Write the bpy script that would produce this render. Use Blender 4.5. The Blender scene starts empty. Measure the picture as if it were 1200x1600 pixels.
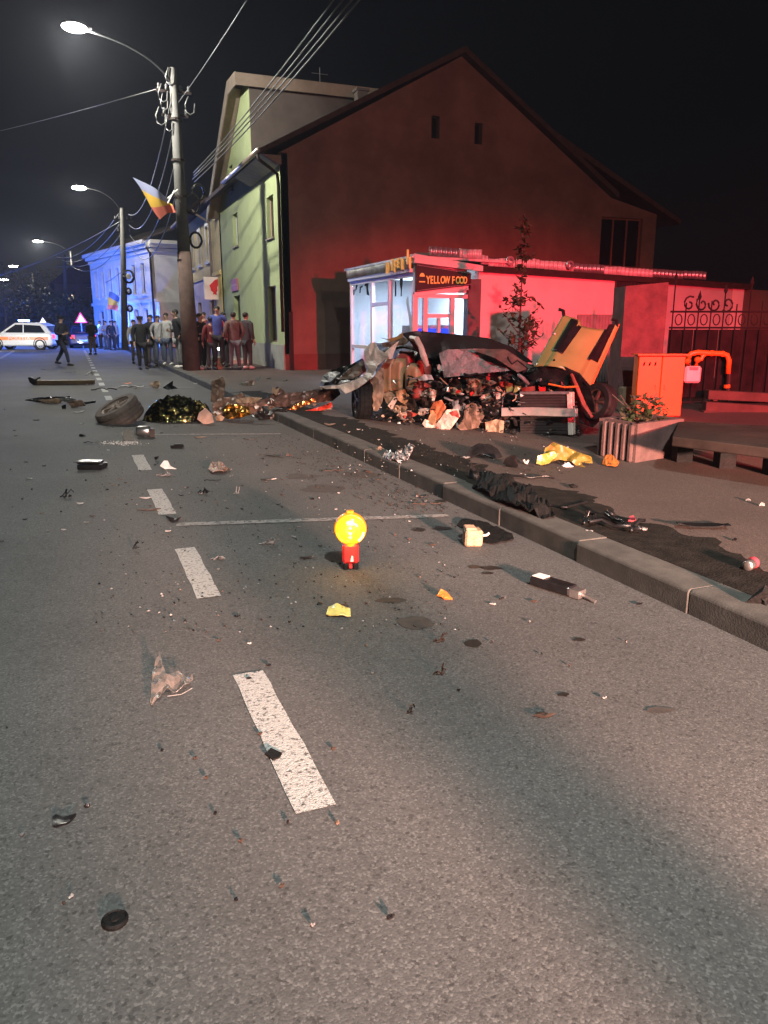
import bpy, bmesh, math, random
from mathutils import Vector, Matrix, Euler, noise
from mathutils.geometry import delaunay_2d_cdt
SC = bpy.context.scene
COL = SC.collection
R = math.radians
PI = math.pi

# ---------------------------------------------------------------- camera
CAM_H = 1.5
PITCH = math.atan(292 / 1200)
YAW = math.atan((488 / 1200) * math.cos(PITCH))
cam = bpy.data.cameras.new('camera')
cam.sensor_fit = 'VERTICAL'; cam.sensor_height = 36; cam.lens = 27
cam.clip_start = 0.05; cam.clip_end = 900
cob = bpy.data.objects.new('camera', cam); COL.objects.link(cob)
cob.location = (0, 0, CAM_H)
cob.rotation_euler = (PI / 2 - PITCH, 0, -YAW)
SC.camera = cob
# ---------------------------------------------------------------- world, exposure
W = bpy.data.worlds.new('World'); SC.world = W; W.use_nodes = True
wn = W.node_tree.nodes; wl = W.node_tree.links
sky = wn.new('ShaderNodeTexSky'); sky.sky_type = 'NISHITA'; sky.sun_disc = False
sky.sun_elevation = R(-7); sky.sun_rotation = R(-20)
mixn = wn.new('ShaderNodeMix'); mixn.data_type = 'RGBA'; mixn.blend_type = 'ADD'
mixn.inputs[0].default_value = 1.0
mixn.inputs[7].default_value = (0.016, 0.017, 0.022, 1)
wl.new(sky.outputs[0], mixn.inputs[6])
wl.new(mixn.outputs[2], wn['Background'].inputs[0])
wn['Background'].inputs[1].default_value = 0.1
vs = SC.view_settings
vs.view_transform = 'Standard'; vs.look = 'None'; vs.gamma = 1; vs.use_curve_mapping = False
vs.exposure = 0.0
SC.render.engine = 'CYCLES'
SC.cycles.use_denoising = True
SC.cycles.max_bounces = 5; SC.cycles.diffuse_bounces = 3; SC.cycles.glossy_bounces = 3
SC.cycles.transparent_max_bounces = 8; SC.cycles.transmission_bounces = 4
SC.cycles.volume_bounces = 0
SC.cycles.sample_clamp_indirect = 4
SC.cycles.caustics_reflective = False; SC.cycles.caustics_refractive = False

# ---------------------------------------------------------------- pixel helpers: a point of the photograph, at a known height or distance
cy, sy, cp, sp = math.cos(YAW), math.sin(YAW), math.cos(PITCH), math.sin(PITCH)
FH = Vector((sy, cy, 0)); RT = Vector((cy, -sy, 0)); UP = Vector((0, 0, 1))
FW = FH * cp - UP * sp; CU = FH * sp + UP * cp; EYE = Vector((0, 0, CAM_H))
def ray(px, py): return FW + RT * ((px - 600) / 1200) + CU * ((800 - py) / 1200)
def g(px, py, z=0.0):
    d = ray(px, py); return EYE + d * ((z - CAM_H) / d.z)
def onx(px, py, X):
    d = ray(px, py); return EYE + d * (X / d.x)
def ony(px, py, Y):
    d = ray(px, py); return EYE + d * (Y / d.y)
def depth(p): return (Vector(p) - EYE).dot(FW)
PAVE = 0.13

# ---------------------------------------------------------------- lights of the place behind the camera (the row of street lamps goes on; vehicles stand there)
def lamp(name, kind, loc, power, color, size=0.1, aim=None, spot=None, blend=0.5, parent=None):
    l = bpy.data.lights.new(name, kind); l.energy = power; l.color = color
    if kind in ('POINT', 'SPOT'): l.shadow_soft_size = size
    if kind == 'SPOT': l.spot_size = R(spot); l.spot_blend = blend
    if kind == 'AREA': l.shape = 'DISK'; l.size = size
    o = bpy.data.objects.new(name, l); COL.objects.link(o); o.location = loc
    if aim is not None:
        o.rotation_euler = (Vector(aim) - Vector(loc)).to_track_quat('-Z', 'Y').to_euler()
    if parent: o.parent = parent
    return o
COOL = (1.0, 0.97, 0.86); WARM = (1.0, 0.52, 0.39)
lamp('street_lamp_light', 'SPOT', (0.9, -4.6, 9.4), 8600, (0.90, 1.0, 0.97), 0.25, (0.9, -1.0, 0), 132, 0.75)
lamp('street_lamp_light', 'POINT', (0.9, -34.0, 9.4), 9000, (1.0, 0.80, 0.62), 0.25)  # farther lamp of the row, added to lift the gable wall
for x_, e_, t_ in ((2.05, 98000, 3.4), (3.5, 18000, 4.2)):
    lamp('scene_light', 'SPOT', (x_, -13.0, 2.7), e_, WARM, 0.30, (t_, 2.0, -0.20), 12, 0.5).scale = (2.45, 1, 1)
lamp('beacon_red_light', 'SPOT', (6.0, -7.0, 3.2), 50000, (1.0, 0.02, 0.05), 0.15, (10.8, 16, 0.3), 23, 1.0).scale = (1.75, 1, 1)
lamp('beacon_red_light', 'SPOT', (6.0, -7.0, 3.25), 4200, (1.0, 0.03, 0.05), 0.15, (14, 24, 4.5), 40, 0.7)

# ---------------------------------------------------------------- object helpers
def tag(o, label=None, cat=None, group=None, kind=None):
    if label: o['label'] = label
    if cat: o['category'] = cat
    if group: o['group'] = group
    if kind: o['kind'] = kind
    return o
def thing(name, loc, label, cat, group=None, rz=0.0):
    o = bpy.data.objects.new(name, None); COL.objects.link(o)
    o.location = loc; o.rotation_euler = (0, 0, rz); o.empty_display_size = 0.2
    return tag(o, label, cat, group)
def link(name, me, parent=None):
    o = bpy.data.objects.new(name, me); COL.objects.link(o)
    if parent is not None: o.parent = parent
    return o
class MB:
    def __init__(s, off=(0, 0, 0)): s.bm = bmesh.new(); s.off = Vector(off)
    def v(s, p): return s.bm.verts.new(Vector(p) - s.off)
    def face(s, pts, mi=0):
        f = s.bm.faces.new([s.v(p) for p in pts]); f.material_index = mi; return f
    def box(s, c, size, rot=None, mi=0):
        m = (rot or Euler((0, 0, 0))).to_matrix() if not isinstance(rot, Matrix) else rot
        c = Vector(c); h = [x / 2 for x in size]
        vs_ = [s.v(c + m @ Vector((sx * h[0], sy_ * h[1], sz * h[2]))) for sx in (-1, 1) for sy_ in (-1, 1) for sz in (-1, 1)]
        for q in ((0, 1, 3, 2), (4, 6, 7, 5), (0, 4, 5, 1), (2, 3, 7, 6), (0, 2, 6, 4), (1, 5, 7, 3)):
            f = s.bm.faces.new([vs_[i] for i in q]); f.material_index = mi
        return s
    def b(s, x0, y0, z0, x1, y1, z1, mi=0):
        return s.box(((x0 + x1) / 2, (y0 + y1) / 2, (z0 + z1) / 2), (abs(x1 - x0), abs(y1 - y0), abs(z1 - z0)), None, mi)
    def tube(s, pts, r, seg=8, mi=0, cap=True):
        pts = [Vector(p) for p in pts]; rings = []; n = len(pts)
        for i, p in enumerate(pts):
            t = (pts[min(i + 1, n - 1)] - pts[max(i - 1, 0)])
            if t.length < 1e-6: t = Vector((0, 0, 1))
            t.normalize()
            a = t.cross(Vector((0, 0, 1)))
            if a.length < 0.05: a = t.cross(Vector((1, 0, 0)))
            a.normalize(); b_ = t.cross(a)
            rr = r[i] if isinstance(r, (list, tuple)) else r
            rings.append([s.v(p + (a * math.cos(2 * PI * k / seg) + b_ * math.sin(2 * PI * k / seg)) * rr) for k in range(seg)])
        for i in range(n - 1):
            for k in range(seg):
                f = s.bm.faces.new((rings[i][k], rings[i][(k + 1) % seg], rings[i + 1][(k + 1) % seg], rings[i + 1][k])); f.material_index = mi
        if cap:
            for rg in (rings[0], rings[-1]):
                f = s.bm.faces.new(rg); f.material_index = mi
        return s
    def lathe(s, prof, c=(0, 0, 0), rot=None, seg=20, mi=0):
        m = rot.to_matrix() if rot is not None and not isinstance(rot, Matrix) else (rot or Matrix.Identity(3))
        c = Vector(c); rings = []
        for (r, z) in prof:
            rings.append([s.v(c + m @ Vector((max(r, 1e-4) * math.cos(2 * PI * k / seg), max(r, 1e-4) * math.sin(2 * PI * k / seg), z))) for k in range(seg)])
        for i in range(len(rings) - 1):
            for k in range(seg):
                f = s.bm.faces.new((rings[i][k], rings[i][(k + 1) % seg], rings[i + 1][(k + 1) % seg], rings[i + 1][k])); f.material_index = mi
        return s
    def prism(s, poly, a, b_, mi=0):
        """poly: 3D points of one side; extruded by the vector b_-a"""
        ext = Vector(b_) - Vector(a)
        A = [s.v(p) for p in poly]; B = [s.v(Vector(p) + ext) for p in poly]
        n = len(A)
        for q in (A, B[::-1]):
            f = s.bm.faces.new(q); f.material_index = mi
        for i in range(n):
            f = s.bm.faces.new((A[i], B[i], B[(i + 1) % n], A[(i + 1) % n])); f.material_index = mi
        return s
    def ball(s, c, rx, ry=None, rz=None, seg=10, rings=6, mi=0, rot=None):
        ry = ry or rx; rz = rz or rx
        m = rot.to_matrix() if rot is not None else Matrix.Identity(3)
        res = bmesh.ops.create_uvsphere(s.bm, u_segments=seg, v_segments=rings, radius=1)
        for v in res['verts']:
            v.co = m @ Vector((v.co.x * rx, v.co.y * ry, v.co.z * rz)) + Vector(c) - s.off
        for v in res['verts']:
            for f in v.link_faces: f.material_index = mi
        return s
    def build(s, name, mat, parent=None, smooth=False, bevel=0.0, solid=0.0, sub=0):
        bmesh.ops.recalc_face_normals(s.bm, faces=s.bm.faces)
        me = bpy.data.meshes.new(name); s.bm.to_mesh(me); s.bm.free()
        for m in (mat if isinstance(mat, (list, tuple)) else [mat]): me.materials.append(m)
        if smooth:
            for p in me.polygons: p.use_smooth = True
        o = link(name, me, parent)
        if solid:
            md = o.modifiers.new('thickness', 'SOLIDIFY'); md.thickness = solid; md.offset = 0
        if bevel:
            md = o.modifiers.new('edges', 'BEVEL'); md.width = bevel; md.segments = 1; md.limit_method = 'ANGLE'
        return o

# ---------------------------------------------------------------- materials
def M(name, col, rough=0.6, metal=0.0, var=0.0, scale=6.0, bump=0.0, bscale=None, emit=None, estr=0.0, spec=0.5, col2=None, detail=4.0, coat=0.0, thresh=None):
    m = bpy.data.materials.new(name); m.use_nodes = True
    nt = m.node_tree; n = nt.nodes; l = nt.links; p = n['Principled BSDF']
    p.inputs['Base Color'].default_value = (*col, 1); p.inputs['Roughness'].default_value = rough
    p.inputs['Metallic'].default_value = metal; p.inputs['Specular IOR Level'].default_value = spec
    if coat: p.inputs['Coat Weight'].default_value = coat
    if emit is not None:
        p.inputs['Emission Color'].default_value = (*emit, 1); p.inputs['Emission Strength'].default_value = estr
    if var or bump or col2:
        tc = n.new('ShaderNodeTexCoord')
        nz = n.new('ShaderNodeTexNoise'); nz.inputs['Scale'].default_value = scale; nz.inputs['Detail'].default_value = detail; nz.inputs['Roughness'].default_value = 0.65
        l.new(tc.outputs['Object'], nz.inputs['Vector'])
        if var or col2:
            cr = n.new('ShaderNodeValToRGB')
            lo, hi = thresh or (0.3, 0.7)
            cr.color_ramp.elements[0].position = lo; cr.color_ramp.elements[1].position = hi
            c2 = col2 or tuple(min(1, c * (1 + var)) for c in col)
            c1 = col if col2 else tuple(c * (1 - var) for c in col)
            cr.color_ramp.elements[0].color = (*c1, 1); cr.color_ramp.elements[1].color = (*c2, 1)
            l.new(nz.outputs['Fac'], cr.inputs[0]); l.new(cr.outputs[0], p.inputs['Base Color'])
        if bump:
            nb = n.new('ShaderNodeTexNoise'); nb.inputs['Scale'].default_value = bscale or scale * 4; nb.inputs['Detail'].default_value = 3
            l.new(tc.outputs['Object'], nb.inputs['Vector'])
            bp = n.new('ShaderNodeBump'); bp.inputs['Strength'].default_value = bump; bp.inputs['Distance'].default_value = 0.02
            l.new(nb.outputs['Fac'], bp.inputs['Height']); l.new(bp.outputs[0], p.inputs['Normal'])
    return m
def asphalt(name, dark, light, cell=110.0, tint=(1, 1, 1), bump=0.5):
    """aggregate in bitumen: grains of differing grey, pits between them, broad worn and stained patches"""
    m = bpy.data.materials.new(name); m.use_nodes = True
    nt = m.node_tree; n = nt.nodes; l = nt.links; p = n['Principled BSDF']
    tc = n.new('ShaderNodeTexCoord')
    v1 = n.new('ShaderNodeTexVoronoi'); v1.inputs['Scale'].default_value = cell
    v2 = n.new('ShaderNodeTexVoronoi'); v2.inputs['Scale'].default_value = cell * 0.62
    for v in (v1, v2): l.new(tc.outputs['Object'], v.inputs['Vector'])
    sep = n.new('ShaderNodeSeparateColor'); l.new(v1.outputs['Color'], sep.inputs[0])
    cr = n.new('ShaderNodeValToRGB'); e = cr.color_ramp.elements
    e[0].position = 0.0; e[0].color = (*[dark * t for t in tint], 1)
    e[1].position = 0.78; e[1].color = (*[light * t for t in tint], 1)
    k = e.new(0.97); k.color = (*[light * 1.5 * t for t in tint], 1)
    l.new(sep.outputs[0], cr.inputs[0])
    sep2 = n.new('ShaderNodeSeparateColor'); l.new(v2.outputs['Color'], sep2.inputs[0])
    pit = n.new('ShaderNodeMapRange'); pit.inputs[1].default_value = 0.88; pit.inputs[2].default_value = 0.95; pit.inputs[3].default_value = 1.0; pit.inputs[4].default_value = 0.62
    l.new(sep2.outputs[1], pit.inputs[0])
    nz = n.new('ShaderNodeTexNoise'); nz.inputs['Scale'].default_value = 0.55; nz.inputs['Detail'].default_value = 5; nz.inputs['Roughness'].default_value = 0.6
    l.new(tc.outputs['Object'], nz.inputs['Vector'])
    mr = n.new('ShaderNodeMapRange'); mr.inputs[1].default_value = 0.3; mr.inputs[2].default_value = 0.7; mr.inputs[3].default_value = 0.78; mr.inputs[4].default_value = 1.18
    l.new(nz.outputs['Fac'], mr.inputs[0])
    mul = n.new('ShaderNodeMath'); mul.operation = 'MULTIPLY'; l.new(pit.outputs[0], mul.inputs[0]); l.new(mr.outputs[0], mul.inputs[1])
    mx = n.new('ShaderNodeVectorMath'); mx.operation = 'SCALE'; l.new(cr.outputs[0], mx.inputs[0]); l.new(mul.outputs[0], mx.inputs['Scale'])
    l.new(mx.outputs[0], p.inputs['Base Color'])
    p.inputs['Roughness'].default_value = 0.82; p.inputs['Specular IOR Level'].default_value = 0.35
    hs = n.new('ShaderNodeMath'); hs.operation = 'ADD'; l.new(v1.outputs['Distance'], hs.inputs[0])
    hp = n.new('ShaderNodeMath'); hp.operation = 'MULTIPLY'; l.new(pit.outputs[0], hp.inputs[0]); hp.inputs[1].default_value = -0.8
    l.new(hp.outputs[0], hs.inputs[1])
    bp = n.new('ShaderNodeBump'); bp.inputs['Strength'].default_value = bump; bp.inputs['Distance'].default_value = 0.006; bp.invert = True
    l.new(hs.outputs[0], bp.inputs['Height']); l.new(bp.outputs[0], p.inputs['Normal'])
    return m
def paint(name, col, road, lo=0.36, hi=0.5, scale=55):
    """worn line paint: grain of the road shows through"""
    m = M(name, col, 0.75, var=0, bump=0.4, scale=scale, bscale=140, col2=col)
    cr = [x for x in m.node_tree.nodes if x.type == 'VALTORGB'][0]
    cr.color_ramp.elements[0].color = (*road, 1); cr.color_ramp.elements[1].color = (*col, 1)
    cr.color_ramp.elements[0].position = lo; cr.color_ramp.elements[1].position = hi
    return m
def glass_mat(name, tint=(0.8, 0.85, 0.9), refl=0.12, rough=0.03):
    m = bpy.data.materials.new(name); m.use_nodes = True
    nt = m.node_tree; n = nt.nodes; l = nt.links; n.remove(n['Principled BSDF'])
    tr = n.new('ShaderNodeBsdfTransparent'); tr.inputs[0].default_value = (*tint, 1)
    gl = n.new('ShaderNodeBsdfGlossy'); gl.inputs['Roughness'].default_value = rough
    fr = n.new('ShaderNodeLayerWeight'); fr.inputs[0].default_value = 0.5
    pw = n.new('ShaderNodeMath'); pw.operation = 'POWER'; pw.inputs[1].default_value = 5.0; l.new(fr.outputs['Facing'], pw.inputs[0])
    ad = n.new('ShaderNodeMath'); ad.operation = 'MULTIPLY_ADD'; ad.inputs[1].default_value = .55; ad.inputs[2].default_value = refl; l.new(pw.outputs[0], ad.inputs[0])
    mx = n.new('ShaderNodeMixShader'); l.new(ad.outputs[0], mx.inputs[0]); l.new(tr.outputs[0], mx.inputs[1]); l.new(gl.outputs[0], mx.inputs[2])
    l.new(mx.outputs[0], n['Material Output'].inputs[0])
    return m
K = {}
K['asphalt'] = asphalt('asphalt', 0.054, 0.080, 150, (1.0, 0.985, 0.95), 0.10)
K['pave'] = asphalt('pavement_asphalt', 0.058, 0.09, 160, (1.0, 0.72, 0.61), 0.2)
K['soil'] = M('dark_soil', (0.016, 0.014, 0.012), 0.95, var=0.5, scale=9, bump=0.35, bscale=60, spec=.1)
K['kerb'] = M('kerb_concrete', (0.058, 0.056, 0.050), 0.9, var=0.4, scale=5, bump=0.10, bscale=90)
K['line'] = paint('road_line_paint', (0.34, 0.34, 0.32), (0.06, 0.06, 0.055), 0.36, 0.47)
K['thin_line'] = paint('bay_line_paint', (0.22, 0.21, 0.20), (0.06, 0.06, 0.055), 0.38, 0.52, 22)
K['stain'] = M('oil_stain', (0.018, 0.015, 0.013), 0.45, var=0.3, scale=20)
K['black'] = M('black_plastic', (0.010, 0.010, 0.011), 0.30, var=0.4, scale=12, spec=.28)
K['matt_black'] = M('matt_black', (0.007, 0.007, 0.007), 0.7, var=0.4, scale=12, bump=0.4, spec=.12)
K['rubber'] = M('rubber', (0.014, 0.013, 0.013), 0.7, var=0.3, scale=15, bump=0.2, spec=.2)
K['dusty_rubber'] = M('dusty_rubber', (0.10, 0.07, 0.058), 0.75, var=0.35, scale=9, bump=0.2)
K['alloy'] = M('dusty_alloy', (0.22, 0.16, 0.13), 0.5, metal=0.3, var=0.3, scale=8)
K['steel'] = M('bare_steel', (0.42, 0.41, 0.40), 0.35, metal=0.9, var=0.25, scale=10, bump=0.15)
K['grey'] = M('grey_plastic', (0.12, 0.12, 0.12), 0.5, var=0.3, scale=12)
K['white'] = M('white_plastic', (0.62, 0.62, 0.60), 0.45, var=0.12, scale=10)
K['paleglass'] = M('crazed_glass', (0.19, 0.185, 0.18), 0.35, var=0.35, scale=45, bump=0.5, bscale=120)
K['tan'] = M('tan_trim', (0.30, 0.20, 0.13), 0.7, var=0.3, scale=7, bump=0.25)
K['brown'] = M('brown_trim', (0.14, 0.085, 0.06), 0.65, var=0.4, scale=7, bump=0.3)
K['yellow'] = M('yellow_car_paint', (0.22, 0.25, 0.085), 0.3, var=0.08, scale=5, coat=0.6)
K['orange'] = M('orange_plastic', (0.55, 0.16, 0.03), 0.45, var=0.15, scale=10)
K['redbit'] = M('red_lens', (0.45, 0.02, 0.02), 0.2, var=0.15, scale=10)
K['gold'] = M('gold_foil', (0.62, 0.38, 0.10), 0.22, metal=1.0, var=0.3, scale=9, bump=0.3, bscale=30)
K['foil_black'] = M('foil_dark_side', (0.03, 0.03, 0.012), 0.12, metal=0.6, var=0.5, scale=14, bump=0.4, bscale=20)
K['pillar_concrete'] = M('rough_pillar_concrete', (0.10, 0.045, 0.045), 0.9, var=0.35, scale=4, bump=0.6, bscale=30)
K['concrete'] = M('concrete', (0.10, 0.097, 0.092), 0.9, var=0.2, scale=3, bump=0.3, bscale=60)
K['pole_low'] = M('dark_brown_concrete', (0.10, 0.062, 0.05), 0.9, var=0.3, scale=3, bump=0.4, bscale=50)
K['dirt'] = M('dirt_crumb', (0.03, 0.022, 0.018), 0.9, spec=.1)
K['brown_bit'] = M('dark_brown_scrap', (0.05, 0.032, 0.024), 0.6, var=.3, spec=.2)
K['tan_bit'] = M('dull_tan_scrap', (0.13, 0.09, 0.065), 0.6, var=.3, spec=.2)
K['white_bit'] = M('pale_scrap', (0.27, 0.26, 0.25), 0.5, var=.3, spec=.3)
K['arm'] = M('dull_grey_arm', (0.016, 0.016, 0.018), 0.8, spec=.1)
K['matt_pane'] = M('unlit_window', (0.008, 0.008, 0.010), 0.5, spec=.2)
K['galv'] = M('galvanised_steel', (0.45, 0.46, 0.47), 0.4, metal=0.8, var=0.2, scale=9)
K['cable'] = M('cable_sheath', (0.09, 0.09, 0.095), 0.5)
K['ceramic'] = M('grey_ceramic', (0.11, 0.11, 0.11), 0.3)
K['hide'] = M('dark_frame', (0.028, 0.02, 0.018), 0.6, spec=.15, var=0.3, scale=8)
K['dark_pane'] = M('dark_window_glass', (0.008, 0.008, 0.01), 0.06, spec=0.6)
K['lamp_lens'] = M('lit_lens', (0.9, 0.9, 0.9), 0.4, emit=(1.0, 0.93, 0.80), estr=160.0)
K['far_lens'] = M('lit_far_lens', (0.9, 0.9, 0.9), 0.4, emit=(1.0, 0.88, 0.72), estr=130.0)
K['roof'] = M('roof_tile', (0.055, 0.035, 0.03), 0.85, var=0.3, scale=4, bump=0.4)
rnd = random.Random(7)

# ---------------------------------------------------------------- the night haze that the street lamps light up
def haze_box(density):
    mb = MB(); mb.b(-305, -65, -1.2, 305, 505, 25); m = bpy.data.materials.new('haze'); m.use_nodes = True
    n = m.node_tree.nodes; n.remove(n['Principled BSDF']); v = n.new('ShaderNodeVolumePrincipled')
    v.inputs['Color'].default_value = (.8, .85, 1, 1); v.inputs['Density'].default_value = density; v.inputs['Anisotropy'].default_value = .3
    m.node_tree.links.new(v.outputs[0], n['Material Output'].inputs['Volume'])
    o = mb.build('haze', m); o['kind'] = 'stuff'; tag(o, 'thin night haze over the whole street', 'haze')
haze_box(.00065)
# ================================================================ SETTING
def sheet(name, pts, mat, parent=None, kind=None, off=(0, 0, 0)):
    mb = MB(off); mb.face(pts); o = mb.build(name, mat, parent)
    if kind: o['kind'] = kind
    return o
sheet('ground', [(-300, -60, -0.03), (300, -60, -0.03), (300, 500, -0.03), (-300, 500, -0.03)], K['soil'], kind='structure')
road = sheet('road', [(-60, -14, 0), (2.93, -14, 0), (2.93, 60, 0), (-3, 95, 0), (-14, 150, 0), (-60, 150, 0)], K['asphalt'], kind='structure')
KX = 2.93
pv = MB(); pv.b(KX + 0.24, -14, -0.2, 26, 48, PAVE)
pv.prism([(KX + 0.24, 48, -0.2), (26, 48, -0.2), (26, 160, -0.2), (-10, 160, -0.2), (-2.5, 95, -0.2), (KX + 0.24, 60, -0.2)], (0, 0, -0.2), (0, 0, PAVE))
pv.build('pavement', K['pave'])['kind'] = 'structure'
# verge of bare soil along the back of the kerb, its edge ragged
vb = MB(); yy = -3.0; L_ = []; Rr = []
while yy < 16.5:
    w = 0.54 + 0.36 * noise.noise(Vector((yy * 0.9, 3, 0))) + 0.14 * noise.noise(Vector((yy * 5, 1, 0))) + .07 * noise.noise(Vector((yy * 14, 5, 0)))
    if yy < 5: w *= 0.9
    L_.append((KX + 0.242, yy, PAVE + 0.004)); Rr.append((KX + 0.242 + max(0.2, w), yy, PAVE + 0.004)); yy += 0.05
for i in range(len(L_) - 1): vb.face([L_[i], L_[i + 1], Rr[i + 1], Rr[i]])
vb.build('soil_strip', K['soil'])['kind'] = 'structure'
# kerb: one stone a metre, joints open, each a little out of true
kerb = bpy.data.objects.new('kerb', None); COL.objects.link(kerb); kerb['kind'] = 'structure'
y = -2.0
while y < 44:
    ln = 0.995
    low = 0.0
    mb = MB()
    h = PAVE + rnd.uniform(-0.006, 0.008)
    dx = rnd.uniform(-0.007, 0.007)
    prof = [(KX + dx, -0.12), (KX + dx, h - 0.004), (KX + 0.014 + dx, h + 0.012), (KX + 0.235, h + 0.012), (KX + 0.235, -0.12)]
    mb.prism([(a, y, b_) for a, b_ in prof], (0, 0, 0), (0, ln, 0))
    mb.build('kerb_stone', K['kerb'], kerb, bevel=0.005)
    y += 1.0
# painted lines
def dash(x0, x1, y0, y1, name, mat, sk=0.0):
    mb = MB(); n = max(2, int((y1 - y0) / 0.12)); e = []
    for i in range(n + 1):
        yy = y0 + (y1 - y0) * i / n
        e.append(((x0 + rnd.uniform(-.004, .004), yy, 0.004), (x1 + rnd.uniform(-.004, .004), yy, 0.004)))
    for i in range(n): mb.face([e[i][0], e[i][1], e[i + 1][1], e[i + 1][0]])
    return mb.build(name, mat, road)
for i in range(-2, 24):
    dash(0.525, 0.66, 2.08 + 2.107 * i, 3.14 + 2.107 * i, 'lane_dash', K['line'])
def strip(p, q, w, name, mat, z=0.005):
    p = Vector(p); q = Vector(q); u = (q - p).normalized(); nrm = Vector((-u.y, u.x, 0)) * w / 2
    m_ = []; n = max(2, int((q - p).length / 0.15))
    mb = MB()
    for i in range(n):
        a = p + (q - p) * i / n; c = p + (q - p) * (i + 1) / n
        mb.face([(a - nrm)[:2] + (z,), (c - nrm)[:2] + (z,), (c + nrm)[:2] + (z,), (a + nrm)[:2] + (z,)])
    return mb.build(name, mat, road)
strip((0.62, 5.93, 0), (2.70, 5.42, 0), 0.10, 'parking_bay_line', K['thin_line'])
strip((0.75, 11.25, 0), (2.62, 10.62, 0), 0.09, 'parking_bay_line', K['thin_line'])
strip((0.62, 30.2, 0), (2.7, 29.4, 0), 0.10, 'parking_bay_line', K['thin_line'])
strip((0.62, 20.3, 0), (2.7, 19.6, 0), 0.10, 'parking_bay_line', K['thin_line'])
strip((-3.2, 39.5, 0), (-3.35, 52, 0), 0.18, 'parking_bay_line', K['thin_line'])
# stains on the asphalt
def blob(px, py, w, h, name='oil_stain', mat=None, z=0.003, parent=None):
    c = g(px, py); mb = MB(); n = 18; pts = []
    for k in range(n):
        a = 2 * PI * k / n; r = 1 + 0.45 * noise.noise(Vector((math.cos(a) * 1.3 + px, math.sin(a) * 1.3 + py, 0)))
        q = g(px + w * r * math.cos(a), py + h * r * math.sin(a)); pts.append((q.x, q.y, z))
    mb.face(pts); return mb.build(name, mat or K['stain'], parent or road)
for s_ in ((690, 783, 9, 2), (768, 888, 16, 3), (742, 886, 10, 2.5), (762, 896, 9, 2), (690, 826, 14, 3), (655, 828, 10, 3), (722, 838, 6, 3), (560, 742, 30, 5), (505, 764, 34, 6), (648, 973, 28, 10), (738, 1006, 14, 6), (610, 938, 22, 4), (470, 745, 26, 4), (1030, 1110, 22, 5), (880, 1086, 9, 3), (905, 1000, 10, 2.5)):
    m_ = K['stain'] if s_[2] < 17 else None
    if m_ is None:
        m_ = K.get('stain_soft') or M('dried_stain', (0.036, 0.030, 0.026), 0.8, var=0.35, scale=16)
        K['stain_soft'] = m_
    blob(*s_, mat=m_)

# ================================================================ walls with real openings
def wall(name, outline, holes, place, mat, parent, depth_=0.22, off=(0, 0, 0)):
    """outline and holes in wall coordinates (u, v); place(u, v, d) gives the point d metres into the wall"""
    pts = [Vector(p) for p in outline]; edges = []; n = len(pts)
    edges += [(i, (i + 1) % n) for i in range(n)]
    for (u0, v0, u1, v1) in holes:
        b0 = len(pts); pts += [Vector((u0, v0)), Vector((u1, v0)), Vector((u1, v1)), Vector((u0, v1))]
        edges += [(b0 + k, b0 + (k + 1) % 4) for k in range(4)]
    r = delaunay_2d_cdt(pts, edges, [list(range(n))], 1, 1e-5)
    mb = MB(off); V = [mb.v(place(p.x, p.y, 0)) for p in r[0]]
    for f in r[2]:
        c = sum((r[0][i] for i in f), Vector((0, 0))) / len(f)
        if any(u0 < c.x < u1 and v0 < c.y < v1 for (u0, v0, u1, v1) in holes): continue
        mb.bm.faces.new([V[i] for i in f])
    for (u0, v0, u1, v1) in holes:
        q = [(u0, v0), (u1, v0), (u1, v1), (u0, v1)]
        for k in range(4):
            a, b_ = q[k], q[(k + 1) % 4]
            mb.face([place(*a, 0), place(*b_, 0), place(*b_, depth_), place(*a, depth_)])
    for k in range(n):
        a, b_ = outline[k], outline[(k + 1) % n]
        mb.face([place(*a, 0), place(*b_, 0), place(*b_, depth_), place(*a, depth_)])
    return mb.build(name, mat, parent)
def rbox(mb, place, u0, v0, u1, v1, d0, d1):
    mb.prism([place(u0, v0, d0), place(u1, v0, d0), place(u1, v1, d0), place(u0, v1, d0)], Vector(place(0, 0, d0)), Vector(place(0, 0, d1)))
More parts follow.
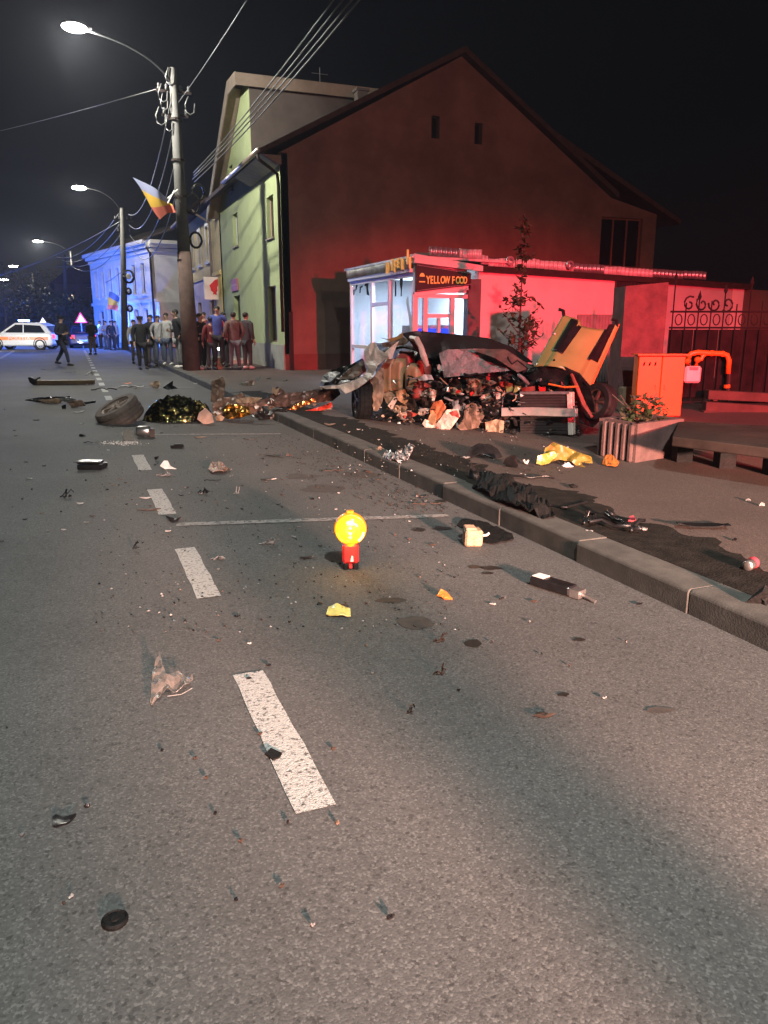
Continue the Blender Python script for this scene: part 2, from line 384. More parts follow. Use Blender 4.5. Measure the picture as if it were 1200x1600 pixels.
def window(parent, place, hole, frame_mat, pane_mat, cols=1, trans=None, sill_mat=None, d=0.12, fw=0.06, surround=None, off=(0, 0, 0)):
    u0, v0, u1, v1 = hole
    f = MB(off)
    rbox(f, place, u0 + .002, v0 + .002, u0 + fw, v1 - .002, d, d + 0.06); rbox(f, place, u1 - fw, v0 + .002, u1 - .002, v1 - .002, d, d + 0.06)
    rbox(f, place, u0 + fw, v0 + .002, u1 - fw, v0 + fw, d, d + 0.06); rbox(f, place, u0 + fw, v1 - fw, u1 - fw, v1 - .002, d, d + 0.06)
    for c in range(1, cols):
        uu = u0 + (u1 - u0) * c / cols
        rbox(f, place, uu - fw / 2, v0 + fw, uu + fw / 2, v1 - fw, d + .002, d + 0.058)
    if trans: rbox(f, place, u0 + fw, v0 + (v1 - v0) * trans - fw / 2, u1 - fw, v0 + (v1 - v0) * trans + fw / 2, d + .004, d + 0.056)
    fr = f.build('window', frame_mat, parent)
    p = MB(off); rbox(p, place, u0 + fw * .6, v0 + fw * .6, u1 - fw * .6, v1 - fw * .6, d + 0.025, d + 0.035)
    p.build('pane', pane_mat, fr)
    if sill_mat:
        s = MB(off); rbox(s, place, u0 - .06, v0 - .05, u1 + .06, v0 - .002, -0.07, d)
        s.build('sill', sill_mat, fr)
    if surround:
        s = MB(off); w = 0.16
        rbox(s, place, u0 - w, v0 - .06, u0 - .005, v1 + w, -0.05, -0.003); rbox(s, place, u1 + .005, v0 - .06, u1 + w, v1 + w, -0.05, -0.003)
        rbox(s, place, u0 - .003, v1 + .004, u1 + .003, v1 + w, -0.048, -0.003); rbox(s, place, u0 - w - .05, v0 - .18, u1 + w + .05, v0 - .064, -0.11, -0.003)
        s.build('surround', surround, fr)
    return fr
GX = 6.1
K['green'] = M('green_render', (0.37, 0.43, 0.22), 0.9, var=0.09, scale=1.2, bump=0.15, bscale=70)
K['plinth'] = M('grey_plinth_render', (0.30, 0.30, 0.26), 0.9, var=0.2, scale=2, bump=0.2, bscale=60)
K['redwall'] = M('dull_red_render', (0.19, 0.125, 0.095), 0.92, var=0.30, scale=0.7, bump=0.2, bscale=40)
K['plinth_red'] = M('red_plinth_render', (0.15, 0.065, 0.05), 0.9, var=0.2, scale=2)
K['board'] = M('pale_boards', (0.22, 0.17, 0.13), 0.7, var=0.15, scale=3)
K['dormer'] = M('dormer_cladding', (0.085, 0.068, 0.06), 0.8, var=0.15, scale=2)
K['winframe_brown'] = M('brown_window_frame', (0.22, 0.09, 0.06), 0.5, var=0.1)
K['winframe_pink'] = M('pale_window_frame', (0.50, 0.34, 0.28), 0.5, var=0.1)
K['winframe_white'] = M('white_window_frame', (0.62, 0.60, 0.56), 0.5)
house = thing('green_house', (GX, 23.8, 0), 'gabled house with light green street front and dull red side wall', 'house')
HO = house.location
PX = lambda u, v, d: Vector((GX + d, u, v))            # street front, u = Y
PYw = lambda u, v, d: Vector((u, 23.8 + d, v))         # side wall, u = X
y_end = 33.9; ridge_x, ridge_z = 12.0, 9.62; eave_z = 6.42
H1 = (24.72, 4.18, 25.62, 5.42); H2 = (30.3, 4.42, 31.25, 5.6); H3 = (24.75, 0.95, 25.85, 2.72); DOOR = (30.5, 0.16, 31.75, 2.62); H4 = (31.2, 6.7, 32.0, 7.9)
# street front: eave part, and the half gable that rises from its back end
front = [(23.8, .9), (y_end, .9), (y_end, 6.05), (28.6, 9.35), (27.62, 9.35), (27.62, eave_z), (23.8, eave_z)]
DOOR2 = (30.5, 0.905, 31.75, 2.62)
wall('street_wall', front, [H1, H2, H3, DOOR2, (30.9, 6.45, 31.6, 7.35)], PX, K['green'], house, 0.24, HO)
wall('front_plinth', [(23.8, 0), (y_end, 0), (y_end, .897), (23.8, .897)], [(30.5, 0.01, 31.75, 0.896)], lambda u, v, d: Vector((GX - 0.04 + d, u, v)), K['plinth'], house, 0.26, HO)
window(house, PX, H1, K['winframe_pink'], K['dark_pane'], 2, None, K['board'], off=HO)
window(house, PX, H2, K['winframe_white'], K['dark_pane'], 2, None, K['board'], off=HO)
window(house, PX, (30.9, 6.45, 31.6, 7.35), K['winframe_brown'], K['dark_pane'], 1, None, K['board'], off=HO)
w3 = window(house, PX, H3, K['winframe_brown'], K['dark_pane'], 2, None, None, off=HO)
K['red_lit'] = M('lit_red_poster', (0.6, 0.02, 0.02), 0.5, emit=(1, 0.02, 0.02), estr=0.45)
K['white_lit'] = M('lit_white_poster', (0.7, 0.6, 0.6), 0.5, emit=(1, 0.7, 0.7), estr=0.8)
pm = MB(HO); rbox(pm, PX, 24.86, 1.05, 25.1, 2.62, .135, .141); pm.build('poster', K['red_lit'], w3)
pm = MB(HO); rbox(pm, PX, 24.86, 1.85, 25.25, 2.02, .125, .131); rbox(pm, PX, 24.86, 2.45, 25.1, 2.6, .125, .131); pm.build('poster', K['white_lit'], w3)
dm = MB(HO); rbox(dm, PX, 30.52, .17, 31.73, 2.6, .16, .2); d_ = dm.build('door', M('dark_door', (0.05, 0.055, 0.045), 0.6, var=.2), house)
dm = MB(HO); rbox(dm, PX, 31.55, 1.05, 31.62, 1.3, .1, .155); dm.build('handle', K['steel'], d_)
st = MB(HO); st.b(GX - .95, 28.6, PAVE - .02, GX - .043, 33.2, PAVE + .14); st.build('doorstep', K['plinth'], house, bevel=.01)
# side wall: gable with two attic slits, lower back extension with a three-light window
side = [(GX + .003, 0), (20.0, 0), (20.0, 5.38), (17.96, 5.83), (ridge_x, ridge_z), (GX + .003, eave_z)]
S1 = (11.0, 7.2, 11.28, 7.85); S2 = (12.52, 7.15, 12.8, 7.78); S3 = (17.62, 3.5, 19.4, 5.2)
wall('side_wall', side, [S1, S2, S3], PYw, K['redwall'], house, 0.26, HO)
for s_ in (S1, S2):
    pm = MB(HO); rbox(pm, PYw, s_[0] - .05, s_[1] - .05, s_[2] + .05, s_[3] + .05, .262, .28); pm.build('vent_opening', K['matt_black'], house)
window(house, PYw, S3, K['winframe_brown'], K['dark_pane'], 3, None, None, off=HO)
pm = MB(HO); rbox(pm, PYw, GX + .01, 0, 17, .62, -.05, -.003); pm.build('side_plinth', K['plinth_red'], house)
# roofs
rf = MB(HO)
def slab(pts, t=.14): rf.prism(pts, (0, 0, 0), (0, 0, -t))
e0 = (GX - .62, eave_z - .02); 
rf.prism([(e0[0], 23.55, e0[1] + .05), (ridge_x, 23.55, ridge_z + .22), (ridge_x, 23.55, ridge_z + .04), (e0[0], 23.55, e0[1] - .09)], (0, 0, 0), (0, 10.4, 0))
rf.prism([(ridge_x + .004, 23.55, ridge_z + .22), (18.1, 23.55, 5.98), (18.1, 23.55, 5.8), (ridge_x + .004, 23.55, ridge_z + .04)], (0, 0, 0), (0, 10.4, 0))
rf.prism([(15.3, 23.56, 7.75), (20.9, 23.56, 5.22), (20.9, 23.56, 5.06), (15.3, 23.56, 7.55)], (0, 0, 0), (0, 9, 0))
roof = rf.build('roof', K['roof'], house)
ch = MB(HO); ch.b(9.35, 26.0, 7.9, 9.7, 26.35, 8.95); ch.b(9.3, 25.95, 8.953, 9.75, 26.4, 9.03); ch.build('chimney', K['dormer'], roof)
# mono-pitched cross dormer: wall facing the camera, roof sloping down to the back
dw = MB(HO); dw.face([(GX + .02, 27.62, 6.55), (11.2, 27.62, 9.2), (11.2, 27.62, 9.3), (GX + .02, 27.62, 9.3)]); dw.build('dormer_wall', K['dormer'], house, solid=.04)
dr = MB(HO); dr.prism([(GX - .45, 27.3, 9.45), (GX - .45, 28.7, 9.52), (GX - .45, 34.25, 5.98), (GX - .45, 34.25, 5.86), (GX - .45, 28.7, 9.40), (GX - .45, 27.3, 9.34)], (0, 0, 0), (6.2, 0, 0)); dr.build('dormer_roof', K['roof'], house)
fb = MB(HO); fb.b(GX - .5, 27.24, 9.06, 11.5, 27.296, 9.43); fb.build('fascia_board', K['board'], house)
fb = MB(HO); fb.prism([(GX - .5, 28.7, 9.53), (GX - .5, 34.3, 5.97), (GX - .5, 34.3, 5.62), (GX - .5, 28.7, 9.12), (GX - .5, 27.3, 9.06), (GX - .5, 27.3, 9.46)], (0, 0, 0), (.045, 0, 0)); fb.build('barge_board', K['board'], house)
sf = MB(HO); sf.prism([(GX - .45, 28.72, 9.385), (GX - .45, 34.24, 5.85), (GX - .45, 34.24, 5.80), (GX - .45, 28.72, 9.335)], (0, 0, 0), (.448, 0, 0)); sf.build('soffit', K['board'], house)
sf = MB(HO); sf.prism([(GX - .6, 23.56, 6.30), (GX - .004, 23.56, 6.30), (GX - .004, 23.56, 6.06), (GX - .1, 23.56, 6.06)], (0, 0, 0), (0, 4.0, 0)); sf.build('eave_box', M('eave_boards', (.22, .19, .15), .8, var=.2), house)
gt = MB(HO); gt.tube([(GX - .7, 23.4, 6.37), (GX - .7, 29.2, 6.40)], .07, 8); gutter = gt.build('gutter', M('zinc_gutter', (.40, .33, .29), .3, metal=.7), house, smooth=True)
dp = MB(HO); dp.tube([(GX - .7, 23.62, 6.3), (GX - .66, 23.62, 6.15), (GX - .3, 23.68, 5.95), (GX - .1, 23.72, 5.8), (GX - .07, 23.74, 5.5), (GX - .07, 23.74, 1.3)], .05, 8); dp.build('downspout', K['hide'], house, smooth=True)
dp = MB(HO); dp.b(GX + .12, 23.66, .1, GX + .24, 23.745, 1.9); dp.build('cable_duct', K['hide'], house)
an = MB(HO); an.tube([(9.0, 29, 8.2), (9.0, 29, 10.4)], .02, 5); an.tube([(8.7, 29, 10.2), (9.3, 29, 10.2)], .012, 4); an.build('antenna', K['cable'], roof)
# small signs on the green front
sg = thing('small_sign', (GX, 31.25, 2.95), 'small dull red board over the doorway of the green house', 'sign')
s = MB(sg.location); s.b(GX - .05, 30.65, 2.80, GX - .003, 31.9, 3.25); s.build('board', M('red_board', (.38, .12, .12), .6, var=.2), sg)
s = MB(sg.location); s.b(GX - .055, 30.8, 2.98, GX - .051, 31.75, 3.06); s.build('stripe', M('faded_stripe', (.45, .25, .25), .6), sg)
# ---- white box sign with the red head profile, hung out from the wall
mp = Vector((5.2, 35.0, 0))
def mpx(px, py): return ony(px, py, 35.0)
sg = thing('hanging_sign', mpx(337, 468), 'white square box sign with red capped head profile above the crowd', 'sign')
a, b_ = mpx(320, 468), mpx(350, 433)
s = MB(sg.location); s.b(a.x, 35.0, a.z, b_.x, 35.16, b_.z); s.build('sign_box', M('white_sign_face', (.62, .60, .56), .5, emit=(1, .95, .88), estr=.06), sg, bevel=.015)
prof = [(327, 446), (336, 437), (342, 435.5), (343, 441), (342, 446.5), (340, 446.5), (339.5, 450), (340, 454), (338, 457), (339, 461), (334.5, 459.5), (332.5, 461), (333.5, 457), (329.5, 454), (329, 450)]
s = MB(sg.location); s.prism([mpx(x, y_) - Vector((0, .012, 0)) for x, y_ in prof], (0, 0, 0), (0, .01, 0)); s.build('emblem', M('red_emblem', (.55, .015, .02), .5), sg)
s = MB(sg.location); s.b(b_.x + .003, 35.04, b_.z - .25, 6.098, 35.1, b_.z - .2); s.b(b_.x + .003, 35.04, a.z + .15, 6.098, 35.1, a.z + .2); s.build('bracket', K['hide'], sg)
# ================================================================ yellow house behind it
K['ylw'] = M('yellow_render', (0.66, 0.52, 0.22), 0.9, var=0.1, scale=1.5)
K['lilac'] = M('lilac_render', (0.50, 0.42, 0.54), 0.9, var=0.08, scale=1.5)
yh = thing('yellow_house', (GX, 34.2, 0), 'narrow yellow house with tall windows and lilac ground floor', 'house')
YO = yh.location; y1 = 43.6
wins = [(36.9, 4.4, 37.6, 5.85), (39.3, 4.4, 40.0, 5.85), (41.7, 4.4, 42.4, 5.85)]
wall('upper_wall', [(34.2, 3.75), (y1, 3.75), (y1, 6.6), (34.2, 6.6)], wins, PX, K['ylw'], yh, .2, YO)
gw = [(36.4, 1.0, 37.6, 2.6), (40, .2, 41.1, 2.6)]
wall('ground_floor_wall', [(35.6, 0), (y1, 0), (y1, 3.6), (35.6, 3.6)], gw, lambda u, v, d: Vector((GX - .03 + d, u, v)), K['lilac'], yh, .2, YO)
wall('corner_wall', [(34.2, 0), (35.597, 0), (35.597, 3.6), (34.2, 3.6)], [], lambda u, v, d: Vector((GX - .03 + d, u, v)), K['ylw'], yh, .2, YO)
s = MB(YO); s.b(GX - .1, 34.2, 3.603, GX + .1, y1, 3.747); s.build('string_course', K['ylw'], yh)
for h in wins: window(yh, PX, h, K['winframe_brown'], K['dark_pane'], 2, .7, None, surround=K['winframe_white'], off=YO)
for h in gw: window(yh, lambda u, v, d: Vector((GX - .03 + d, u, v)), h, K['winframe_brown'], K['dark_pane'], 1, None, None, off=YO)
s = MB(YO); s.prism([(GX - .75, 34.2, 6.5), (GX + 5, 34.2, 9.3), (GX + 5, 34.2, 9.1), (GX - .75, 34.2, 6.36)], (0, 0, 0), (0, 9.4, 0)); s.build('roof', K['roof'], yh)
s = MB(YO); s.face([(GX + .003, 34.2, 0), (GX + 8, 34.2, 0), (GX + 8, 34.2, 10.2), (GX + 5, 34.2, 9.0), (GX + .003, 34.2, 6.6)]); s.build('gable_wall', K['ylw'], yh)
s = MB(YO); s.tube([(GX - .8, 34.2, 6.45), (GX - .8, 43.6, 6.45)], .08, 8); gu = s.build('gutter', K['hide'], yh, smooth=True)
s = MB(YO); s.tube([(GX - .8, 36, 6.4), (GX - .7, 36, 6.2), (GX - .12, 36.1, 5.9), (GX - .1, 36.1, 5.5), (GX - .1, 36.1, .3)], .05, 7); s.build('downspout', K['board'], yh, smooth=True)
# ================================================================ pale two-storey house lit blue
K['pale'] = M('pale_stucco', (0.56, 0.55, 0.55), 0.9, var=0.08, scale=1.5)
c0, c1, c2 = Vector((4.75, 50, 0)), Vector((1.6, 62.5, 0)), Vector((8.0, 50.6, 0))
uu = (c1 - c0).normalized(); un = Vector((uu.y, -uu.x, 0))
LW = (c1 - c0).length
PB = lambda u, v, d: c0 + uu * u + un * d + Vector((0, 0, v))
us = (c2 - c0).normalized(); sn = Vector((-us.y, us.x, 0))
PS = lambda u, v, d: c0 + us * u + sn * d + Vector((0, 0, v))
bh = thing('pale_house', c0, 'pale two storey corner house with moulded cornice glowing blue', 'house')
bw = [(1.2, 3.45, 1.85, 5.2), (2.9, 3.45, 3.55, 5.2), (6.2, 3.45, 6.85, 5.2), (7.9, 3.45, 8.55, 5.2), (9.6, 3.45, 10.25, 5.2), (11.2, 3.45, 11.8, 5.2)]
gb = [(1.0, .5, 1.9, 2.5), (2.7, .5, 3.6, 2.5), (6.0, .5, 7.0, 2.5), (8.2, .2, 9.3, 2.6), (10.3, .5, 11.4, 2.5)]
wall('street_wall', [(0, 0), (LW, 0), (LW, 6.0), (0, 6.0)], bw + gb, PB, K['pale'], bh, .2, c0)
for h in bw: window(bh, PB, h, K['hide'], K['matt_pane'], 1, None, None, surround=K['pale'], off=c0)
for h in gb: window(bh, PB, h, K['winframe_white'], K['matt_pane'], 2, .7, None, surround=K['pale'], off=c0)
wall('side_wall', [(.003, 0), (3.2, 0), (3.2, 6.0), (.003, 6.0)], [], PS, K['pale'], bh, .2, c0)
for z0, z1, o_ in ((5.75, 5.95, .12), (6.003, 6.2, .3), (6.203, 6.42, .5)):
    s = MB(c0); rbox(s, PB, -.1, z0, LW, z1, -o_, .3); rbox(s, PS, -.1, z0 + .001, 3.4, z1 - .001, -o_, .3); s.build('cornice', K['pale'], bh)
s = MB(c0); rbox(s, PB, 0, 2.85, LW, 3.05, -.12, -.003); rbox(s, PS, 0, 2.851, 3.2, 3.049, -.12, -.003); s.build('string_course', K['pale'], bh)
for u in (.35, 2.3, 4.6, 5.4, 7.5, 9.2):
    s = MB(c0); rbox(s, PB, u, .0, u + .35, 2.84, -.1, -.003); s.build('pilaster', K['pale'], bh)
s = MB(c0); s.tube([PB(-.1, 6.0, -.3), PB(-.05, 5.7, -.05), PB(-.05, 5.3, -.06), PB(-.05, .2, -.06)], .06, 7); s.build('downspout', K['hide'], bh, smooth=True)
s = MB(c0); s.prism([PB(-.2, 6.43, -.5), PB(-.2, 8.2, 4), PB(-.2, 8.05, 4), PB(-.2, 6.425, -.4)], Vector((0, 0, 0)), uu * (LW + .2)); s.build('roof', K['roof'], bh)
s = MB(c0); rbox(s, PS, .05, .2, 2.6, 2.84, -.9, -.1); s.build('porch', K['pale'], bh)
# dark house and hill far down the street
K['darkhouse'] = M('dim_brown_render', (0.10, 0.075, 0.06), 0.9, var=0.2, scale=1)
fh = thing('far_house', (-0.5, 80, 0), 'dim brown house with small gable far down the street', 'house')
s = MB(fh.location); s.b(-1.2, 80, 0, 5, 92, 5.2); wl_ = s.build('wall', K['darkhouse'], fh)
s = MB(fh.location); s.prism([(-1.6, 79.6, 5.203), (5.4, 79.6, 5.203), (1.9, 79.6, 8)], (0, 0, 0), (0, 13, 0)); s.build('roof', K['roof'], fh)
for k in range(2):
    s = MB(fh.location); s.b(-.6 + 2.4 * k, 79.95, 2.9, .5 + 2.4 * k, 79.997, 4.4); w_ = s.build('window', K['winframe_brown'], fh)
    s = MB(fh.location); s.b(-.5 + 2.4 * k, 79.93, 3.0, .4 + 2.4 * k, 79.947, 4.3); s.build('pane', K['dark_pane'], w_)
hb = MB(); n = 26
top = [(-150 + 14 * i, 330, 6 + 16 * (0.5 + 0.5 * noise.noise(Vector((i * .23, 0, 2))))) for i in range(n)]
for i in range(n - 1):
    hb.face([(top[i][0], 330, -1), (top[i + 1][0], 330, -1), top[i + 1], top[i]])
    hb.face([top[i], top[i + 1], (top[i + 1][0], 420, -1), (top[i][0], 420, -1)])
hb.build('hill', M('dark_hill', (0.03, 0.035, 0.03), 1, var=.3, scale=.05))['kind'] = 'structure'
# ================================================================ corner kiosk
K['alu'] = M('white_pvc_frame', (0.62, 0.58, 0.57), 0.35, var=0.08, scale=4)
K['kglass'] = glass_mat('kiosk_glass', (0.82, 0.86, 0.92), 0.06)
K['sheet'] = M('weathered_sheet_metal', (0.55, 0.54, 0.54), 0.4, metal=0.15, var=0.35, scale=3)
K['inner'] = M('kiosk_white_lining', (0.60, 0.62, 0.64), 0.7)
kx, ky, ky2, kx2 = 7.0, 15.9, 20.2, 8.45
ks = thing('kiosk', (kx, ky, PAVE), 'glazed white corner kiosk with corrugated roof edge behind the wreck', 'kiosk')
KO = ks.location
PK1 = lambda u, v, d: Vector((kx + d, u, v)); PK2 = lambda u, v, d: Vector((u, ky + d, v))
b0 = PAVE
def part(name, mat, parent, *boxes, place=None, off=None, **kw):
    mb = MB(off if off is not None else KO)
    for q in boxes: rbox(mb, place, *q)
    return mb.build(name, mat, parent, **kw)
Y578, Y607, Y626 = onx(580, 480, kx).y, onx(607, 480, kx).y, onx(628, 480, kx).y
fw = .055
for u in (ky2 - fw, Y578, Y607, ky + .07):
    part('frame_post', K['alu'], ks, (u - fw, b0, u + fw, 2.62, 0, .09), place=PK1)
part('frame_post', K['alu'], ks, (kx - .035, b0, kx + .05, 2.16, 0, .09), place=PK2)
for u in (7.27, 7.93): part('frame_post', K['alu'], ks, (u - .05, b0, u + .05, 2.16, 0, .09), place=PK2)
part('wall_pier', K['concrete'], ks, (8.30, b0, 8.62, 2.5, -.02, .2), place=PK2)
for (u0, u1, zs) in ((Y578 + fw + .002, ky2 - 2 * fw - .002, (b0 + .03, .95, 2.57)), (Y607 + fw + .002, Y578 - fw - .002, (b0 + .03, 2.0, 2.57)), (ky + .13, Y607 - fw - .002, (b0 + .03, 2.57))):
    for z in zs:
        part('transom', K['alu'], ks, (u0, z - .045, u1, z + .045, .004, .086), place=PK1)
    for i in range(len(zs) - 1):
        part('pane', K['kglass'], ks, (u0, zs[i] + .05, u1, zs[i + 1] - .05, .04, .048), place=PK1)
xs = [7.052, 7.218, 7.322, 7.878, 7.982, 8.298]
for i in (0, 2, 4):
    u0, u1 = xs[i], xs[i + 1]
    zz = (b0 + .4, 1.0, 1.7, 2.12) if i == 2 else (b0 + .4, 2.12)
    for z in zz: part('transom', K['alu'], ks, (u0, z - .04, u1, z + .04, .004, .086), place=PK2)
    for j in range(len(zz) - 1): part('pane', K['kglass'], ks, (u0, zz[j] + .045, u1, zz[j + 1] - .045, .04, .048), place=PK2)
    part('base_panel', K['alu'], ks, (u0, b0, u1, b0 + .355, .02, .07), place=PK2)
part('frame_post', K['alu'], ks, (7.575, 1.045, 7.635, 1.655, .005, .085), place=PK2)
# head beam, sloping down to the right over the sign
s = MB(KO); s.prism([(kx - .06, ky - .12, 2.80), (kx2 + .15, ky - .12, 2.66), (kx2 + .15, ky - .12, 2.78), (kx - .06, ky - .12, 2.985)], (0, 0, 0), (0, .25, 0)); s.build('head_beam', K['alu'], ks)
s = MB(KO); s.prism([(kx, ky - .02, 2.10), (8.35, ky - .02, 2.27), (8.35, ky - .02, 2.36), (kx, ky - .02, 2.19)], (0, 0, 0), (0, .1, 0)); s.build('head_beam', K['alu'], ks)
s = MB(KO); s.b(kx + .02, ky + .08, 2.2, 8.3, ky + .12, 2.78); s.build('back_board', K['inner'], ks)
part('head_beam', K['alu'], ks, (ky + .14, 2.62, ky2, 2.70, -.06, .1), place=PK1)
# corrugated fascia: each sheet a part
def corrug(place, u0, u1, zlo, zhi, pitch=.16, amp=.022, mat=None, parent=None, name='roof_sheet', off=None, zf=None, flip=1, fine=8):
    mb = MB(off); n = max(2, int((u1 - u0) / pitch * fine)); rows = []
    for i in range(n + 1):
        u = u0 + (u1 - u0) * i / n
        d = amp * math.sin(2 * PI * u / pitch)
        a, b_ = (zlo, zhi) if zf is None else zf(u)
        rows.append((mb.v(place(u, a, -d)), mb.v(place(u, b_, -d))))
    for i in range(n): mb.bm.faces.new((rows[i][0], rows[i + 1][0], rows[i + 1][1], rows[i][1]))
    return mb.build(name, mat, parent, smooth=True, solid=.004)
for k in range(4):
    u0 = ky + .1 + k * 1.05
    corrug(lambda u, v, d: Vector((kx - .09 + d, u, v)), u0, u0 + 1.045, 2.71, 2.93 + rnd.uniform(-.015, .02), .10, .018, K['sheet'], ks, off=KO)
s = MB(KO); s.prism([(kx - .12, ky - .1, 2.95), (kx - .12, ky2 + .1, 2.95), (9.4, ky2 + .1, 2.92), (9.4, ky - .1, 2.90)], (0, 0, 0), (0, 0, -.05)); s.build('roof', K['sheet'], ks)
s = MB(KO); s.b(kx + .1, 20.15, b0, 9.3, 20.2, 2.88); s.b(9.25, ky + .12, b0, 9.3, 20.147, 2.88); s.build('back_wall', K['inner'], ks)
s = MB(KO); s.b(kx + .1, ky + .13, 2.72, 9.24, 20.14, 2.76); s.build('ceiling', K['inner'], ks)
s = MB(KO); s.b(kx + .1, ky + .13, b0 - .03, 9.24, 20.14, b0 + .01); s.build('kiosk_floor', K['inner'], ks)
s = MB(KO); s.b(kx + .5, ky + 1.0, 2.66, kx + 1.5, 19.6, 2.70); s.build('ceiling_light', M('lit_ceiling_panel', (.9, .9, .9), .5, emit=(.80, .92, 1.0), estr=3.2), ks)
lamp('kiosk_ceiling_lamp', 'AREA', Vector((8.0, 18.0, 2.62)) - KO, 260, (.76, .86, 1.0), .8, parent=ks)
# things inside: added blue-glowing cabinet standing for reflected flashers, counter, hanging ladle shape
ck = thing('blue_glow_cabinet', (7.75, 16.9, b0), 'added blue glowing cabinet for flashers reflected in the kiosk window', 'blue glow cabinet')
s = MB(ck.location); s.b(7.25, 16.55, b0 + .01, 8.3, 17.2, 1.5); s.build('cabinet', K['inner'], ck, bevel=.02)
for k in range(3):
    s = MB(ck.location); s.b(7.29 + .335 * k, 16.52, .55, 7.59 + .335 * k, 16.547, 1.42); dr_ = s.build('door', M('blue_reflection_glow', (.02, .05, .3), .3, emit=(.03, .08, 1.0), estr=1.6, var=.6, scale=3) if k == 0 else K['blue_lit'], ck)
    if k == 0: K['blue_lit'] = dr_.data.materials[0]
    s = MB(ck.location); s.b(7.30 + .335 * k, 16.505, .96, 7.58 + .335 * k, 16.518, .985); s.build('shelf', K['hide'], dr_)
ct = thing('counter', (7.6, 18.6, b0), 'white service counter inside the kiosk glass front', 'counter')
s = MB(ct.location); s.b(7.5, 17.6, b0 + .01, 8.0, 19.8, 1.0); s.build('cabinet', M('grey_counter', (.3, .3, .32), .5), ct)
s = MB(ct.location); s.b(7.45, 17.55, 1.003, 8.05, 19.85, 1.05); s.build('worktop', K['inner'], ct)
# decals on the glass
dc = thing('window_decals', (kx - .006, 18.5, 1.6), 'dark cutlery shaped decals stuck on the kiosk glass', 'decal')
def decal(px_pts, name='decal', mat=None, X=kx + .032):
    s = MB(dc.location); pts = [onx(a, c, X) for a, c in px_pts]; s.prism(pts, (0, 0, 0), (.004, 0, 0)); return s.build(name, mat or K['matt_black'], dc)
decal([(627, 424), (629.5, 432), (629, 444), (627.8, 452), (627.6, 463), (626, 463), (626.2, 452), (624.6, 444), (624.6, 432)])
decal([(617, 440), (619, 440), (619, 463), (617, 463)])
decal([(557, 432), (559, 444), (557, 452), (555, 456), (556, 446)]); decal([(575, 430), (576, 440), (575, 452), (577, 462), (573, 460), (572, 448), (569, 446), (573, 440)])
decal([(562, 448), (567, 446), (566, 449), (564, 450), (563, 458), (561.5, 458)])
decal([(552, 453), (554, 452), (553.6, 461), (552, 461)])
decal([(634, 470), (637, 462), (640, 480), (643, 500), (641, 520), (639, 500)], mat=K['white'])
# sign board
sb = thing('shop_sign', (7.6, ky - .06, 2.5), 'dark sign board reading YELLOW FOOD with burger mark', 'sign')
SO = sb.location
s = MB(SO); s.prism([(7.0, ky - .03, 2.2), (8.33, ky - .03, 2.37), (8.33, ky - .03, 2.63), (7.0, ky - .03, 2.785)], (0, 0, 0), (0, -.045, 0)); s.build('board', M('dark_sign_board', (.012, .010, .010), .6, var=.2), sb)
K['gold_letter'] = M('gold_letters_added_glow', (.62, .33, .09), .5, emit=(1, .48, .10), estr=.30)  # glow added so the letters stay gold under the red light
s = MB(SO)
for i in range(34):
    t = i / 33; x = 7.03 + t * 1.28; s.box((x, ky - .082, 2.755 - .142 * t), (.016, .012, .012)); s.box((x, ky - .082, 2.225 + .158 * t), (.016, .012, .012))
s.build('bead_trim', K['sheet'], sb)
def text(body, name, size, loc, rot, mat, parent, ext=.006, sx=1.0, align='LEFT', off=0.0):
    c = bpy.data.curves.new(name, 'FONT'); c.body = body; c.size = size; c.extrude = ext; c.align_x = align; c.offset = off
    c.materials.append(mat); o = bpy.data.objects.new(name, c); COL.objects.link(o); o.parent = parent
    o.location = loc; o.rotation_euler = rot; o.scale = (sx, 1, 1)
    me = bpy.data.meshes.new_from_object(o.evaluated_get(bpy.context.evaluated_depsgraph_get())); me.name = name
    bpy.data.objects.remove(o); o = link(name, me, parent)
    o.location = loc; o.rotation_euler = rot; o.scale = (sx, 1, 1); return o
word = 'YELLOW FOOD'; x = 7.235
for k, chx in enumerate(word):
    if chx == ' ': x += .055; continue
    t = k / 10
    wdt = {'W': .128, 'L': .082, 'E': .083}.get(chx, .094)
    text(chx, 'letter', .235 - .005 * k + (.02 if k > 6 else 0), Vector((x, ky - .084, 2.375 + .035 * t - (.012 if k > 6 else 0))) - SO, (PI / 2, 0, 0), K['gold_letter'], sb, .008, .62, off=.004)
    x += wdt
s = MB(SO); c_ = (7.135, 2.52)
pts = [(c_[0] + .06 * math.cos(a), ky - .084, c_[1] + .075 * math.sin(a)) for a in [PI * k / 10 for k in range(11)]]
s.prism(pts, (0, 0, 0), (0, -.008, 0)); s.b(c_[0] - .07, ky - .092, 2.40, c_[0] + .07, ky - .084, 2.425); s.build('emblem', K['gold_letter'], sb)
# raised letters on the fascia
lt = thing('roof_letters', (kx - .13, 16.9, 2.66), 'row of yellow raised letters on the kiosk fascia corner', 'sign')
y0_ = onx(603, 410, kx - .14).y
for k, (chx, px, dz, sz) in enumerate((('D', 603.5, 2.655, .30), ('I', 612, 2.70, .30), ('F', 616, 2.66, .30), ('E', 621, 2.74, .24), ('R', 627, 2.69, .28), ('I', 636, 2.78, .36), ('I', 640, 2.68, .28))):
    p = onx(px, 410, kx - .14)
    text(chx, 'letter', sz * 1.2, Vector((kx - .14, p.y, dz)) - lt.location, (PI / 2, 0, -PI / 2), K['gold_letter'], lt, .02, .66, off=.004)
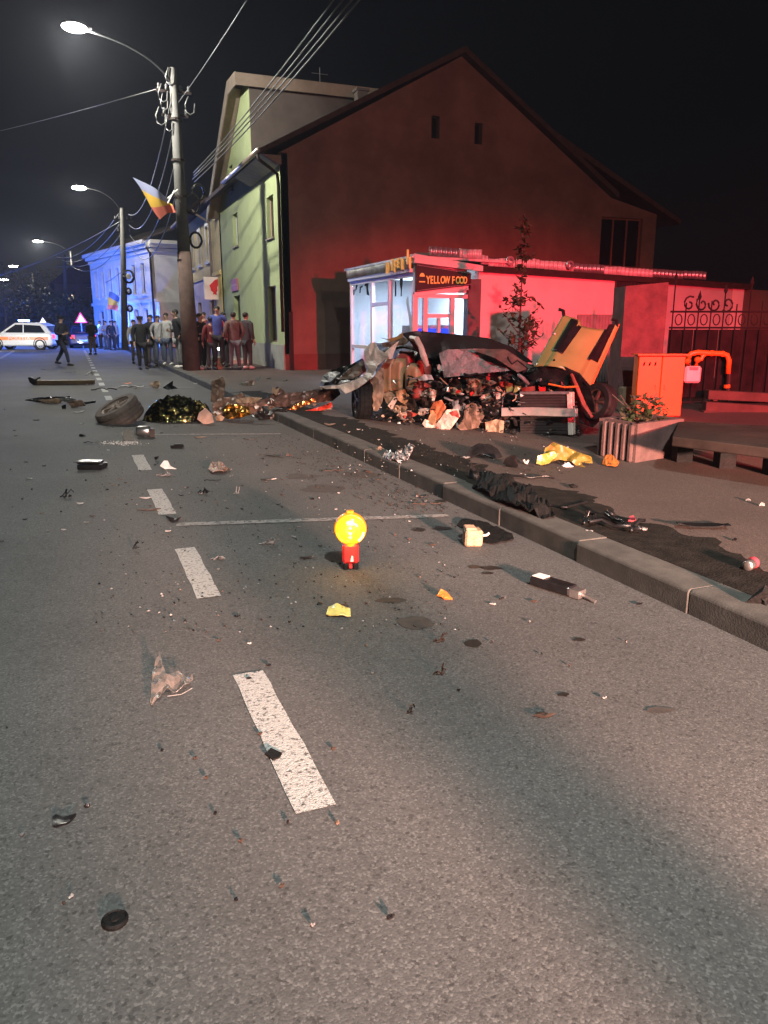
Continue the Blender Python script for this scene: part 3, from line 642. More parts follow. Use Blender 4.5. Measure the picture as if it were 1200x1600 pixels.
# ================================================================ annex: plastered wall under a corrugated lean-to roof
K['rose'] = M('pink_plaster', (0.62, 0.52, 0.50), 0.92, var=0.10, scale=1.3, bump=0.15, bscale=40)
K['rose2'] = M('grey_plaster', (0.40, 0.38, 0.37), 0.92, var=0.15, scale=1.3)
K['darkcor'] = M('dark_corrugated', (0.035, 0.03, 0.03), 0.7, spec=.15, var=0.2)
ax = thing('annex', (9, 16.0, PAVE), 'low pink plastered annex with a corrugated metal roof edge', 'building')
AO = ax.location; PA = lambda u, v, d: Vector((u, 16.0 + d, v))
ztop = lambda u: 2.68 - (u - 8.6) * .032
def awall(u0, u1, mat, d=0.0, name='wall_panel'):
    s = MB(AO); n = 10
    s.prism([PA(u0, PAVE - .1, d), PA(u1, PAVE - .1, d), PA(u1, ztop(u1), d), PA(u0, ztop(u0), d)], (0, 0, 0), (0, .2, 0)); return s.build(name, mat, ax)
awall(8.62, 12.34, K['rose'])
corrug(lambda u, v, d: PA(u, v, d - .06), 12.345, 13.7, 0, 0, .11, .016, K['darkcor'], ax, 'corrugated_panel', AO, zf=lambda u: (PAVE, ztop(u)))
corrug(lambda u, v, d: PA(u, v, d - .045), 11.3, 12.34, PAVE, 1.75, .09, .012, M('pale_corrugated', (.30, .25, .25), .6, var=.2), ax, 'corrugated_panel', AO)
awall(13.72, 15.1, K['rose2'], .02); awall(15.103, 16.1, K['rose2'], .06); awall(16.103, 16.5, K['rose'], .02); awall(16.51, 19.5, K['darkhouse'], .1)
s = MB(AO); s.prism([PA(8.63, ztop(8.63) - .02, -.16), PA(16.6, ztop(16.6) - .02, -.16), PA(16.6, ztop(16.6) + .11, -.16), PA(8.63, ztop(8.63) + .11, -.16)], (0, 0, 0), (0, .14, 0)); s.build('eave_beam', K['hide'], ax)
u = 7.3
while u < 15.0:
    du = min(rnd.uniform(.7, .95), 15.1 - u)
    lift = rnd.uniform(-.02, .03); bow = rnd.uniform(-.012, .02)
    zl = lambda q: ztop(q) + .115 + lift + (0.10 if q < 8.6 else 0)
    corrug(lambda q, v, d: PA(q, v, d - .10 - rnd.uniform(0, .004) - (.08 if q < 8.6 else 0)), u, u + du - .01, 0, 0, .12, .020, K['sheet'] if rnd.random() < .7 else K['galv'], ax, 'roof_sheet', AO, zf=lambda q: (zl(q), zl(q) + .19 + bow * math.sin(q * 9)))
    u += du
s = MB(AO); s.prism([PA(8.0, ztop(8) + .33, .0), PA(15.1, ztop(15.1) + .33, .0), PA(15.1, ztop(15.1) + .9, 5.5), PA(9.5, ztop(9.5) + .9, 5.5)], (0, 0, 0), (0, 0, -.05)); s.build('roof', K['roof'], ax)
s = MB(AO)
for q in (9.3, 10.9): s.lathe([(.05, -.02), (.10, -.02), (.10, .03), (.05, .03)], PA(q, ztop(q) + .25, -.18), Euler((PI / 2, 0, 0)), 14)
s.build('vent_pipe', K['galv'], ax)
# ================================================================ right hand property line
U1 = Vector((cy, -sy, 0)); N1 = Vector((sy, cy, 0)); F0 = g(1033, 640, PAVE)
PF = lambda u, v, d: F0 + U1 * u + N1 * d + Vector((0, 0, v))      # along the fence, v above the pavement
K['ironpaint'] = M('black_iron', (0.012, 0.010, 0.010), 0.6, spec=.15, var=.2)
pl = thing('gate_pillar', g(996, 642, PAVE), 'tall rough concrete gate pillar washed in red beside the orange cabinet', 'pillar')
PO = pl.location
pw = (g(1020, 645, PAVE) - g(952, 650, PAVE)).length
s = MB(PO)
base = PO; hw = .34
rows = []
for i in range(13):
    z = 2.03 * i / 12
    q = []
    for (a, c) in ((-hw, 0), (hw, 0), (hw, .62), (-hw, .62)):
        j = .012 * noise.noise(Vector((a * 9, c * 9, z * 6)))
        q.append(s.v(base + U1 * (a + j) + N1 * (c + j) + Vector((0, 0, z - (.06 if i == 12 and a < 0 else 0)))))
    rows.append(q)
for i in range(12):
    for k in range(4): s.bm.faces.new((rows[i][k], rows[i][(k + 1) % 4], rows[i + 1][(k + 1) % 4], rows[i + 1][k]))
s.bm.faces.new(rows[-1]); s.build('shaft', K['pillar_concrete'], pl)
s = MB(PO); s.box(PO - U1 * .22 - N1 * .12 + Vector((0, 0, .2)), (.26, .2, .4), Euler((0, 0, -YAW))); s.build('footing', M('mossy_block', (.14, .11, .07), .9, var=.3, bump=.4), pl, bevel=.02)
# gas cabinet
K['cab'] = M('orange_yellow_cabinet', (0.75, 0.15, 0.015), 0.45, var=.05)
cb = thing('gas_cabinet', g(1027, 651, PAVE), 'orange metal gas cabinet with vent slots in front of the gate pillar', 'cabinet')
CO = cb.location; hc = (g(1055, 642, PAVE) - g(988, 642, PAVE)).length / 2
mid = -.05
s = MB(CO); rb = Euler((0, 0, -YAW))
s.box(CO + N1 * .12 + Vector((0, 0, .46)), (hc * 2, .22, .92), rb); s.build('body', K['cab'], cb, bevel=.012)
for sx, nm in ((-1, 'door'), (1, 'door')):
    s = MB(CO); s.box(CO + U1 * (sx * hc / 2 + mid * 0) - N1 * .004 + Vector((0, 0, .46)), (hc - .012, .024, .90), rb); d_ = s.build(nm, K['cab'], cb, bevel=.006)
    s = MB(CO); s.box(CO + U1 * (sx * .07) - N1 * .022 + Vector((0, 0, .45)), (.02, .012, .07), rb); s.build('handle', K['cab'], d_)
for z in (.80, .10):
    for k in range(3):
        s = MB(CO); s.ball(CO + U1 * (-.27 + .085 * k) - N1 * .018 + Vector((0, 0, z)), .016, .006, .034, rot=Euler((0, .35, 0))); s.build('vent_slot', K['matt_black'], cb)
s = MB(CO); s.box(CO + N1 * .1 + Vector((0, 0, .935)), (hc * 2 + .06, .32, .02), rb); s.build('lid', K['cab'], cb)
# gas meter and pipe
gm = thing('gas_meter', PF(.47, .39, -.1), 'pale gas meter box hanging from a bent yellow pipe by the fence', 'gas meter')
GO = gm.location; A_ = lambda px, py, d=-.1: PF(0, 0, d) + (ray(px, py) * ((PF(0, 0, d) - EYE).dot(N1) / ray(px, py).dot(N1)) - (PF(0, 0, d) - EYE))
def onF(px, py, d=-.1):
    r_ = ray(px, py); return EYE + r_ * ((PF(0, 0, d) - EYE).dot(N1) / r_.dot(N1))
c_ = onF(1080, 585); s = MB(GO); s.box(c_, (.27, .18, .27), rb); s.build('meter_body', M('meter_enamel', (.55, .48, .46), .4, var=.1), gm, bevel=.03)
s = MB(GO); s.box(c_ + Vector((0, 0, .1)) - N1 * .095, (.14, .01, .05), rb); s.build('dial', K['grey'], gm)
K['gaspipe'] = M('yellow_gas_pipe', (0.75, 0.15, 0.015), 0.4, var=.05)
pp = [onF(*q) for q in ((1075, 572), (1074, 560), (1079, 553), (1090, 550.5), (1108, 552), (1128, 552.5), (1136, 555), (1139, 563), (1137, 584))]
s = MB(GO); s.tube(pp, .042, 9); s.build('pipe', K['gaspipe'], gm, smooth=True)
pp = [onF(*q) for q in ((1088, 572), (1089, 563), (1096, 561), (1098, 556), (1103, 552.5))]
s = MB(GO); s.tube(pp, .035, 8); s.build('pipe', K['gaspipe'], gm, smooth=True)
for q in ((1074, 564), (1090, 562), (1112, 552), (1129, 553)):
    s = MB(GO); s.ball(onF(*q, d=-.1), .055, .05, .05); s.build('coupling', K['gaspipe'], gm)
s = MB(GO); s.tube([onF(1139, 584), onF(1137, 612)], .035, 8); s.build('riser', K['hide'], gm); 
s = MB(GO); s.tube([onF(1136, 601), onF(1136, 606)], .05, 8); s.build('collar', K['gaspipe'], gm)
# wrought iron fence: rails, pickets with spear heads, rings, lower sheet
fe = thing('iron_fence', PF(0, 0, 0), 'black wrought iron fence with scrolls and spear points right of the pillar', 'fence')
FO = fe.location
zr = [onF(1100, 512, 0).z, onF(1100, 487, 0).z]
FL = 2.9
for z in zr + [PAVE + .12]:
    s = MB(FO); a = PF(.02, z - F0.z, 0); s.tube([a, a + U1 * FL], .018, 6); s.build('rail', K['ironpaint'], fe)
hs = [.50, .14, .2, .17, .3, .12, .42, .16, .33, .2, .45, .14, .3, .2]
for k in range(14):
    u = .06 + k * .205
    zt = zr[1] + hs[k]
    s = MB(FO); s.tube([PF(u, .12, 0), PF(u, zt - F0.z, 0)], .011, 5); pk = s.build('picket', K['ironpaint'], fe)
    if k % 2 == 0:
        s = MB(FO); s.lathe([(.0, .14), (.032, .03), (.012, -.02), (.0, -.03)], PF(u, zt - F0.z, 0), None, 6); s.build('spear_point', K['ironpaint'], pk)
    c_ = PF(u + .1, (zr[0] + zr[1]) / 2 - F0.z, 0); s = MB(FO)
    s.tube([c_ + U1 * (.055 * math.cos(a)) + Vector((0, 0, .085 * math.sin(a))) for a in [2 * PI * i / 12 for i in range(13)]], .010, 5, cap=False); s.build('ring', K['ironpaint'], fe)
    if k in (1, 2, 3, 4):
        c_ = PF(u + .05, zr[1] - F0.z + .12, 0); s = MB(FO)
        s.tube([c_ + U1 * ((.11 - .008 * i) * math.cos(i * .6 + k)) + Vector((0, 0, (.13 - .009 * i) * math.sin(i * .6 + k))) for i in range(13)], .016, 5); s.build('scroll', K['ironpaint'], fe)
for k in range(7):
    u = .03 + k * .41
    s = MB(FO); s.prism([PF(u, .2, .03), PF(u + .40, .2, .03), PF(u + .40, zr[0] - F0.z - .03, .03), PF(u, zr[0] - F0.z - .03, .03)], (0, 0, 0), N1 * .012)
    s.build('sheet_panel', M('rusty_sheet', (.012, .009, .009), .9, spec=.06, var=.5, scale=4) if k == 0 else K['rusty'], fe)
    if k == 0: K['rusty'] = fe.children[-1].data.materials[0] if fe.children[-1].name.startswith('sheet') else [o for o in fe.children if o.name.startswith('sheet')][0].data.materials[0]
# planter
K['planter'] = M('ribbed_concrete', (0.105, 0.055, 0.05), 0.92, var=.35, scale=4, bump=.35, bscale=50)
q0, q1, q2 = g(941, 712, PAVE), g(992, 723, PAVE), g(1056, 713, PAVE)
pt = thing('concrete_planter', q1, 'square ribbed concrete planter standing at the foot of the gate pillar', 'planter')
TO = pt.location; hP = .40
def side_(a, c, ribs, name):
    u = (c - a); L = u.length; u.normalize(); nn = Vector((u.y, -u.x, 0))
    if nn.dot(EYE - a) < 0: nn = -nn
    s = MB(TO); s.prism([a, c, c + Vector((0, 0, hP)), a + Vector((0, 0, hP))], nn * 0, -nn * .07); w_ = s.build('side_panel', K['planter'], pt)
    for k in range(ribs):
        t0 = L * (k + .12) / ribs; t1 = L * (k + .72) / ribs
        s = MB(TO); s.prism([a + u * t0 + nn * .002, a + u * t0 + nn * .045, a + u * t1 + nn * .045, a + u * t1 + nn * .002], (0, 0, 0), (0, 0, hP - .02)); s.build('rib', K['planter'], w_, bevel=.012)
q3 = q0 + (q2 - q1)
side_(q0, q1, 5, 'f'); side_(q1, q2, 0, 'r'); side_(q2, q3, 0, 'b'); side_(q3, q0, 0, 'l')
s = MB(TO); s.face([p + Vector((0, 0, hP - .05)) for p in (q0, q1, q2, q3)]); s.build('planting_soil', K['soil'], pt)
K['leaf'] = M('dark_leaf', (0.035, 0.05, 0.02), 0.6, var=.5, scale=20, spec=.12)
K['leaf2'] = M('dull_leaf', (0.055, 0.05, 0.028), 0.6, var=.4, scale=20, spec=.12)
K['bark'] = M('bark', (0.07, 0.05, 0.04), 0.9, var=.3, bump=.4)
def leafy(c, rx, ry, rz, n, size, off, seed=1, mats=('leaf', 'leaf2'), hole=.35):
    r_ = random.Random(seed); mb = MB(off)
    for _ in range(n):
        while True:
            p = Vector((r_.uniform(-1, 1), r_.uniform(-1, 1), r_.uniform(-1, 1)))
            if p.length < 1 and noise.noise(p * 2.2 + Vector((seed, 0, 0))) > -hole: break
        q = Vector(c) + Vector((p.x * rx, p.y * ry, p.z * rz))
        a = Vector((r_.gauss(0, 1), r_.gauss(0, 1), r_.gauss(0, .6))).normalized(); b_ = a.cross(Vector((r_.gauss(0, 1), r_.gauss(0, 1), r_.gauss(0, 1)))).normalized()
        L = size * r_.uniform(.6, 1.3); w = L * .42
        mb.face([q - a * L * .5, q + b_ * w * .5 + a * L * .05, q + a * L * .5, q - b_ * w * .5 + a * L * .05], r_.randint(0, 1))
    return mb
sh = thing('shrub', (q0 + q2) / 2 + Vector((0, 0, hP - .05)), 'small dark shrub growing in the ribbed planter', 'shrub')
mb = leafy(sh.location + RT * .02 + Vector((0, 0, .12)), .26, .2, .2, 300, .085, sh.location, 4); mb.build('foliage', [K['leaf'], K['leaf2']], sh)
s = MB(sh.location)
for k in range(5): s.tube([sh.location + Vector((rnd.uniform(-.1, .1), rnd.uniform(-.1, .1), 0)), sh.location + Vector((rnd.uniform(-.3, .3), rnd.uniform(-.2, .2), .3))], .008, 4)
s.build('stem', K['bark'], sh)
# long ledge and stacked planks at the right edge
K['plank'] = M('weathered_plank', (0.06, 0.038, 0.027), 0.85, var=.35, scale=3, bump=.3)
lg = thing('concrete_ledge', g(1120, 694, PAVE), 'low dark slab ledge in front of the fence, its edge in shadow', 'ledge')
z0 = .30
e_ = [g(1050, 682, .5), g(1240, 705, .5), g(1260, 668, .5), g(1060, 658, .5)]
s = MB(lg.location); s.prism(e_, (0, 0, 0), (0, 0, -.09)); s.build('slab', M('ledge_concrete', (.035, .024, .02), .9, spec=.1, var=.4, scale=2, bump=.3), lg, bevel=.01)
for t in (.08, .5, .95):
    s = MB(lg.location); c_ = e_[0].lerp(e_[1], t) + (e_[3] - e_[0]) * .75; s.box((c_.x, c_.y, (PAVE + .41) / 2), (.16, .16, .41 - PAVE), Euler((0, 0, -YAW))); s.build('support', K['matt_black'], lg)
pk_ = thing('plank_stack', onF(1160, 655, -.2), 'stack of long weathered planks lying against the iron fence', 'planks')
for k, (ya, yb) in enumerate(((608, 622), (626, 641), (640, 656), (655, 668))):
    a = onF(1108 - 4 * k, ya + 2, -.35 - .05 * k); c_ = onF(1230, ya + 8 + k * 2, -.35 - .05 * k); hgt = abs(onF(1108, yb, -.35).z - onF(1108, ya, -.35).z)
    s = MB(pk_.location); s.prism([a, c_, c_ - Vector((0, 0, hgt)), a - Vector((0, 0, hgt))], (0, 0, 0), N1 * .18); s.build('plank', K['plank'], pk_, bevel=.006)
    if k < 3:
        s = MB(pk_.location)
        for t in (.1, .85):
            q = a.lerp(c_, t) - Vector((0, 0, hgt + .012)) + N1 * .08; s.box(q, (.07, .12, .022), rb)
        s.build('spacer', K['plank'], pk_)
s = MB(pk_.location); q = onF(1165, 668, -.5)
for t in (.15, .9):
    q = onF(1108, 668, -.5).lerp(onF(1230, 676, -.5), t); s.box((q.x, q.y, (q.z - .01 + PAVE) / 2) , (.12, .16, max(.05, q.z - .01 - PAVE)), rb)
s.build('block', K['concrete'], pk_)
# sapling in front of the annex wall
sp_ = g(832, 600, PAVE); sp_ = Vector((7.85, 12.9, PAVE))
tr = thing('sapling', sp_, 'thin leafy sapling standing before the pink annex wall', 'tree')
H_ = 3.35; s = MB(sp_); stems = []
trunk = [sp_ + Vector((.02 * math.sin(i * 1.3), .03 * math.cos(i), H_ * i / 9)) for i in range(10)]
s.tube(trunk, [.03 - .0026 * i for i in range(10)], 6)
lb = MB(sp_)
def leaf(mb, p, d, L, w, mi):
    d = d.normalized(); sd = d.cross(Vector((rnd.gauss(0, .5), rnd.gauss(0, .5), 1))).normalized(); nn = d.cross(sd)
    m1 = p + d * L * .35 + nn * L * .05; m2 = p + d * L * .7 + nn * L * .02
    mb.face([p, m1 + sd * w * .5, m2 + sd * w * .38, p + d * L - nn * L * .12, m2 - sd * w * .38, m1 - sd * w * .5], mi)
for k in range(44):
    t = .1 + .88 * rnd.random() ** 1.5; p = trunk[0].lerp(trunk[-1], t); a = rnd.uniform(0, 2 * PI)
    ln = (.62 * (1 - t) + .12) * rnd.uniform(.6, 1.2) * (1.25 if t < .5 else .75)
    tip = p + Vector((math.cos(a) * ln * .7, math.sin(a) * ln * .7, ln * rnd.uniform(.2, .8))); md_ = p.lerp(tip, .5) - Vector((0, 0, .03))
    s.tube([p, md_, tip], [.009, .007, .004], 4)
    for j in range(15):
        q = p.lerp(tip, rnd.uniform(.25, 1.0)); leaf(lb, q, Vector((rnd.gauss(0, 1), rnd.gauss(0, 1), rnd.gauss(-.4, .6))), rnd.uniform(.09, .17), rnd.uniform(.04, .07), rnd.randint(0, 1))
for j in range(70):
    q = trunk[0].lerp(trunk[-1], rnd.uniform(.1, 1.0)); leaf(lb, q + Vector((rnd.gauss(0, .05), rnd.gauss(0, .05), 0)), Vector((rnd.gauss(0, 1), rnd.gauss(0, 1), rnd.gauss(-.2, .6))), rnd.uniform(.09, .16), rnd.uniform(.04, .07), rnd.randint(0, 1))
s.build('trunk', K['bark'], tr, smooth=True); lb.build('crown', [K['leaf'], K['leaf2']], tr)
# ================================================================ crumpled sheets: an outline laid on a surface of the place, dented by noise, with real thickness
def crumple(name, pts, place, mat, parent=None, amp=.06, freq=5.0, step=6.0, thick=.006, off=(0, 0, 0), seed=0, smooth=False, ridged=True, tag_=None):
    P2 = [Vector((p[0], p[1])) for p in pts]; D = [p[2] if len(p) > 2 else 0.0 for p in pts]
    n = len(P2); P = []; DD = []
    for i in range(n):                                   # subdivide and roughen the rim
        a, b_ = P2[i], P2[(i + 1) % n]; m_ = max(1, int((b_ - a).length / step))
        for k in range(m_):
            t = k / m_; P.append(a.lerp(b_, t)); DD.append(D[i] * (1 - t) + D[(i + 1) % n] * t)
    nb = len(P); edges = [(i, (i + 1) % nb) for i in range(nb)]
    x0 = min(p.x for p in P); x1 = max(p.x for p in P); y0_ = min(p.y for p in P); y1_ = max(p.y for p in P)
    rr = random.Random(seed + 11)
    yy = y0_ + step / 2
    allp = list(P)
    while yy < y1_:
        xx = x0 + step / 2
        while xx < x1:
            allp.append(Vector((xx + rr.uniform(-.3, .3) * step, yy + rr.uniform(-.3, .3) * step))); xx += step
        yy += step
    r = delaunay_2d_cdt(allp, edges, [list(range(nb))], 1, 1e-4)
    mb = MB(off); V = []
    for p in r[0]:
        ws = 0; d = 0
        for q, dq in zip(P, DD):
            w = 1 / ((p - q).length_squared + 4); ws += w; d += w * dq
        d /= ws
        w0 = Vector(place(p.x, p.y, 0)); s_ = Vector((seed * 3.7, 0, 0))
        n1 = noise.noise(w0 * freq + s_); n2 = noise.noise(w0 * freq * 2.7 + s_ * 2)
        if ridged: n1 = 1 - 2.4 * abs(n1)
        d += amp * (n1 * .8 + n2 * .45)
        V.append(mb.v(place(p.x, p.y, d)))
    for f in r[2]: mb.bm.faces.new([V[i] for i in f])
    return mb.build(name, mat, parent, smooth=smooth, solid=thick)

WA, WB = g(560, 655, PAVE), g(905, 684, PAVE)
WU = (WB - WA).normalized(); WN = Vector((-WU.y, WU.x, 0))
if WN.dot(FH) < 0: WN = -WN
def Wp(px, py, d=0.0):
    r_ = ray(px, py); o_ = WA + WN * d
    return EYE + r_ * ((o_ - EYE).dot(WN) / r_.dot(WN))
K['torn'] = M('torn_pale_panel', (0.52, 0.42, 0.36), 0.45, var=0.22, scale=3, bump=0.2)
K['leather'] = M('tan_leather', (0.36, 0.19, 0.10), 0.5, var=0.2, scale=8, bump=.15)
K['redlit_leather'] = M('red_light_leather', (0.32, 0.05, 0.04), 0.5, var=0.2, scale=8)  # tan leather with the red light put into its colour
K['softtop'] = M('black_roof_cloth', (0.010, 0.009, 0.009), 0.6, var=0.3, scale=5, bump=.2)
K['burnt'] = M('sooty_metal', (0.012, 0.010, 0.0095), 0.4, metal=.2, var=.7, scale=8, bump=.6, bscale=25)
K['radiator'] = M('radiator_core', (0.045, 0.036, 0.036), 0.45, metal=.4, var=.2, scale=30)
K['beam'] = M('aluminium_beam', (0.58, 0.50, 0.48), 0.35, metal=.6, var=.15, scale=6)
K['dark_rim'] = M('dark_brown_disc', (.07, .04, .03), .6, metal=.3, var=.3)
wk = thing('wrecked_car', WA.lerp(WB, .5), 'wrecked yellow car torn open with black striped bonnet raised', 'car')
WO = wk.location
def cr(name, pts, mat, amp=.06, seed=0, thick=.006, parent=wk, freq=5.0, step=6.0, **k): return crumple(name, pts, Wp, mat, parent, amp, freq, step, thick, WO, seed, **k)
# dark shell and floor behind everything
cr('floor_pan', [(556, 650, -.05), (690, 676, -.1), (905, 684, 0), (930, 650, 1.4), (760, 615, 1.6), (600, 618, 1.5)], K['burnt'], .05, 1, .02, step=9)
cr('far_side', [(592, 632, 1.2), (604, 575, 1.2), (640, 548, 1.2), (760, 545, 1.25), (835, 572, 1.2), (925, 600, 1.0), (935, 650, 1.0), (800, 650, 1.3)], K['burnt'], .10, 2, .02, step=8)
cr('bulkhead', [(648, 560, .5), (700, 575, .45), (800, 582, .5), (840, 590, .6), (845, 660, .5), (700, 668, .35), (655, 640, .4)], K['burnt'], .14, 3, .015)
# roof, windscreen, pillars
cr('roof', [(628, 522, .25), (650, 517, .4), (700, 522, .8), (762, 529, 1.0), (800, 543, 1.0), (832, 566, .9), (812, 563, .6), (765, 549, .35), (705, 549, .25), (668, 561, .2), (650, 548, .15), (640, 532, .2)], K['softtop'], .05, 5, .02, smooth=True, step=5, freq=3)
cr('windscreen', [(686, 552, .10), (699, 546, .12), (745, 545, .3), (788, 547, .5), (824, 571, .5), (800, 579, .3), (745, 584, .15), (694, 590, .0), (690, 570, .02)], K['paleglass'], .05, 6, .008, step=5, freq=4)
cr('windscreen_fold', [(735, 546, .2), (790, 546, .42), (832, 574, .45), (808, 582, .25), (775, 560, .12)], M('sooty_glass', (.10, .085, .07), .4, var=.4, scale=8), .05, 7, .008)
s = MB(WO); s.tube([Wp(642, 528, .15), Wp(651, 530, .08), Wp(657, 541, .05), Wp(662, 556, .05), Wp(668, 572, .1)], [.035, .045, .04, .05, .03], 6); s.build('pillar', K['torn'], wk)
s = MB(WO); s.tube([Wp(596, 552, .5), Wp(610, 545, .5), Wp(630, 541, .45), Wp(648, 545, .4)], .03, 6); s.build('roof_rail', K['burnt'], wk)
cr('torn_headliner', [(596, 536, .3), (612, 533, .3), (630, 527, .25), (642, 531, .2), (634, 538, .2), (612, 542, .25), (600, 543, .3)], K['brown'], .05, 8)
cr('torn_trim', [(594, 527, .3), (606, 530, .28), (620, 526, .25), (629, 519, .22), (630, 527, .22), (612, 534, .25)], M('bent_gold_trim', (.34, .2, .07), .4, var=.3), .04, 9, step=4)
# rear quarter panel torn off in a long blade to the left
cr('rear_quarter_panel', [(569, 548, .15), (577, 538, .2), (586, 534, .2), (592, 546, .1), (601, 551, .05), (614, 540, .05), (623, 533, .12), (616, 549, .1), (613, 559, .0), (601, 562, .0), (590, 571, -.05), (583, 586, -.08), (574, 596, -.1), (560, 606, -.1), (548, 612, -.1), (540, 615, -.15), (531, 607, -.15), (510, 608, -.1), (500, 604, -.1), (528, 602, -.1), (547, 597, -.05), (566, 589, .0), (575, 578, .05), (570, 562, .1)], K['torn'], .05, 10, .008, step=4)
cr('rear_wing', [(500, 603, .5), (505, 588, .6), (520, 577, .6), (548, 570, .5), (566, 560, .4), (572, 578, .3), (560, 590, .3), (530, 601, .3)], K['burnt'], .08, 11, .01)
cr('boot_lid', [(530, 592, .4), (548, 575, .4), (568, 562, .3), (572, 580, .25), (552, 592, .25)], K['brown'], .05, 12, .01, step=4)
cr('inner_sill', [(575, 598, .12), (584, 588, .1), (598, 571, .15), (600, 562, .2), (600, 615, .1), (597, 628, .0), (590, 642, -.05), (584, 642, -.05), (579, 620, .05)], M('tan_inner_panel', (.25, .16, .11), .6, var=.3, scale=6), .05, 13, .008, step=5)
# seats
def cushion(name, px0, py0, px1, py1, d, mat, th=.16, lean=0.0, parent=wk, bulge=.05):
    a, b_ = Wp(px0, py1, d), Wp(px1, py0, d); u = (b_ - a); h = u.z; u.z = 0; w = u.length; u.normalize(); nn = WN
    mb = MB(WO); nu, nv = 7, 9; F = []; B_ = []
    for j in range(nv + 1):
        rf_, rb_ = [], []
        for i in range(nu + 1):
            s_, t = i / nu * 2 - 1, j / nv * 2 - 1
            e = (1 - abs(s_) ** 4) * (1 - abs(t) ** 4)
            x = s_ * w / 2 * (1 - .22 * max(0, t) ** 2); z = h * (t + 1) / 2
            bz = th / 2 * max(e, 0) ** .4 + bulge * abs(s_) ** 1.5 * e
            c_ = a + u * (w / 2 + x + lean * (t + 1) / 2) + Vector((0, 0, z))
            rf_.append(mb.v(c_ - nn * bz)); rb_.append(mb.v(c_ + nn * th / 2 * max(e, 0) ** .4))
        F.append(rf_); B_.append(rb_)
    for G in (F, B_):
        for j in range(nv):
            for i in range(nu): mb.bm.faces.new((G[j][i], G[j][i + 1], G[j + 1][i + 1], G[j + 1][i]))
    bmesh.ops.remove_doubles(mb.bm, verts=mb.bm.verts, dist=.002)
    return mb.build(name, mat, parent, smooth=True)
st1 = cushion('seat', 599, 561, 617, 618, .32, K['leather'], .18, .02)
st2 = cushion('seat', 613, 560, 634, 614, .36, K['leather'], .22, .02)
cushion('seat_red_side', 618, 549, 646, 590, .48, K['redlit_leather'], .2, .04)
cushion('seat', 638, 568, 664, 616, .3, K['leather'], .26, -.02)
cushion('seat_red_side', 651, 561, 672, 590, .42, K['redlit_leather'], .2, .02)
s = MB(WO); s.lathe([(.0, .1), (.10, .09), (.13, .0), (.10, -.09), (0, -.1)], Wp(656, 615, .22), Euler((.4, .5, 0)), 14); s.build('airbag_remnant', K['redlit_leather'], wk, smooth=True)
cr('airbag', [(654, 592, .15), (662, 585, .1), (674, 586, .1), (679, 596, .08), (664, 599, .1), (655, 602, .15)], K['white'], .04, 14, .006, step=4)
# lower torn pieces under the door opening
for i, (pts, mt, amp) in enumerate((
    ([(598, 615, .1), (610, 612, .1), (624, 622, .05), (610, 636, .0), (603, 628, .05)], K['tan'], .06),
    ([(606, 634, .0), (616, 620, .0), (622, 622, .0), (612, 640, .0)], K['torn'], .03),
    ([(618, 612, .08), (632, 608, .08), (640, 622, .0), (632, 632, -.05), (620, 624, .0)], K['leather'], .06),
    ([(672, 640, -.05), (678, 628, -.1), (690, 625, -.1), (697, 636, -.12), (690, 652, -.15), (682, 660, -.15), (674, 655, -.1)], M('orange_torn', (.5, .14, .06), .45, var=.3), .06),
    ([(660, 662, -.2), (664, 655, -.2), (672, 658, -.2), (682, 662, -.2), (688, 655, -.2), (698, 640, -.15), (716, 639, -.1), (719, 650, -.2), (706, 668, -.25), (697, 677, -.3), (672, 678, -.3), (666, 670, -.25)], K['torn'], .07),
    ([(667, 660, -.22), (675, 640, -.2), (682, 648, -.2), (680, 664, -.25)], K['leather'], .04),
    ([(700, 645, -.18), (714, 641, -.15), (718, 652, -.2), (704, 664, -.22), (692, 660, -.2)], K['redlit_leather'], .04),
    ([(727, 634, -.05), (738, 629, -.05), (752, 634, -.05), (757, 650, -.1), (746, 668, -.15), (722, 674, -.2), (714, 668, -.2), (724, 655, -.1)], K['brown'], .06),
    ([(706, 628, .0), (718, 624, .0), (728, 632, .0), (722, 642, -.05), (708, 640, -.05)], K['grey'], .05),
    ([(746, 593, .2), (764, 589, .2), (768, 598, .15), (752, 604, .15)], K['brown'], .04),
    ([(790, 603, .05), (806, 602, .05), (818, 604, .05), (806, 613, .0), (792, 614, .0)], K['yellow'], .03),
    ([(815, 606, .1), (836, 603, .1), (836, 614, .08), (816, 615, .08)], M('dim_red_bracket', (.20, .04, .03), .5), .02),
    ([(842, 605, .1), (853, 604, .1), (852, 612, .08), (843, 613, .08)], K['redbit'], .02),
    ([(758, 660, -.1), (776, 655, -.1), (788, 658, -.1), (786, 678, -.2), (772, 684, -.2), (760, 676, -.15)], K['tan'], .08),
    ([(752, 628, .0), (768, 622, .0), (784, 632, .0), (776, 650, -.1), (758, 648, -.05)], K['burnt'], .08))):
    cr('torn_panel', pts, mt, amp, 20 + i, .006, step=4)
rq = random.Random(77)
for i in range(40):
    cx_, cy_ = rq.uniform(605, 800), rq.uniform(598, 668); w_ = rq.uniform(9, 22); h_ = rq.uniform(6, 15)
    if cx_ < 660 and cy_ < 622: continue
    pts = [(cx_ + w_ * math.cos(a) * rq.uniform(.5, 1.1), cy_ + h_ * math.sin(a) * rq.uniform(.5, 1.1), rq.uniform(-.12, .15)) for a in [k * PI / 4 for k in range(8)]]
    pts = [(x, min(y_, 676), d) for x, y_, d in pts]
    cr('crushed_panel', pts, K[rq.choices(('burnt', 'brown', 'torn', 'grey', 'dirt', 'tan', 'redlit_leather'), (7, 4, 4, 1, 3, 4, 4))[0]], .12, 200 + i, .006, step=3, freq=8)
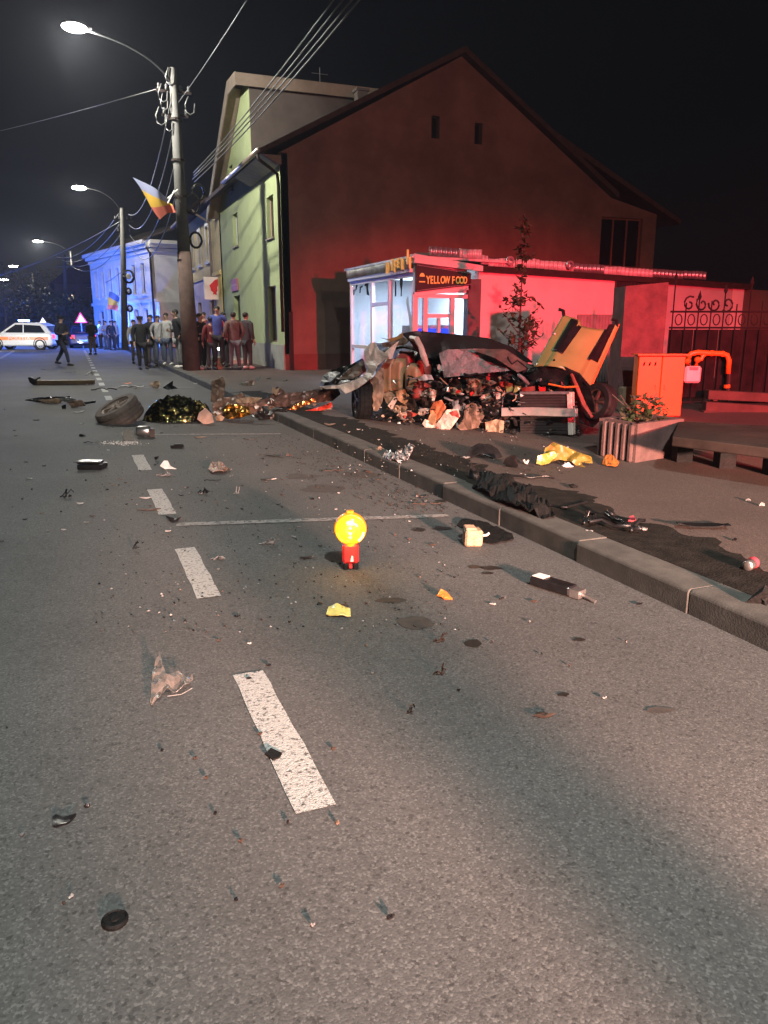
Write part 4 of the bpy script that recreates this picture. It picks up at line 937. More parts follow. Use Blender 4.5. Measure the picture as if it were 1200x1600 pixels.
# engine bay: block, hoses, harness, and small broken stuff
s = MB(WO); c_ = Wp(745, 605, .45); rw = Matrix((WU, WN, UP)).transposed()
s.box(c_, (.62, .4, .34), rw)
for k in range(5): s.box(c_ + WU * (-.24 + .12 * k) + Vector((0, 0, .19)), (.07, .34, .08), rw)
s.build('engine_block', K['burnt'], wk, bevel=.02)
for k in range(16):
    a = Wp(rnd.uniform(650, 830), rnd.uniform(582, 650), rnd.uniform(-.05, .25)); p = [a]
    d = Vector((rnd.gauss(0, 1), rnd.gauss(0, 1), rnd.gauss(0, .7)))
    for q in range(6): d = (d + Vector((rnd.gauss(0, .8), rnd.gauss(0, .8), rnd.gauss(0, .6)))).normalized(); p.append(p[-1] + d * .09)
    s = MB(WO); s.tube(p, rnd.choice((.012, .016, .026)), 6); s.build('hose', rnd.choice((K['black'], K['rubber'], K['grey'])), wk, smooth=True)
def chunk(mb, c, sz, rr, mi=0, flat=.6):
    pts = [Vector((rr.gauss(0, 1), rr.gauss(0, 1), rr.gauss(0, 1))).normalized() * rr.uniform(.6, 1.1) for _ in range(9)]
    tmp = bmesh.new(); vs_ = [tmp.verts.new((p.x * sz, p.y * sz * rr.uniform(.5, 1), p.z * sz * flat)) for p in pts]
    bmesh.ops.convex_hull(tmp, input=vs_)
    idx = {}
    for f in tmp.faces:
        q = []
        for v in f.verts:
            if v not in idx: idx[v] = mb.v(Vector(c) + v.co)
            q.append(idx[v])
        try: nf = mb.bm.faces.new(q); nf.material_index = mi
        except ValueError: pass
    tmp.free()
mats_ = [K['burnt'], K['black'], K['grey'], K['steel'], K['tan'], K['redbit'], K['white'], K['brown']]
s = MB(WO); rr = random.Random(5)
for k in range(420):
    px, py = rr.uniform(590, 905), rr.uniform(590, 682)
    if py < 590 + (700 - px) * .25: continue
    low = py > 640 + (px - 600) * .08
    d = rr.uniform(-.25 if low else -.02, .35)
    if 806 < px < 897 and py > 606 and d < .05: d += .12
    if px < 640 and py < 636: continue
    mi = rr.choices(range(8), (30, 22, 10, 5, 7, 2, 2, 9))[0]
    p = Wp(px, py, d); p.z = max(p.z, PAVE + .02)
    chunk(s, p, rr.uniform(.018, .055) * (1.3 if mi < 2 else .8), rr, mi, rr.uniform(.25, 1))
for k in range(70):
    px, py = rr.uniform(600, 820), rr.uniform(595, 670); a = Wp(px, py, rr.uniform(-.12, .2)); a.z = max(a.z, PAVE + .03)
    b_ = a + Vector((rr.gauss(0, .08), rr.gauss(0, .08), rr.gauss(0, .06))); b_.z = max(b_.z, PAVE + .02)
    s.tube([a, a.lerp(b_, .5) + Vector((rr.gauss(0, .02), 0, rr.gauss(0, .02))), b_], rr.uniform(.004, .012), 4, rr.choice((0, 1, 2, 3, 4)))
o = s.build('broken_fragments', mats_, wk); o['kind'] = 'stuff'
s = MB(WO)
for k in range(9):
    a = Wp(700 + 12 * k, 640 + rnd.uniform(-20, 10), -.02); s.tube([a, a + WU * rnd.uniform(-.15, .15) + Vector((0, 0, rnd.uniform(-.15, .12))), a + WU * rnd.uniform(-.3, .3) - WN * .06], .006, 4)
s.build('wiring_harness', K['black'], wk)['kind'] = 'stuff'
for (px, py, w, h, mt) in ((716, 612, 9, 5, 'redbit'), (722, 616, 5, 4, 'white'), (737, 615, 4, 5, 'redbit'), (686, 575, 3, 6, 'torn'), (700, 608, 3, 7, 'steel'), (815, 618, 4, 4, 'white'), (812, 632, 5, 4, 'steel'), (800, 640, 5, 5, 'white'), (762, 592, 6, 6, 'redbit')):
    s = MB(WO); chunk(s, Wp(px, py, -.08), .02 + .006 * w / 2, rnd, 0, h / w); s.build('lamp_fragment', K[mt], wk)
# radiator pack and bumper beam, facing the camera
s = MB(WO); q = [Wp(812, 616, .0), Wp(889, 615, .02), Wp(891, 678, .02), Wp(813, 679, .0)]; s.prism(q, WN * 0, WN * .07); ra = s.build('radiator', K['radiator'], wk)
for k in range(15):
    t = (k + .5) / 15; a = q[0].lerp(q[3], t); b_ = q[1].lerp(q[2], t)
    s = MB(WO); s.tube([a - WN * .004, b_ - WN * .004], .006, 4); s.build('fin', K['radiator'], ra)
s = MB(WO); s.prism([Wp(885, 613, -.01), Wp(893, 613, -.01), Wp(895, 680, -.01), Wp(887, 680, -.01)], WN * 0, WN * .10); s.build('tank', K['torn'], ra, bevel=.008)
s = MB(WO); s.prism([Wp(812, 612, -.01), Wp(889, 612, -.01), Wp(889, 616, -.01), Wp(812, 616, -.01)], WN * 0, WN * .08); s.build('rim', K['grey'], ra)
pb = [(783, 644), (800, 643.5), (830, 643), (860, 644), (885, 645), (900, 645)]
s = MB(WO)
top_ = [Wp(x, y_ - 6.5, -.10 + .02 * math.sin(i)) for i, (x, y_) in enumerate(pb)]; bot = [Wp(x, y_ + 6.5, -.10 + .02 * math.sin(i)) for i, (x, y_) in enumerate(pb)]
for i in range(len(pb) - 1):
    s.prism([top_[i], top_[i + 1], bot[i + 1], bot[i]], WN * 0, WN * .07)
bmesh.ops.remove_doubles(s.bm, verts=s.bm.verts, dist=.0005); s.build('bumper_beam', K['beam'], wk, bevel=.006)
# wheels
def wheel(c, axis, r, w, parent, name='wheel', tyre='rubber', rim='alloy', off=WO, spokes=5):
    rot = Vector(axis).to_track_quat('Z', 'Y').to_matrix()
    mb = MB(off); mb.lathe([(r * .68, -w * .5), (r * .93, -w * .5), (r, -w * .36), (r, -w * .2), (r * .975, -w * .19), (r * .975, -w * .13), (r, -w * .12), (r, w * .12), (r * .975, w * .13), (r * .975, w * .19), (r, w * .2), (r, w * .36), (r * .93, w * .5), (r * .68, w * .5), (r * .66, 0), (r * .68, -w * .5)], c, rot, 28)
    t = mb.build(name, K[tyre], parent, smooth=False)
    mb = MB(off); mb.lathe([(r * .67, -w * .44), (r * .61, -w * .42), (r * .58, -w * .1), (r * .58, w * .1), (r * .61, w * .42), (r * .67, w * .44)], c, rot, 24); mb.build('rim', K[rim], t, smooth=True, solid=.008)
    for k in range(spokes):
        a = 2 * PI * k / spokes; mb = MB(off)
        d = rot @ Vector((math.cos(a), math.sin(a), 0)); e = rot @ Vector((-math.sin(a), math.cos(a), 0)); z = rot @ Vector((0, 0, 1))
        cc = Vector(c) + z * w * .33
        mb.prism([cc + d * r * .06 + e * r * .07, cc + d * r * .6 + e * r * .06, cc + d * r * .6 - e * r * .06, cc + d * r * .06 - e * r * .07], z * 0, z * .03); mb.build('spoke', K[rim], t)
    mb = MB(off); mb.lathe([(0, w * .28), (r * .13, w * .28), (r * .15, w * .36), (0, w * .38)], c, rot, 12); mb.build('hub', K[rim], t)
    return t
wheel(Wp(566, 624, .18), -RT * .97 - FH * .22 + Vector((0, 0, .03)), .33, .22, wk, tyre='matt_black', rim='dark_rim')
wheel(Wp(936, 628, .25), -WN * .9 - WU * .35 + Vector((0, 0, .15)), .235, .16, wk, tyre='rubber', rim='dark_rim')
cr('wheel_arch', [(905, 590, .1), (922, 606, .1), (930, 640, .15), (940, 655, .2), (926, 668, .2), (905, 660, .2), (900, 620, .2)], K['matt_black'], .05, 40, .01)
s = MB(WO); s.tube([Wp(893, 585, .2), Wp(902, 606, .12), Wp(912, 632, .08), Wp(925, 652, .05)], [.02, .025, .03, .02], 6); s.build('wishbone', M('rusty_arm', (.22, .06, .04), .5, var=.3), wk)
s = MB(WO); s.tube([Wp(857, 600, .0), Wp(882, 605, .0), Wp(904, 604, .02)], .012, 5); s.build('bent_strut', K['orange'], wk)
# bonnet standing up, bulged across, with two black stripes
Cb = [Vector((835, 573)), Vector((880, 491))]; Cr = [Vector((923, 606)), Vector((967, 507))]
def hood(u, t, lift=0.0):
    """u across (0 left .. 1 right), t up"""
    a = Cb[0].lerp(Cr[0], u); b_ = Cb[1].lerp(Cr[1], u)
    a = a + Vector((0, -13 * math.sin(PI * u) * (1 if u < .5 else 1))); b_ = b_ + Vector((0, 6 * math.sin(PI * u) + (8 if .3 < u < .82 else 0)))
    p = a.lerp(b_, t)
    d = .25 + .62 * t + .34 * u - .16 * math.sin(PI * u) - .05 * (1 if .22 < u < .8 else 0) + .03 * noise.noise(Vector((u * 3, t * 3, 1)))
    q = Wp(p.x, p.y, d); return q - (WN * .8 - Vector((0, 0, .6))) * lift if lift else q
def hoodpatch(name, mat, u0, u1, t0, t1, lift, thick, parent):
    mb = MB(WO); nu, nt = max(3, int((u1 - u0) * 30)), 18; G = []
    for j in range(nt + 1): G.append([mb.v(hood(u0 + (u1 - u0) * i / nu, t0 + (t1 - t0) * j / nt, lift)) for i in range(nu + 1)])
    for j in range(nt):
        for i in range(nu): mb.bm.faces.new((G[j][i], G[j][i + 1], G[j + 1][i + 1], G[j + 1][i]))
    return mb.build(name, mat, parent, smooth=True, solid=thick)
bn = hoodpatch('bonnet', K['yellow'], 0, 1, 0, 1, 0, .012, wk)
hoodpatch('stripe', K['black'], .17, .36, .30, .97, .022, .003, bn); hoodpatch('stripe', K['black'], .76, .95, .36, .99, .022, .003, bn)
s = MB(WO); s.tube([hood(1, t) for t in [k / 10 for k in range(11)]], .012, 5); s.build('edge_trim', K['orange'], bn)
for u in (0.02, .97):
    s = MB(WO); a = hood(u, 1.0); s.tube([a - Vector((0, 0, .05)), a + Vector((-.02, 0, .05)), a + Vector((-.08, .02, .07))], .025, 6); s.build('hinge', K['black'], bn)
for (u, t) in ((.3, .12), (.05, .62)):
    s = MB(WO); s.ball(hood(u, t, .02), .014); s.build('washer_nozzle', K['black'] if u > .1 else K['white'], bn)
cr('bonnet_underside', [(832, 577, .25), (852, 570, .2), (880, 572, .2), (905, 583, .25), (924, 606, .35), (930, 622, .5), (908, 612, .4), (880, 604, .2), (845, 602, .15), (825, 592, .2)], K['matt_black'], .05, 41, .02, smooth=True)
# ================================================================ warning lamp on the road
K['amber'] = M('lit_amber_lens', (.8, .45, .02), .25, emit=(1.0, .47, .004), estr=1.25, var=.25, scale=22)
_n = K['amber'].node_tree.nodes; _z = [x for x in _n if x.type == 'TEX_NOISE'][0]; _r = _n.new('ShaderNodeValToRGB')
_r.color_ramp.elements[0].position = .36; _r.color_ramp.elements[0].color = (1, .20, 0, 1); _r.color_ramp.elements[1].position = .6; _r.color_ramp.elements[1].color = (1, .72, .02, 1)
K['amber'].node_tree.links.new(_z.outputs['Fac'], _r.inputs[0]); K['amber'].node_tree.links.new(_r.outputs[0], _n['Principled BSDF'].inputs['Emission Color'])
K['amber_hot'] = M('lit_amber_core', (.9, .8, .3), .3, emit=(1.0, .80, .14), estr=2.4)
K['amber_rim'] = M('amber_rim', (.75, .24, .015), .3, emit=(1, .30, .0), estr=.42)
K['lamp_red'] = M('red_battery_case', (.62, .03, .03), .4, var=.08)
bp_ = g(548, 888)
wl_ = thing('warning_lamp', bp_, 'lit amber round warning lamp on a red case standing on the asphalt', 'warning lamp')
to = Vector((-bp_.x, -bp_.y, 0)).normalized(); rt = Vector((-to.y, to.x, 0)); Rm = Matrix((rt, -to, UP)).transposed()
s = MB(bp_); s.box(bp_ + Vector((0, 0, .105)), (.104, .085, .125), Rm); cs = s.build('battery_case', K['lamp_red'], wl_, bevel=.014)
for dx in (-.032, .032):
    s = MB(bp_); s.box(bp_ + rt * dx + Vector((0, 0, .021)), (.034, .07, .042), Rm); s.build('foot', K['black'], wl_, bevel=.006)
s = MB(bp_); s.box(bp_ + to * .002 + Vector((0, 0, .026)), (.02, .07, .028), Rm); s.build('socket', K['lamp_red'], wl_)
s = MB(bp_); s.prism([bp_ + to * .0425 + rt * a + Vector((0, 0, b_)) for a, b_ in ((-.002, .058), (.018, .058), (.016, .092), (.006, .098))], to * 0, to * .003); s.build('sticker', K['white'], cs)
for dx in (-.022, .022):
    s = MB(bp_); s.box(bp_ + to * .044 + rt * dx * 1.6 + Vector((0, 0, .105)), (.006, .006, .11), Rm); s.build('ridge', K['lamp_red'], cs)
lc = bp_ + Vector((0, 0, .262)); lr = Matrix((rt, UP, to)).transposed()
s = MB(bp_); s.lathe([(.0, -.045), (.088, -.045), (.100, -.03), (.103, .0), (.100, .03), (.091, .040), (.088, .036)], lc, lr, 32); rim_ = s.build('lens_rim', K['amber_rim'], wl_, smooth=True)
s = MB(bp_); s.lathe([(.088, .036), (.080, .046), (.055, .058), (.028, .064), (.014, .060), (.0, .056)], lc, lr, 32); ln_ = s.build('lens', K['amber'], wl_, smooth=True)
s = MB(bp_); s.ball(lc + to * .052 + Vector((0, 0, .034)), .034, .012, .034, 14, 8, rot=Rm.to_euler()); s.ball(lc + to * .054 + Vector((0, 0, -.03)), .02, .01, .028, 12, 8, rot=Rm.to_euler()); s.build('bulb_glow', K['amber_hot'], ln_, smooth=True)
s = MB(bp_); s.ball(lc + to * .062, .010, .008, .010, 10, 6); s.build('centre_stud', K['amber_rim'], ln_)
for sgn in (-1, 1):
    pts = [lc + to * .048 + rt * (sgn * .083 * math.cos(a)) + Vector((0, 0, -.083 * math.sin(a))) for a in [.15 + .8 * i / 8 for i in range(9)]]
    s = MB(bp_); s.tube(pts, .009, 6); s.build('reflector', K['amber_hot'] if sgn > 0 else K['amber'], ln_)
for r_k, z_k in ((.076, .049), (.066, .054), (.046, .0605), (.036, .063)):
    s = MB(bp_); s.lathe([(r_k - .003, z_k - .004), (r_k - .001, z_k + .003), (r_k + .001, z_k + .003), (r_k + .003, z_k - .004)], lc, lr, 28); s.build('lens_ridge', K['amber_rim'], ln_, smooth=True)
s = MB(bp_); s.box(lc + Vector((0, 0, .107)), (.044, .04, .018), Rm); s.build('top_lug', K['amber_rim'], wl_, bevel=.004)
s = MB(bp_); s.lathe([(.03, -.02), (.042, -.012), (.042, .012), (.03, .02)], bp_ + Vector((0, 0, .165)), None, 14); s.build('collar', K['amber_rim'], wl_)
lamp('warning_lamp_glow', 'POINT', lc + to * .13 - bp_, 3.5, (1, .5, .05), .04, parent=wl_)

# ================================================================ wreckage on the road
def vpl(bx, by, z=0.0):
    o_ = g(bx, by, z)
    def f(px, py, d=0.0):
        r_ = ray(px, py); q = EYE + r_ * ((o_ + FH * d - EYE).dot(FH) / r_.dot(FH)); q.z = max(q.z, z + .004); return q
    return f
def gpl(z=0.0):
    def f(px, py, d=0.0):
        q = g(px, py, z); return q + Vector((0, 0, .006 + max(0, d)))
    return f
def debris(name, pts, mat, label, cat, place=None, amp=.03, freq=9, step=3.0, thick=.006, seed=0, group=None, z=0.0, **k):
    cx = sum(p[0] for p in pts) / len(pts); by = max(p[1] for p in pts); O = g(cx, by, z)
    o = crumple(name, pts, place or gpl(z), mat, None, amp, freq, step, thick, O, seed, **k); o.location = O
    return tag(o, label, cat, group)
# loose wheel tilted on its edge
wc = vpl(188, 660)(187, 645, .05)
t = thing('wheel', Vector((wc.x, wc.y, 0)), 'dusty loose wheel and tyre lying tilted on the road', 'wheel')
wheel(wc, UP * .9 - RT * .38 - FH * .33, .36, .30, t, 'tyre', 'dusty_rubber', 'alloy', off=t.location, spokes=5)
for k in range(4):
    ax_ = (UP * .9 - RT * .38 - FH * .33).normalized(); rot = ax_.to_track_quat('Z', 'Y').to_matrix(); zz = -.10 + .06 * k
    s = MB(t.location); s.lathe([(.355, zz - .012), (.366, zz - .006), (.366, zz + .006), (.355, zz + .012)], wc, rot, 30); s.build('tread_rib', K['dusty_rubber'], t)
# foil blanket heap
K['foil'] = M('foil_painted_glints', (.02, .02, .008), .13, metal=.9, scale=10, col2=(.95, .80, .30), thresh=(.565, .60), bump=.9, bscale=26)  # gold noise patches in the colour stand for glints
fc = g(273, 658); s = MB(Vector((fc.x, fc.y, 0))); nx, ny = 46, 30; G = []
for j in range(ny + 1):
    row = []
    for i in range(nx + 1):
        a, b_ = i / nx * 2 - 1, j / ny * 2 - 1
        rr_ = math.sqrt(a * a + b_ * b_); edge = 1 + .16 * noise.noise(Vector((a * 2, b_ * 2, 4)))
        h = max(0, 1 - (rr_ / edge) ** 2) ** .6 * .34
        q = fc + RT * (a * .56) + FH * (b_ * .42 + .2)
        f1 = 1 - 2.2 * abs(noise.noise(q * 5)); f2 = noise.noise(q * 13)
        row.append(s.v((q.x + .02 * f2, q.y, .008 + h * (.70 + .42 * f1) + .035 * (f2 + .4) * (1 if h > 0 else 0))))
    G.append(row)
for j in range(ny):
    for i in range(nx):
        a, b_ = (i + .5) / nx * 2 - 1, (j + .5) / ny * 2 - 1
        if a * a + b_ * b_ < 1.02 + .25 * noise.noise(Vector((a * 2.5, b_ * 2.5, 9))): s.bm.faces.new((G[j][i], G[j][i + 1], G[j + 1][i + 1], G[j + 1][i]))
bmesh.ops.delete(s.bm, geom=[v for v in s.bm.verts if not v.link_faces], context='VERTS')
o = s.build('foil_blanket', K['foil'], None); o.location = (fc.x, fc.y, 0); tag(o, 'heaped gold and black foil blanket between the loose wheel and torn metal', 'blanket')
# crushed front section: upright torn bracket, gold crumpled core, plates
hb_ = g(350, 655); t = thing('crushed_front_section', Vector((hb_.x, hb_.y, 0)), 'crushed tan and gold car section with an upright torn bracket', 'car part')
TO2 = t.location
def cpart(name, pts, mat, base, amp=.05, seed=0, step=4, freq=6, thick=.01, parent=t):
    return crumple(name, pts, vpl(*base), mat, parent, amp, freq, step, thick, parent.location, seed)
K['dusty'] = M('dusty_brown_metal', (.20, .12, .085), .55, metal=.2, var=.45, scale=9, bump=.5, bscale=30)
cpart('upright_bracket', [(329, 628, .3), (331, 605, .25), (330, 595, .2), (341, 592, .2), (347, 588, .2), (352, 598, .25), (350, 618, .3), (346, 630, .3)], K['dusty'], (340, 650), .07, 61)
cpart('crumpled_core', [(331, 632, .2), (345, 622, .2), (362, 620, .2), (378, 614, .2), (388, 624, .15), (397, 634, .1), (398, 645, .0), (380, 652, -.1), (358, 654, -.1), (340, 650, .0), (333, 642, .1)], K['dusty'], (360, 656), .10, 62, 3)
for i, (pts, mt) in enumerate(((([(345, 640), (356, 632), (372, 632), (388, 636), (392, 648), (372, 653), (360, 651)]), 'gold'), (([(352, 646), (366, 640), (372, 646), (362, 655), (352, 653)]), 'gold'), (([(366, 624), (390, 620), (410, 622), (396, 630), (372, 630)]), 'tan'))):
    cpart('torn_strip', [(a, c, -.12) for a, c in pts], K[mt], (360, 657), .07, 64 + i, 3)
for k in range(26):
    s = MB(TO2); chunk(s, vpl(350, 655)(rnd.uniform(330, 405), rnd.uniform(630, 656), rnd.uniform(-.25, .1)), rnd.uniform(.02, .06), rnd, 0, .8); s.build('fragment', K[rnd.choice(('tan', 'dusty', 'gold', 'brown', 'white'))], t)
debris('torn_plate', [(308, 655, 0), (311, 645, .05), (321, 637, .08), (332, 648, .05), (334, 660, 0), (320, 664, 0)], M('dusty_pink_plate', (.34, .22, .175), .7, var=.15), 'flat tan triangular plate leaning at the end of the foil blanket', 'car part', vpl(320, 663), .02, step=4, seed=70)
debris('torn_plate', [(336, 652), (342, 647), (351, 652), (347, 658), (338, 657)], K['tan'], 'small tan plate just right of the triangular one', 'car part', vpl(343, 658), .03, seed=71)
# long torn side section reaching up to the kerb
sl = g(460, 655); t = thing('torn_side_section', Vector((sl.x, sl.y, 0)), 'long torn sooty body side lying over the kerb with a bright orange edge', 'car part')
def spart(*a, **k): return cpart(*a, parent=t, **k)
K['glow_edge'] = M('polished_orange_edge', (.60, .22, .07), .2, metal=.9, var=.3)
K['sooty_pink'] = M('sooty_pink_panel', (.14, .085, .07), .4, metal=.3, var=.55, scale=6, bump=.3)
spart('side_panel', [(392, 648, .2), (398, 628, .25), (418, 622, .3), (428, 614, .3), (433, 604, .35), (440, 608, .35), (448, 614, .3), (478, 612, .2), (508, 604, .1), (528, 606, 0), (532, 616, 0), (520, 626, 0), (480, 632, .05), (450, 642, .1), (425, 648, .1)], K['sooty_pink'], (450, 650), .09, 81, 4)
spart('torn_tip', [(425, 612, .25), (426, 602, .25), (431, 609, .25), (438, 604, .25), (432, 618, .22)], K['tan'], (440, 650), .03, 82, 3)
spart('lower_skirt', [(392, 650, .0), (420, 642, .0), (440, 638, -.02), (452, 644, -.05), (440, 654, -.1), (410, 656, -.1)], K['burnt'], (430, 656), .08, 83, 4)
spart('bright_edge', [(432, 645, -.08), (452, 638, -.08), (470, 628, -.06), (492, 622, -.05), (494, 627, -.05), (472, 636, -.06), (452, 645, -.1), (434, 650, -.1)], K['glow_edge'], (450, 652), .03, 84, 3)
spart('red_trim', [(462, 644, -.05), (486, 640, -.05), (505, 634, -.02), (518, 628, 0), (520, 636, 0), (500, 642, -.05), (474, 650, -.1), (462, 649, -.1)], M('red_trim', (.42, .035, .02), .35, var=.3), (490, 654), .05, 85, 3)
spart('end_plate', [(504, 640, 0), (514, 634, 0), (521, 642, 0), (520, 650, -.02), (508, 650, -.02)], K['tan'], (512, 652), .04, 86, 3)
for k in range(22):
    s = MB(t.location); q = vpl(430, 655)(rnd.uniform(400, 525), rnd.uniform(632, 655), rnd.uniform(-.2, .2)); chunk(s, q, rnd.uniform(.015, .05), rnd, 0, .7); s.build('fragment', K[rnd.choice(('burnt', 'dusty', 'brown', 'black'))], t)
# long plank-like sill with an upturned black end
sq = g(95, 602); t = thing('door_sill', Vector((sq.x, sq.y, 0)), 'long brown door sill with upturned black end across the far lane', 'car part')
f_ = vpl(95, 602)
s = MB(t.location); s.prism([f_(52, 602), f_(145, 601), f_(145, 594), f_(55, 594.5)], FH * 0, FH * .16); s.build('sill_panel', M('brown_sill', (.10, .062, .03), .5, var=.4, scale=3), t, bevel=.01)
s = MB(t.location); s.prism([f_(43, 590), f_(47, 589), f_(58, 595), f_(58, 602), f_(52, 603), (f_(46, 598))], FH * 0, FH * .14); s.build('end_cap', K['black'], t, bevel=.01)
s = MB(t.location); s.tube([f_(55, 594), f_(60, 591), f_(63, 590)], .02, 6); s.build('clip', K['black'], t)
s = MB(t.location); chunk(s, f_(135, 601, -.05), .05, rnd); s.build('glass_lump', K['paleglass'], t)
# smashed bumper strip
sq = g(95, 632); t = thing('smashed_trim', Vector((sq.x, sq.y, 0)), 'smashed bundle of black brown and silver trim left of the loose wheel', 'car part')
for i, (pts, mt, b_) in enumerate((([(38, 625), (60, 621), (110, 619), (108, 624), (84, 630), (60, 629)], 'black', (70, 630)), ([(60, 625), (95, 622), (96, 630), (70, 629)], 'tan', (80, 631)), ([(92, 622), (104, 620), (122, 625), (120, 631), (100, 628)], 'steel', (105, 632)), ([(104, 628), (128, 625), (134, 634), (112, 637)], 'brown', (120, 637)), ([(130, 629), (150, 626), (149, 629), (132, 632)], 'black', (140, 632)), ([(96, 634), (103, 632), (103, 639), (97, 639)], 'black', (100, 639)))):
    crumple('trim_piece', pts, vpl(*b_), K[mt], t, .06, 8, 3, .012, t.location, 90 + i)
# individually placed wreckage: outline on the ground, raised a little
G_ = 'broken car parts strewn on the asphalt'
def item(shape, px, py, w, h, mat, label, seed, z=0.0, name=None, group=None, rise=.5, rot=0.0):
    """px, py centre of its foot; w, h in photograph pixels"""
    c = g(px, py, z); k = depth(c) / 1200; Wd = w * k; Ht = max(.008, h * k * rise)
    r_ = random.Random(seed); m_ = K[{'brown': 'brown_bit', 'white': 'white_bit', 'tan': 'tan_bit'}.get(mat, mat)] if isinstance(mat, str) else mat
    ux = (RT * math.cos(rot) + FH * math.sin(rot)); uy = (FH * math.cos(rot) - RT * math.sin(rot)); dp_ = max(.02, min(Wd * .7, h * k * 2.2))
    mb = MB(c)
    if shape == 'shard':
        n = 9; top = []; 
        for i in range(n):
            a = 2 * PI * i / n; q = r_.uniform(.55, 1.1)
            top.append(Vector((math.cos(a) * q * Wd / 2, math.sin(a) * q * dp_ / 2, 0)))
        pts = []
        for p in top:
            pts.append(c + ux * p.x + uy * p.y + Vector((0, 0, .006 + Ht * (abs(p.x) / (Wd / 2)) ** 2 * r_.uniform(.3, 1))))
        ctr = c + Vector((0, 0, .006 + Ht * .15))
        V = [mb.v(p) for p in pts]; cc = mb.v(ctr); V2 = [mb.v(p.lerp(ctr, .5) + Vector((0, 0, r_.uniform(0, .3) * Ht))) for p in pts]
        for i in range(n):
            mb.bm.faces.new((V[i], V[(i + 1) % n], V2[(i + 1) % n], V2[i])); mb.bm.faces.new((V2[i], V2[(i + 1) % n], cc))
        o = mb.build(name or 'shard', m_, None, solid=.005)
    elif shape == 'chunk':
        chunk(mb, c + Vector((0, 0, Ht * .6 + .004)), Wd / 2, r_, 0, min(1, Ht / max(Wd / 2, .01)))
        for _ in range(2): chunk(mb, c + ux * r_.uniform(-.3, .3) * Wd + Vector((0, 0, Ht * .5)), Wd * .28, r_, 0, .8)
        o = mb.build(name or 'chunk', m_, None)
    elif shape == 'strip':
        n = 9; A = []; B_ = []
        for i in range(n + 1):
            u = i / n - .5; bz = Ht * (.3 + .7 * (2 * u) ** 2 * r_.uniform(.6, 1)); wv = dp_ * .3 * (1 - .5 * abs(u)) * r_.uniform(.7, 1.1)
            p = c + ux * u * Wd + uy * .12 * Wd * math.sin(u * 3 + seed) + Vector((0, 0, .006 + bz * .5))
            A.append(mb.v(p + uy * wv)); B_.append(mb.v(p - uy * wv + Vector((0, 0, bz * .4))))
        for i in range(n): mb.bm.faces.new((A[i], A[i + 1], B_[i + 1], B_[i]))
        o = mb.build(name or 'strip', m_, None, solid=max(.006, Ht * .2))
    elif shape == 'rod':
        p = c - ux * Wd / 2 + Vector((0, 0, .012)); pts = [p]; n = 7
        for i in range(n): pts.append(p + ux * Wd * (i + 1) / n + uy * .15 * Wd * math.sin(i * .9 + seed) * .6 + Vector((0, 0, Ht * abs(math.sin(i * 1.1 + seed)))))
        mb.tube(pts, max(.005, min(.014, h * k * .18)), 6); o = mb.build(name or 'rod', m_, None, smooth=True)
    elif shape == 'hook':
        q = c - ux * Wd * .45 + Vector((0, 0, .012)); pts = [q]; dz = 0
        for i in range(6):
            dz = max(0, min(Ht, dz + r_.uniform(-.5, .6) * Ht)); pts.append(c + ux * Wd * (-.45 + .15 * (i + 1) + r_.uniform(-.1, .1)) + uy * r_.uniform(-.3, .3) * Wd + Vector((0, 0, .010 + dz)))
        mb.tube(pts, max(.004, Wd * .045), 5)
        p = c + ux * r_.uniform(-.1, .3) * Wd; mb.tube([p + Vector((0, 0, .008)), p + uy * .1 * Wd + Vector((0, 0, Ht * .6)), p + ux * .1 * Wd + Vector((0, 0, Ht))], max(.004, Wd * .06), 5)
        chunk(mb, c + ux * Wd * .25 + Vector((0, 0, .01 + Wd * .08)), Wd * .2, r_, 0, .8); chunk(mb, c - ux * Wd * .2 + Vector((0, 0, .012)), Wd * .14, r_, 0, .8)
        o = mb.build(name or 'bracket', m_, None)
    elif shape == 'box':
        rt_ = Matrix((ux, uy, UP)).transposed()
        mb.box(c + Vector((0, 0, Ht / 2 + .003)), (Wd, dp_, Ht), rt_); mb.box(c + ux * Wd * .1 + Vector((0, 0, Ht + .006)), (Wd * .7, dp_ * .7, Ht * .2 + .01), rt_)
        o = mb.build(name or 'module', m_, None, bevel=min(.012, Ht * .2))
    o.location = c
    return tag(o, label, 'debris' if not group else 'debris', group)
K['film'] = M('clear_film', (.24, .205, .18), .3, var=.1)
K['film'].node_tree.nodes['Principled BSDF'].inputs['Alpha'].default_value = .30
I = item
# --- carriageway, near
debris('plastic_film', [(235, 1105, 0), (240, 1060, .02), (251, 1035, .04), (256, 1058, .03), (262, 1068, .03), (280, 1066, .02), (300, 1072, .03), (303, 1080, .05), (296, 1086, .03), (272, 1092, .01), (256, 1090, .01), (240, 1107, 0)], K['film'], 'creased clear plastic film lying left of the nearest lane dash', 'debris', gpl(), .03, 14, step=4, thick=.002, seed=101, smooth=False)
s = MB(g(240, 1105)); s.tube([g(237, 1104) + Vector((0, 0, .008)), g(245, 1090) + Vector((0, 0, .018)), g(262, 1074) + Vector((0, 0, .02))], .0014, 4); s.tube([g(262, 1092) + Vector((0, 0, .012)), g(284, 1089) + Vector((0, 0, .012)), g(301, 1082) + Vector((0, 0, .02))], .0014, 4)
o = s.build('film_edge', K['white_bit'], bpy.data.objects['plastic_film']); o.matrix_parent_inverse = Matrix.Identity(4); o.location = g(240, 1105) - bpy.data.objects['plastic_film'].location; 
